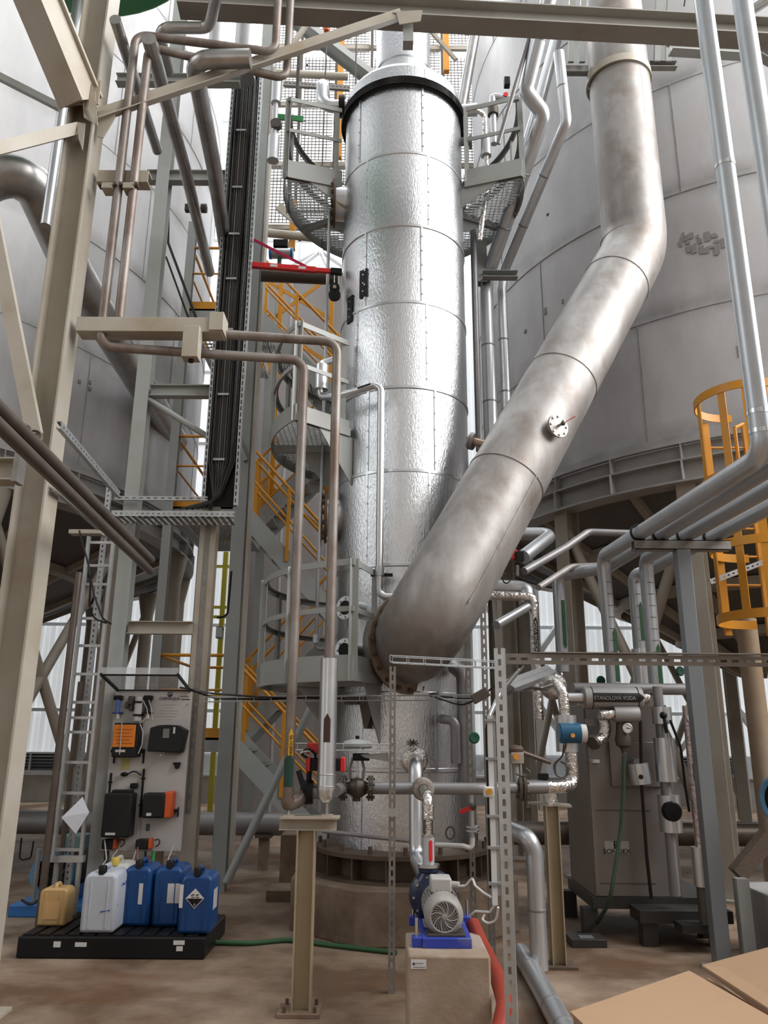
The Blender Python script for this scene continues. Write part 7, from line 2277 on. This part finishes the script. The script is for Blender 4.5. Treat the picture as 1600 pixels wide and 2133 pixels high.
e2 = min((anch[1] + dirp * (0.5 + 0.02 * i) for i in range(150)), key=lambda p: abs(_u_at(p, 100) - 1562))
runs[1] = [Vector((e2.x, e2.y, 9.0)), e2, s2, s2 + Vector((-0.42, 0.3, -0.02)), Vector((s2.x - 0.42, s2.y + 0.3, zat(1180, 1400, s2.y + 0.3)))]
s3 = along(2, 1345)
runs[2] = [anch[2] + dirp * 3.4, s3, Vector((s3.x, s3.y, zat(1352, 1440, s3.y)))]
s4 = along(3, 1352)
runs[3] = [anch[3] + dirp * 3.4, s4, s4 + Vector((-0.12, 0.12, -0.03)), Vector((s4.x - 0.12, s4.y + 0.12, zat(1325, 1430, s4.y + 0.1)))]
for k in range(4):
    rt = thing('sloping_pipe', names[k] + ' of the four blue grey pipes rising to the right over the steel stand', 'pipe', anch[k], 'four pipes over the stand')
    MB().tube(runs[k], rP if k != 2 else rP * 1.05, 24, 0.11 if k != 3 else 0.08, seg=8).build('pipe_run', M_PG, rt)
    for tt in (0.0,):
        MB().lathe(anch[k] - dirp * 0.012, dirp, [(rP, 0), (rP + 0.012, 0), (rP + 0.012, 0.024), (rP, 0.024)], 24).build('rubber_ring', M_BLK, rt)
    # green arrow labels on the drops
    x, Y = runs[k][-1].x, runs[k][-1].y
    v0, v1 = ((1420, 1318), (1345, 1252), (1440, 1350), (1335, 1262))[k]
    arrow_band(rt, 'green_arrow', M_GRN, x, Y, rP * (1.05 if k == 2 else 1.0), zat(1200, v0, Y), zat(1200, v1, Y), 0.36, a0=-65, up=(k != 1), down=(k == 1))
    text(('ZPĚTNÁ', 'CHLADÍCÍ VODA', 'ZPĚTNÁ', 'VODA')[k] if False else ' ', 'lettering', rt, M_GRN2, Vector((x, Y - 0.1, zat(1200, v0, Y))), U_, R_, 0.01) if False else None
    if k in (0, 2, 3):
        for j in range(8):
            z = zat(1280, 1215 + 24 * j, Y)
            r_ = rP * (1.05 if k == 2 else 1.0) + 0.003
            MB().tube([(x + r_ * math.cos(rad(a)), Y + r_ * math.sin(rad(a)), z) for a in range(-110, -55, 9)], 0.0022, 5).build('jacket_tie', M_CAST, rt)
for v in (350, 865, 905):
    z = zat(1530, v, e1.y)
    MB().lathe((e1.x, e1.y, z), (0, 0, 1), [(rP, 0), (rP + 0.003, 0.002), (rP + 0.003, 0.03), (rP, 0.032)], 24).thing('jacket_band', {350: 'seam band high on the tall blue grey pipe at the right', 865: 'shiny band above the elbow of the tall pipe at the right', 905: 'lower shiny band right above the elbow of the tall pipe'}[v], 'band', M_BLIND)
# silver pot under the third drop
pot = thing('jacket_pot', 'short silver jacket pot under the pipe drop behind the long slotted rail', 'jacket', Vector((runs[3][-1].x, runs[3][-1].y, zat(1330, 1428, 7.5))))
x, Y = runs[3][-1].x, runs[3][-1].y
MB().cyl((x, Y, zat(1330, 1428, Y)), (x, Y, zat(1325, 1352, Y)), 0.085, 24).build('jacket', M_ALU2, pot)

# ------------------------------------------------------------------ yellow safety cage
KY = 7.0
kc = P(1548, 838, KY)
kr = 0.44
cg = thing('ladder_cage', 'orange yellow ladder safety cage hanging at the right tank', 'ladder cage', (kc.x, KY, zat(1540, 1290, KY)))
zs_ = [zat(1540, v, KY) for v in (836, 1005, 1142, 1288)]
for i, z in enumerate(zs_):
    MB().arcplate((kc.x, KY), kr - 0.006, kr + 0.006, z - 0.04, z + 0.04, rad(-290 + 10), rad(60), 36).build('hoop', M_YEL, cg)
for a in (-180, -140, -112, -84, -50, -10, 30):
    x, y = kc.x + kr * 0.985 * math.cos(rad(a)), KY + kr * 0.985 * math.sin(rad(a))
    MB().cbox((x, y, (zs_[0] + zs_[-1]) / 2), 0.010, 0.07, zs_[0] - zs_[-1], rad(a)).build('upright', M_YEL, cg, smooth=False)
lad = MB()
for s in (-0.2, 0.2):
    MB().box((kc.x + s - 0.03, KY + kr - 0.02, zs_[-1] - 0.1), (kc.x + s + 0.03, KY + kr + 0.02, zs_[0] - 0.05)).build('stile', M_YEL, cg, smooth=False)
for k in range(14):
    z = zs_[-1] + 0.1 + k * 0.28
    if z < zs_[0] - 0.1:
        MB().tube([(kc.x - 0.2, KY + kr, z), (kc.x + 0.2, KY + kr, z)], 0.012, 8).build('rung', M_YEL, cg)
MB().tube([(kc.x - 0.16, KY - 0.1, zat(1500, 900, KY)), (kc.x + 0.02, KY + 0.1, zat(1530, 875, KY))], 0.018, 8).build('grab_rail', M_YEL, cg)
MB().tube([(kc.x - 0.16, KY - 0.1, zat(1500, 900, KY)), (kc.x - 0.16, KY - 0.1, zat(1510, 1000, KY))], 0.018, 8).build('grab_rail', M_YEL, cg)
p0, p1 = P(1480, 1212, 7.3), P(1620, 1160, 7.3)
perforated('strut_rail', None, M_GALV, p0, p1, 0.05, 0.03, (0, -1, 0), pitch=0.05, slot=0.02, thingargs=('pale slotted rail seen through the lower part of the yellow cage', 'rail'))

# ------------------------------------------------------------------ piping between duct and tank column
pipe('branch_pipe', 'silver pipe emerging right of the duct and doubling back in a sharp elbow', [P(1030, 1112, 8.4), P(1152, 1112, 8.4), P(1090, 1160, 7.9)], 0.072, M_PIPE, bend=0.07, n=20)
pipe('branch_pipe', 'thin crooked pipe from the bundle leading down left behind the duct', [P(1335, 1112, 8.0), P(1225, 1108, 8.0), P(1180, 1140, 7.8), P(1092, 1190, 7.4)], 0.038, M_PIPED, bend=0.12)
pipe('branch_pipe', 'thin foil elbow pipe below the crooked one, ending in a black ring', [P(1250, 1178, 7.9), P(1190, 1180, 7.9), P(1122, 1224, 7.5)], 0.032, M_SS, bend=0.12)
et = thing('lettered_pipe', 'vertical foil pipe with upright lettered black arrow behind the long slotted rail', 'pipe', P(1120, 1420, 7.3))
xe = vx(1114, 1300, 7.3)
MB().tube([P(1000, 1240, 7.35), Vector((xe, 7.3, zat(1112, 1243, 7.3))), Vector((xe, 7.3, zat(1124, 1500, 7.3)))], 0.042, 18, 0.06).build('pipe_run', M_FOIL, et)
arrow_band(et, 'black_arrow', M_LETBLK, xe, 7.3, 0.043, zat(1120, 1372, 7.3), zat(1116, 1295, 7.3), 0.50, a0=-88)
text('ETANOLOVÁ VODA', 'lettering', et, M_WHT, Vector((xe - 0.001, 7.3 - 0.049, zat(1118, 1335, 7.3))), U_, -R_, 0.042, squeeze=0.95)
pipe('branch_pipe', 'thick grey pipe end right of the duct foot above the lettered pipe', [P(1000, 1222, 7.6), P(1100, 1226, 7.6), P(1098, 1262, 7.5)], 0.075, M_PIPE, bend=0.08, n=20)
pipe('branch_pipe', 'grey pipe slanting down left under the thick pipe end', [P(1115, 1255, 7.4), P(1034, 1302, 6.9)], 0.04, M_PIPE)
vl = thing('valve', 'red and black valve head peeping out from behind the duct', 'valve', P(1075, 1185, 7.3))
q = P(1068, 1160, 7.35)
MB().box((q.x - 0.06, 7.3, q.z - 0.03), (q.x + 0.04, 7.4, q.z + 0.06)).build('red_body', M_RED, vl, bev=0.005)
MB().box((q.x + 0.02, 7.28, q.z - 0.05), (q.x + 0.10, 7.38, q.z + 0.04)).build('black_box', M_BLK, vl, bev=0.005)
MB().cyl(P(1075, 1200, 7.3), P(1075, 1178, 7.3), 0.03, 12).build('stem', M_CAST, vl)
MB().tube([P(1055 + 8 * math.cos(q_ * math.pi / 6), 1205 + 10 * math.sin(q_ * math.pi / 6), 7.25) for q_ in range(12)], 0.007, 6, closed=True).build('cable_ring', M_BLKR, vl)

# ------------------------------------------------------------------ pipes right of the tower top
pA = [P(1150, -30, 6.6), P(1095, 190, 7.2), P(1133, 238, 7.3), P(1014, 580, 8.7)]
xA = vx(1014, 640, 8.7)
pipe('tower_side_pipe', 'thick silver jacketed pipe with a kink, sloping down to the right side of the tower', pA + [Vector((xA, 8.7, zat(1020, 610, 8.7))), Vector((xA, 8.7, zat(1028, 960, 8.7)))], 0.085, M_PIPE, bend=0.12, n=24, seams=0.7, seam_mat=M_PIPED)
xB = vx(1046, 640, 8.8)
pipe('tower_side_pipe', 'thinner silver jacketed pipe beside it, right of the tower', [P(1164, 110, 7.3), P(1180, 255, 7.4), P(1050, 565, 8.8), Vector((xB, 8.8, zat(1045, 605, 8.8))), Vector((xB, 8.8, zat(1052, 930, 8.8)))], 0.062, M_PIPE, bend=0.12, n=24, seams=0.7, seam_mat=M_PIPED)
pipe('tower_side_pipe', 'grey pipe behind the thick kinked one, top right of the tower', [P(1165, 60, 8.3), P(1118, 235, 8.3), P(1090, 330, 8.6)], 0.075, M_PIPE, bend=0.15, n=20)
pipe('tower_side_pipe', 'thin brownish rod slanting at the top right of the tower', [P(1110, 55, 6.9), P(1038, 300, 7.3)], 0.026, M_PIPED)
pipe('tower_side_pipe', 'dull brown pipe just right of the tower neck at the top edge', [P(998, 20, 8.6), P(962, 225, 8.6)], 0.07, M_SILV, n=20)
pipe('tower_side_pipe', 'slim grey pipe running down close along the right edge of the tower', [(vx(992, 700, 8.4), 8.4, zat(992, 940, 8.4)), (vx(992, 700, 8.4), 8.4, zat(990, 480, 8.4))], 0.04, M_PIPED)
brk = thing('pipe_bracket', 'grey cross bracket holding the two silver pipes right of the tower', 'bracket', P(1035, 580, 8.6))
z_ = zat(1040, 580, 8.6)
MB().channel((vx(1004, 580, 8.6), 8.58, z_), (vx(1076, 582, 8.6), 8.58, z_), 0.09, 0.10, 0.008).build('arm', M_STEEL2, brk, smooth=False)
x = vx(1004, 545, 8.6)
MB().ibeam((x, 8.62, zat(1004, 590, 8.6)), (x, 8.62, zat(1006, 500, 8.6)), 0.12, 0.12, up=(0, 1, 0)).build('hanger', M_STEEL2, brk, smooth=False)
for u in (1028, 1062):
    q = P(u, 567, 8.55)
    MB().cbox(q, 0.10, 0.06, 0.025).build('clamp', M_BLK, brk, smooth=False)
ns = thing('sampling_pipe', 'silver nozzle with thin insulated tube hanging on the right of the tower top', 'pipe', P(1010, 440, 7.8))
q = on_tower(-8, zat(980, 245, 7.8))
xn = vx(1012, 300, 7.75)
MB().cyl(q, q + Vector((0.20, -0.03, 0)), 0.075, 22).build('jacket', M_ALU2, ns)
MB().tube([q + Vector((0.18, -0.03, 0)), Vector((xn, 7.75, q.z)), Vector((xn, 7.75, zat(1018, 385, 7.75))), P(1003, 470, 7.85), P(1000, 500, 7.9)], 0.032, 14, 0.07).build('tube', M_FOIL, ns)
MB().cyl((xn, 7.75, zat(1015, 325, 7.75)), (xn, 7.75, zat(1015, 292, 7.75)), 0.062, 20).build('lower_jacket', M_ALU2, ns)
bvv = thing('motor_valve', 'black valve actuator with a red disc at the upper right of the tower', 'valve', P(1050, 215, 7.9))
q = P(1056, 172, 7.9)
MB().box((q.x - 0.035, 7.86, q.z - 0.06), (q.x + 0.035, 7.94, q.z + 0.06)).build('actuator', M_BLK, bvv, bev=0.006)
q = P(1053, 200, 7.88)
MB().cyl(q, q + Vector((0, -0.03, 0)), 0.03, 16).build('red_disc', M_RED, bvv)
MB().cyl(P(1030, 202, 7.9), P(1085, 208, 7.9), 0.04, 16).build('pipe_stub', M_PIPE, bvv)
xg = vx(1028, 260, 7.9)
MB().tube([P(1040, 202, 7.9), (xg, 7.9, zat(1026, 200, 7.9)), (xg, 7.9, zat(1030, 300, 7.9))], 0.04, 16, 0.07).build('elbow', M_PIPE, bvv)
MB().cyl((xg, 7.9, zat(1029, 240, 7.9)), (xg, 7.9, zat(1029, 225, 7.9)), 0.065, 20).build('flange', M_CAST, bvv)

# ------------------------------------------------------------------ right edge, lower corner
rbF = P(1636, 1668, 5.9)
rf = thing('blower', 'blue rim of another round blower cut by the right picture edge', 'blower', (rbF.x, 5.9, 0.4))
fx_ = Vector((0.80, 0.60, 0))
MB().lathe(rbF, fx_, [(0.15, 0.0), (0.17, -0.02), (0.19, 0.0), (0.19, 0.08), (0.16, 0.10)], 32).build('front_ring', M_LBL, rf)
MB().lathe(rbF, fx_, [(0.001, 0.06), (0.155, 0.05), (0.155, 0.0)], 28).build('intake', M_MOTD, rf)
MB().cyl(rbF + fx_ * 0.1, rbF + fx_ * 0.5, 0.15, 24).build('motor', M_DKG, rf)
MB().box((rbF.x + 0.1, 5.95, zat(1560, 1836, 6.9)), (rbF.x + 0.35, 6.25, rbF.z - 0.12)).build('pedestal', M_SKID, rf, smooth=False)
rk0 = vx(1534, 1880, 6.9)
rk1 = rk0 + 1.2
MB().box((rk0, 5.3, 0), (rk1, 6.9, zat(1560, 1836, 6.9))).thing('concrete_block', 'grey concrete block at the right edge behind the cardboard', 'block', mat('grey_smooth_concrete', (0.40, 0.39, 0.385), 0.7, col2=(0.30, 0.29, 0.28), scale=3, amt=0.2), bev=0.01)
MB().bar(P(1535, 1822, 6.9), P(1600, 1742, 6.9), 0.12, 0.12).thing('dark_strut', 'dark slanting strut above the concrete block at the right edge', 'strut', M_RUST, smooth=False)
pipe('floor_pipe', 'large dark pipe lying low across the far right background', [(1.6, 10.3, zat(1500, 1738, 10.3)), (9.0, 10.3, zat(1500, 1738, 10.3))], 0.135, M_DARKP, n=24)
pipe('support_post', 'pipe leg with painted orange light under the right tank near the picture edge', [(vx(1590, 1600, 7.9), 7.9, 0.0), (vx(1590, 1600, 7.9), 7.9, zat(1545, 1290, 7.9))], 0.10, mat('orange_lit_leg', (0.40, 0.33, 0.26), 0.5, col2=(0.34, 0.24, 0.15), scale=2), n=20)  # warm light on this leg is put into its paint colours

# white lattice posts of the building at the far wall
M_LAT = mat('white_lattice_paint', (0.78, 0.80, 0.80), 0.5)
for (ua, ub, lb) in ((1108, 1128, 'white double lattice post at the far wall left of the exchanger'), (1500, 1545, 'white braced post at the far wall near the right edge')):
    Y = 19.0
    xa_, xb_ = vx(ua, 1600, Y), vx(ub, 1600, Y)
    lp = thing('lattice_post', lb, 'post', ((xa_ + xb_) / 2, Y, 0))
    for x in (xa_, xb_):
        MB().box((x - 0.10, Y - 0.1, 0), (x + 0.10, Y + 0.1, 9.0)).build('post', M_LAT, lp, smooth=False)
    for s in (-1, 1):
        xb0 = xa_ if s < 0 else xb_
        MB().bar((xb0, Y, 2.3), (xb0 + s * 1.2, Y + 0.3, 0.8), 0.12, 0.12).build('brace', M_LAT, lp, smooth=False)
        MB().bar((xb0, Y, 3.4), (xb0 + s * 1.2, Y + 0.3, 5.0), 0.12, 0.12).build('brace', M_LAT, lp, smooth=False)

# small dark drain box on the floor
fd_ = thing('floor_drain', 'small dark drain box with a pale lid on the floor before the exchanger', 'drain', PZ(1222, 1965, 0))
q = PZ(1222, 1968, 0.0)
MB().box((q.x - 0.14, q.y - 0.1, 0), (q.x + 0.14, q.y + 0.12, 0.06)).build('box', M_SKID, fd_, bev=0.005)
MB().box((q.x - 0.06, q.y - 0.06, 0.06), (q.x + 0.05, q.y + 0.02, 0.066)).build('lid', M_PIPE, fd_, smooth=False)

# ------------------------------------------------------------------ cardboard in the foreground
M_CARD = mat('brown_cardboard', (0.40, 0.255, 0.15), 0.75, col2=(0.36, 0.225, 0.13), scale=3, amt=0.2, bump=0.03, bscale=80)
M_CARDE = mat('cardboard_edge', (0.30, 0.19, 0.12), 0.8)
zk = 0.75
A_, B_ = PZ(1436, 2024, zk), PZ(1188, 2110, zk)
dAB = B_ - A_
D_ = PZ(1700, 2175, zk)
C_ = B_ + (D_ - A_)
cb = thing('cardboard_box', 'large flat topped brown cardboard box in the bottom right corner', 'box', (A_ + C_) / 2 - Vector((0, 0, zk)))
MB().plate([A_, B_, C_, D_], 0.008, (0, 0, 1)).build('lid_flap', M_CARD, cb, smooth=False)
ins = 0.012
cen = (A_ + B_ + C_ + D_) / 4
q4 = [p + (cen - p).normalized() * ins for p in (A_, B_, C_, D_)]
for i in range(4):
    a, b = q4[i], q4[(i + 1) % 4]
    MB().plate([a + Vector((0, 0, -0.006)), b + Vector((0, 0, -0.006)), Vector((b.x, b.y, 0)), Vector((a.x, a.y, 0))], 0.008).build('side_panel', M_CARD, cb, smooth=False)
E0, F0 = PZ(1462, 2012, zk + 0.0), PZ(1640, 2128, zk + 0.0)
E0b = E0 + Vector((0.02, 0.03, 0.02))
F2 = P(1660, 2062, F0.y + 0.35)
fl2 = thing('cardboard_flap', 'second cardboard flap standing up slightly behind the box lid at the right edge', 'cardboard', (E0 + F0) / 2)
G_ = [E0, F0, F0 + Vector((0.25, 0.30, 0.10)), F2]
MB().plate([E0, F0, F0 + Vector((0.30, 0.25, 0.06)), F0 + Vector((0.30, 0.55, 0.10))], 0.007, (0.2, -0.3, 1)).build('flap', M_CARD, fl2, smooth=False)
MB().plate([E0 + Vector((0, 0, -0.002)), F0 + Vector((0, 0, -0.002)), F0 + Vector((0, 0, -0.03)), E0 + Vector((0, 0, -0.006))], 0.004).build('torn_edge', M_CARDE, fl2, smooth=False)
MB().plate([E0 + Vector((0.03, 0.03, -0.05)), F0 + Vector((0.05, 0.05, -0.05)), Vector((F0.x + 0.05, F0.y + 0.05, 0)), Vector((E0.x + 0.03, E0.y + 0.03, 0))], 0.008).build('side_panel', M_CARD, fl2, smooth=False)

# ------------------------------------------------------------------ small additions between tower and exchanger, and far rails
for (u, v0, v1, Y, lb) in ((976, 1175, 1640, 6.75, 'slotted upright against the right side of the tower, left one'), (1012, 1260, 1660, 6.6, 'slotted upright between tower and bright post, right one')):
    x = vx(u, (v0 + v1) / 2, Y)
    perforated('strut_post', None, M_GALVD, (x, Y, 0.0), (x, Y, zat(u, v0, Y)), 0.045, 0.04, (0, -1, 0), pitch=0.07, slot=0.036, sw=0.013, thingargs=(lb, 'post'))
fr_ = thing('far_railing', 'lemon yellow railing at the far wall behind the slim column', 'railing', P(452, 1560, 17.0))
for u in (432, 462):
    x = vx(u, 1300, 17.0)
    MB().box((x - 0.05, 16.95, 0.0), (x + 0.05, 17.05, zat(u, 1150, 17.0))).build('post', M_YEL2, fr_, smooth=False)
for v in (1180, 1265, 1285, 1450):
    z = zat(450, v, 17.0)
    MB().box((vx(425, 1300, 17.0), 16.97, z - 0.03), (vx(470, 1300, 17.0), 17.03, z + 0.03)).build('rail', M_YEL2, fr_, smooth=False)
pipe('conduit', 'thin black conduit with a bend right of the panel column', [P(452, 1287, 8.6), P(474, 1283, 8.6), P(482, 1190, 8.6)], 0.012, M_BLK, bend=0.08, n=8)
gb = thing('pressure_gauge', 'round pressure gauge on the foil pipe beside the steel stand', 'gauge', P(1450, 1475, 6.7))
g_ = P(1441, 1497, 6.68)
MB().lathe(g_, (0, -1, 0), [(0.001, -0.02), (0.040, -0.02), (0.042, 0.01), (0.036, 0.012)], 24).build('case', M_ALU2, gb)
MB().cyl(g_ + Vector((0, -0.004, 0)), g_ + Vector((0, -0.008, 0)), 0.036, 24).build('face', M_WHT, gb)
MB().bar(g_ + Vector((-0.01, -0.010, -0.005)), g_ + Vector((0.018, -0.010, 0.012)), 0.002, 0.004).build('pointer', M_BLK, gb, smooth=False)
MB().cyl(g_ + Vector((0, 0.01, -0.035)), g_ + Vector((0, 0.06, -0.07)), 0.01, 8).build('stem', M_CAST, gb)
# black arrow on the foil pipe
ar_ = thing('pipe_label', 'black arrow label on the reddish foil pipe', 'label', (vx(1446, 1620, 6.75), 6.75, zat(1448, 1626, 6.75)))
arrow_band(ar_, 'arrow', M_LETBLK, vx(1446, 1620, 6.75), 6.75, 0.043, zat(1450, 1626, 6.75), zat(1447, 1592, 6.75), 0.45)
# green name tags and coil of wire behind the long rail
for k, (u, v, Y) in enumerate(((1252, 1418, 7.3), (1417, 1398, 7.3), (988, 1537, 6.4))):
    q = P(u, v, Y)
    tg = thing('gate_valve', ('green valve wheel above the lettered pipe', 'green valve wheel near the top of the steel stand', 'dark green valve wheel at the right of the tower foot')[k], 'valve', q)
    MB().lathe(q, (0.2, -1, 0), [(0.001, 0.012), (0.035, 0.015), (0.045, 0.0), (0.035, -0.015), (0.001, -0.012)], 20).build('wheel', mat('valve_green', (0.015, 0.10, 0.055), 0.45), tg)
    MB().cyl(q, q + Vector((0, 0.12, -0.02)), 0.012, 8).build('stem', M_CAST, tg)
# loose cables crossing behind the bright post
for k, (lb, pts) in enumerate((('black cable drooping from the basket tray to the tower side', [(905, 1452, 6.6), (960, 1470, 6.5), (1000, 1455, 6.2), (1040, 1420, 5.8)]),
                               ('grey cable arching from the sloping tray to the foil ball', [(1075, 1420, 5.9), (1100, 1440, 6.0), (1130, 1432, 6.1), (1150, 1425, 6.3)]),
                               ('dark cable bundle running below the sloping tray', [(1040, 1450, 5.0), (1075, 1440, 5.5), (1110, 1434, 5.9), (1140, 1436, 6.2)]),
                               ('thin cable hanging in a loop under the orange button valve', [(1095, 1600, 6.0), (1108, 1612, 6.0), (1092, 1618, 6.0), (1075, 1612, 6.0)]))):
    MB().tube([P(*p) for p in pts], 0.012 if k == 2 else 0.007, 7, 0.15).thing('cable', lb, 'cable', (M_BLKR, M_GALV, M_BLKR, M_CAST)[k])
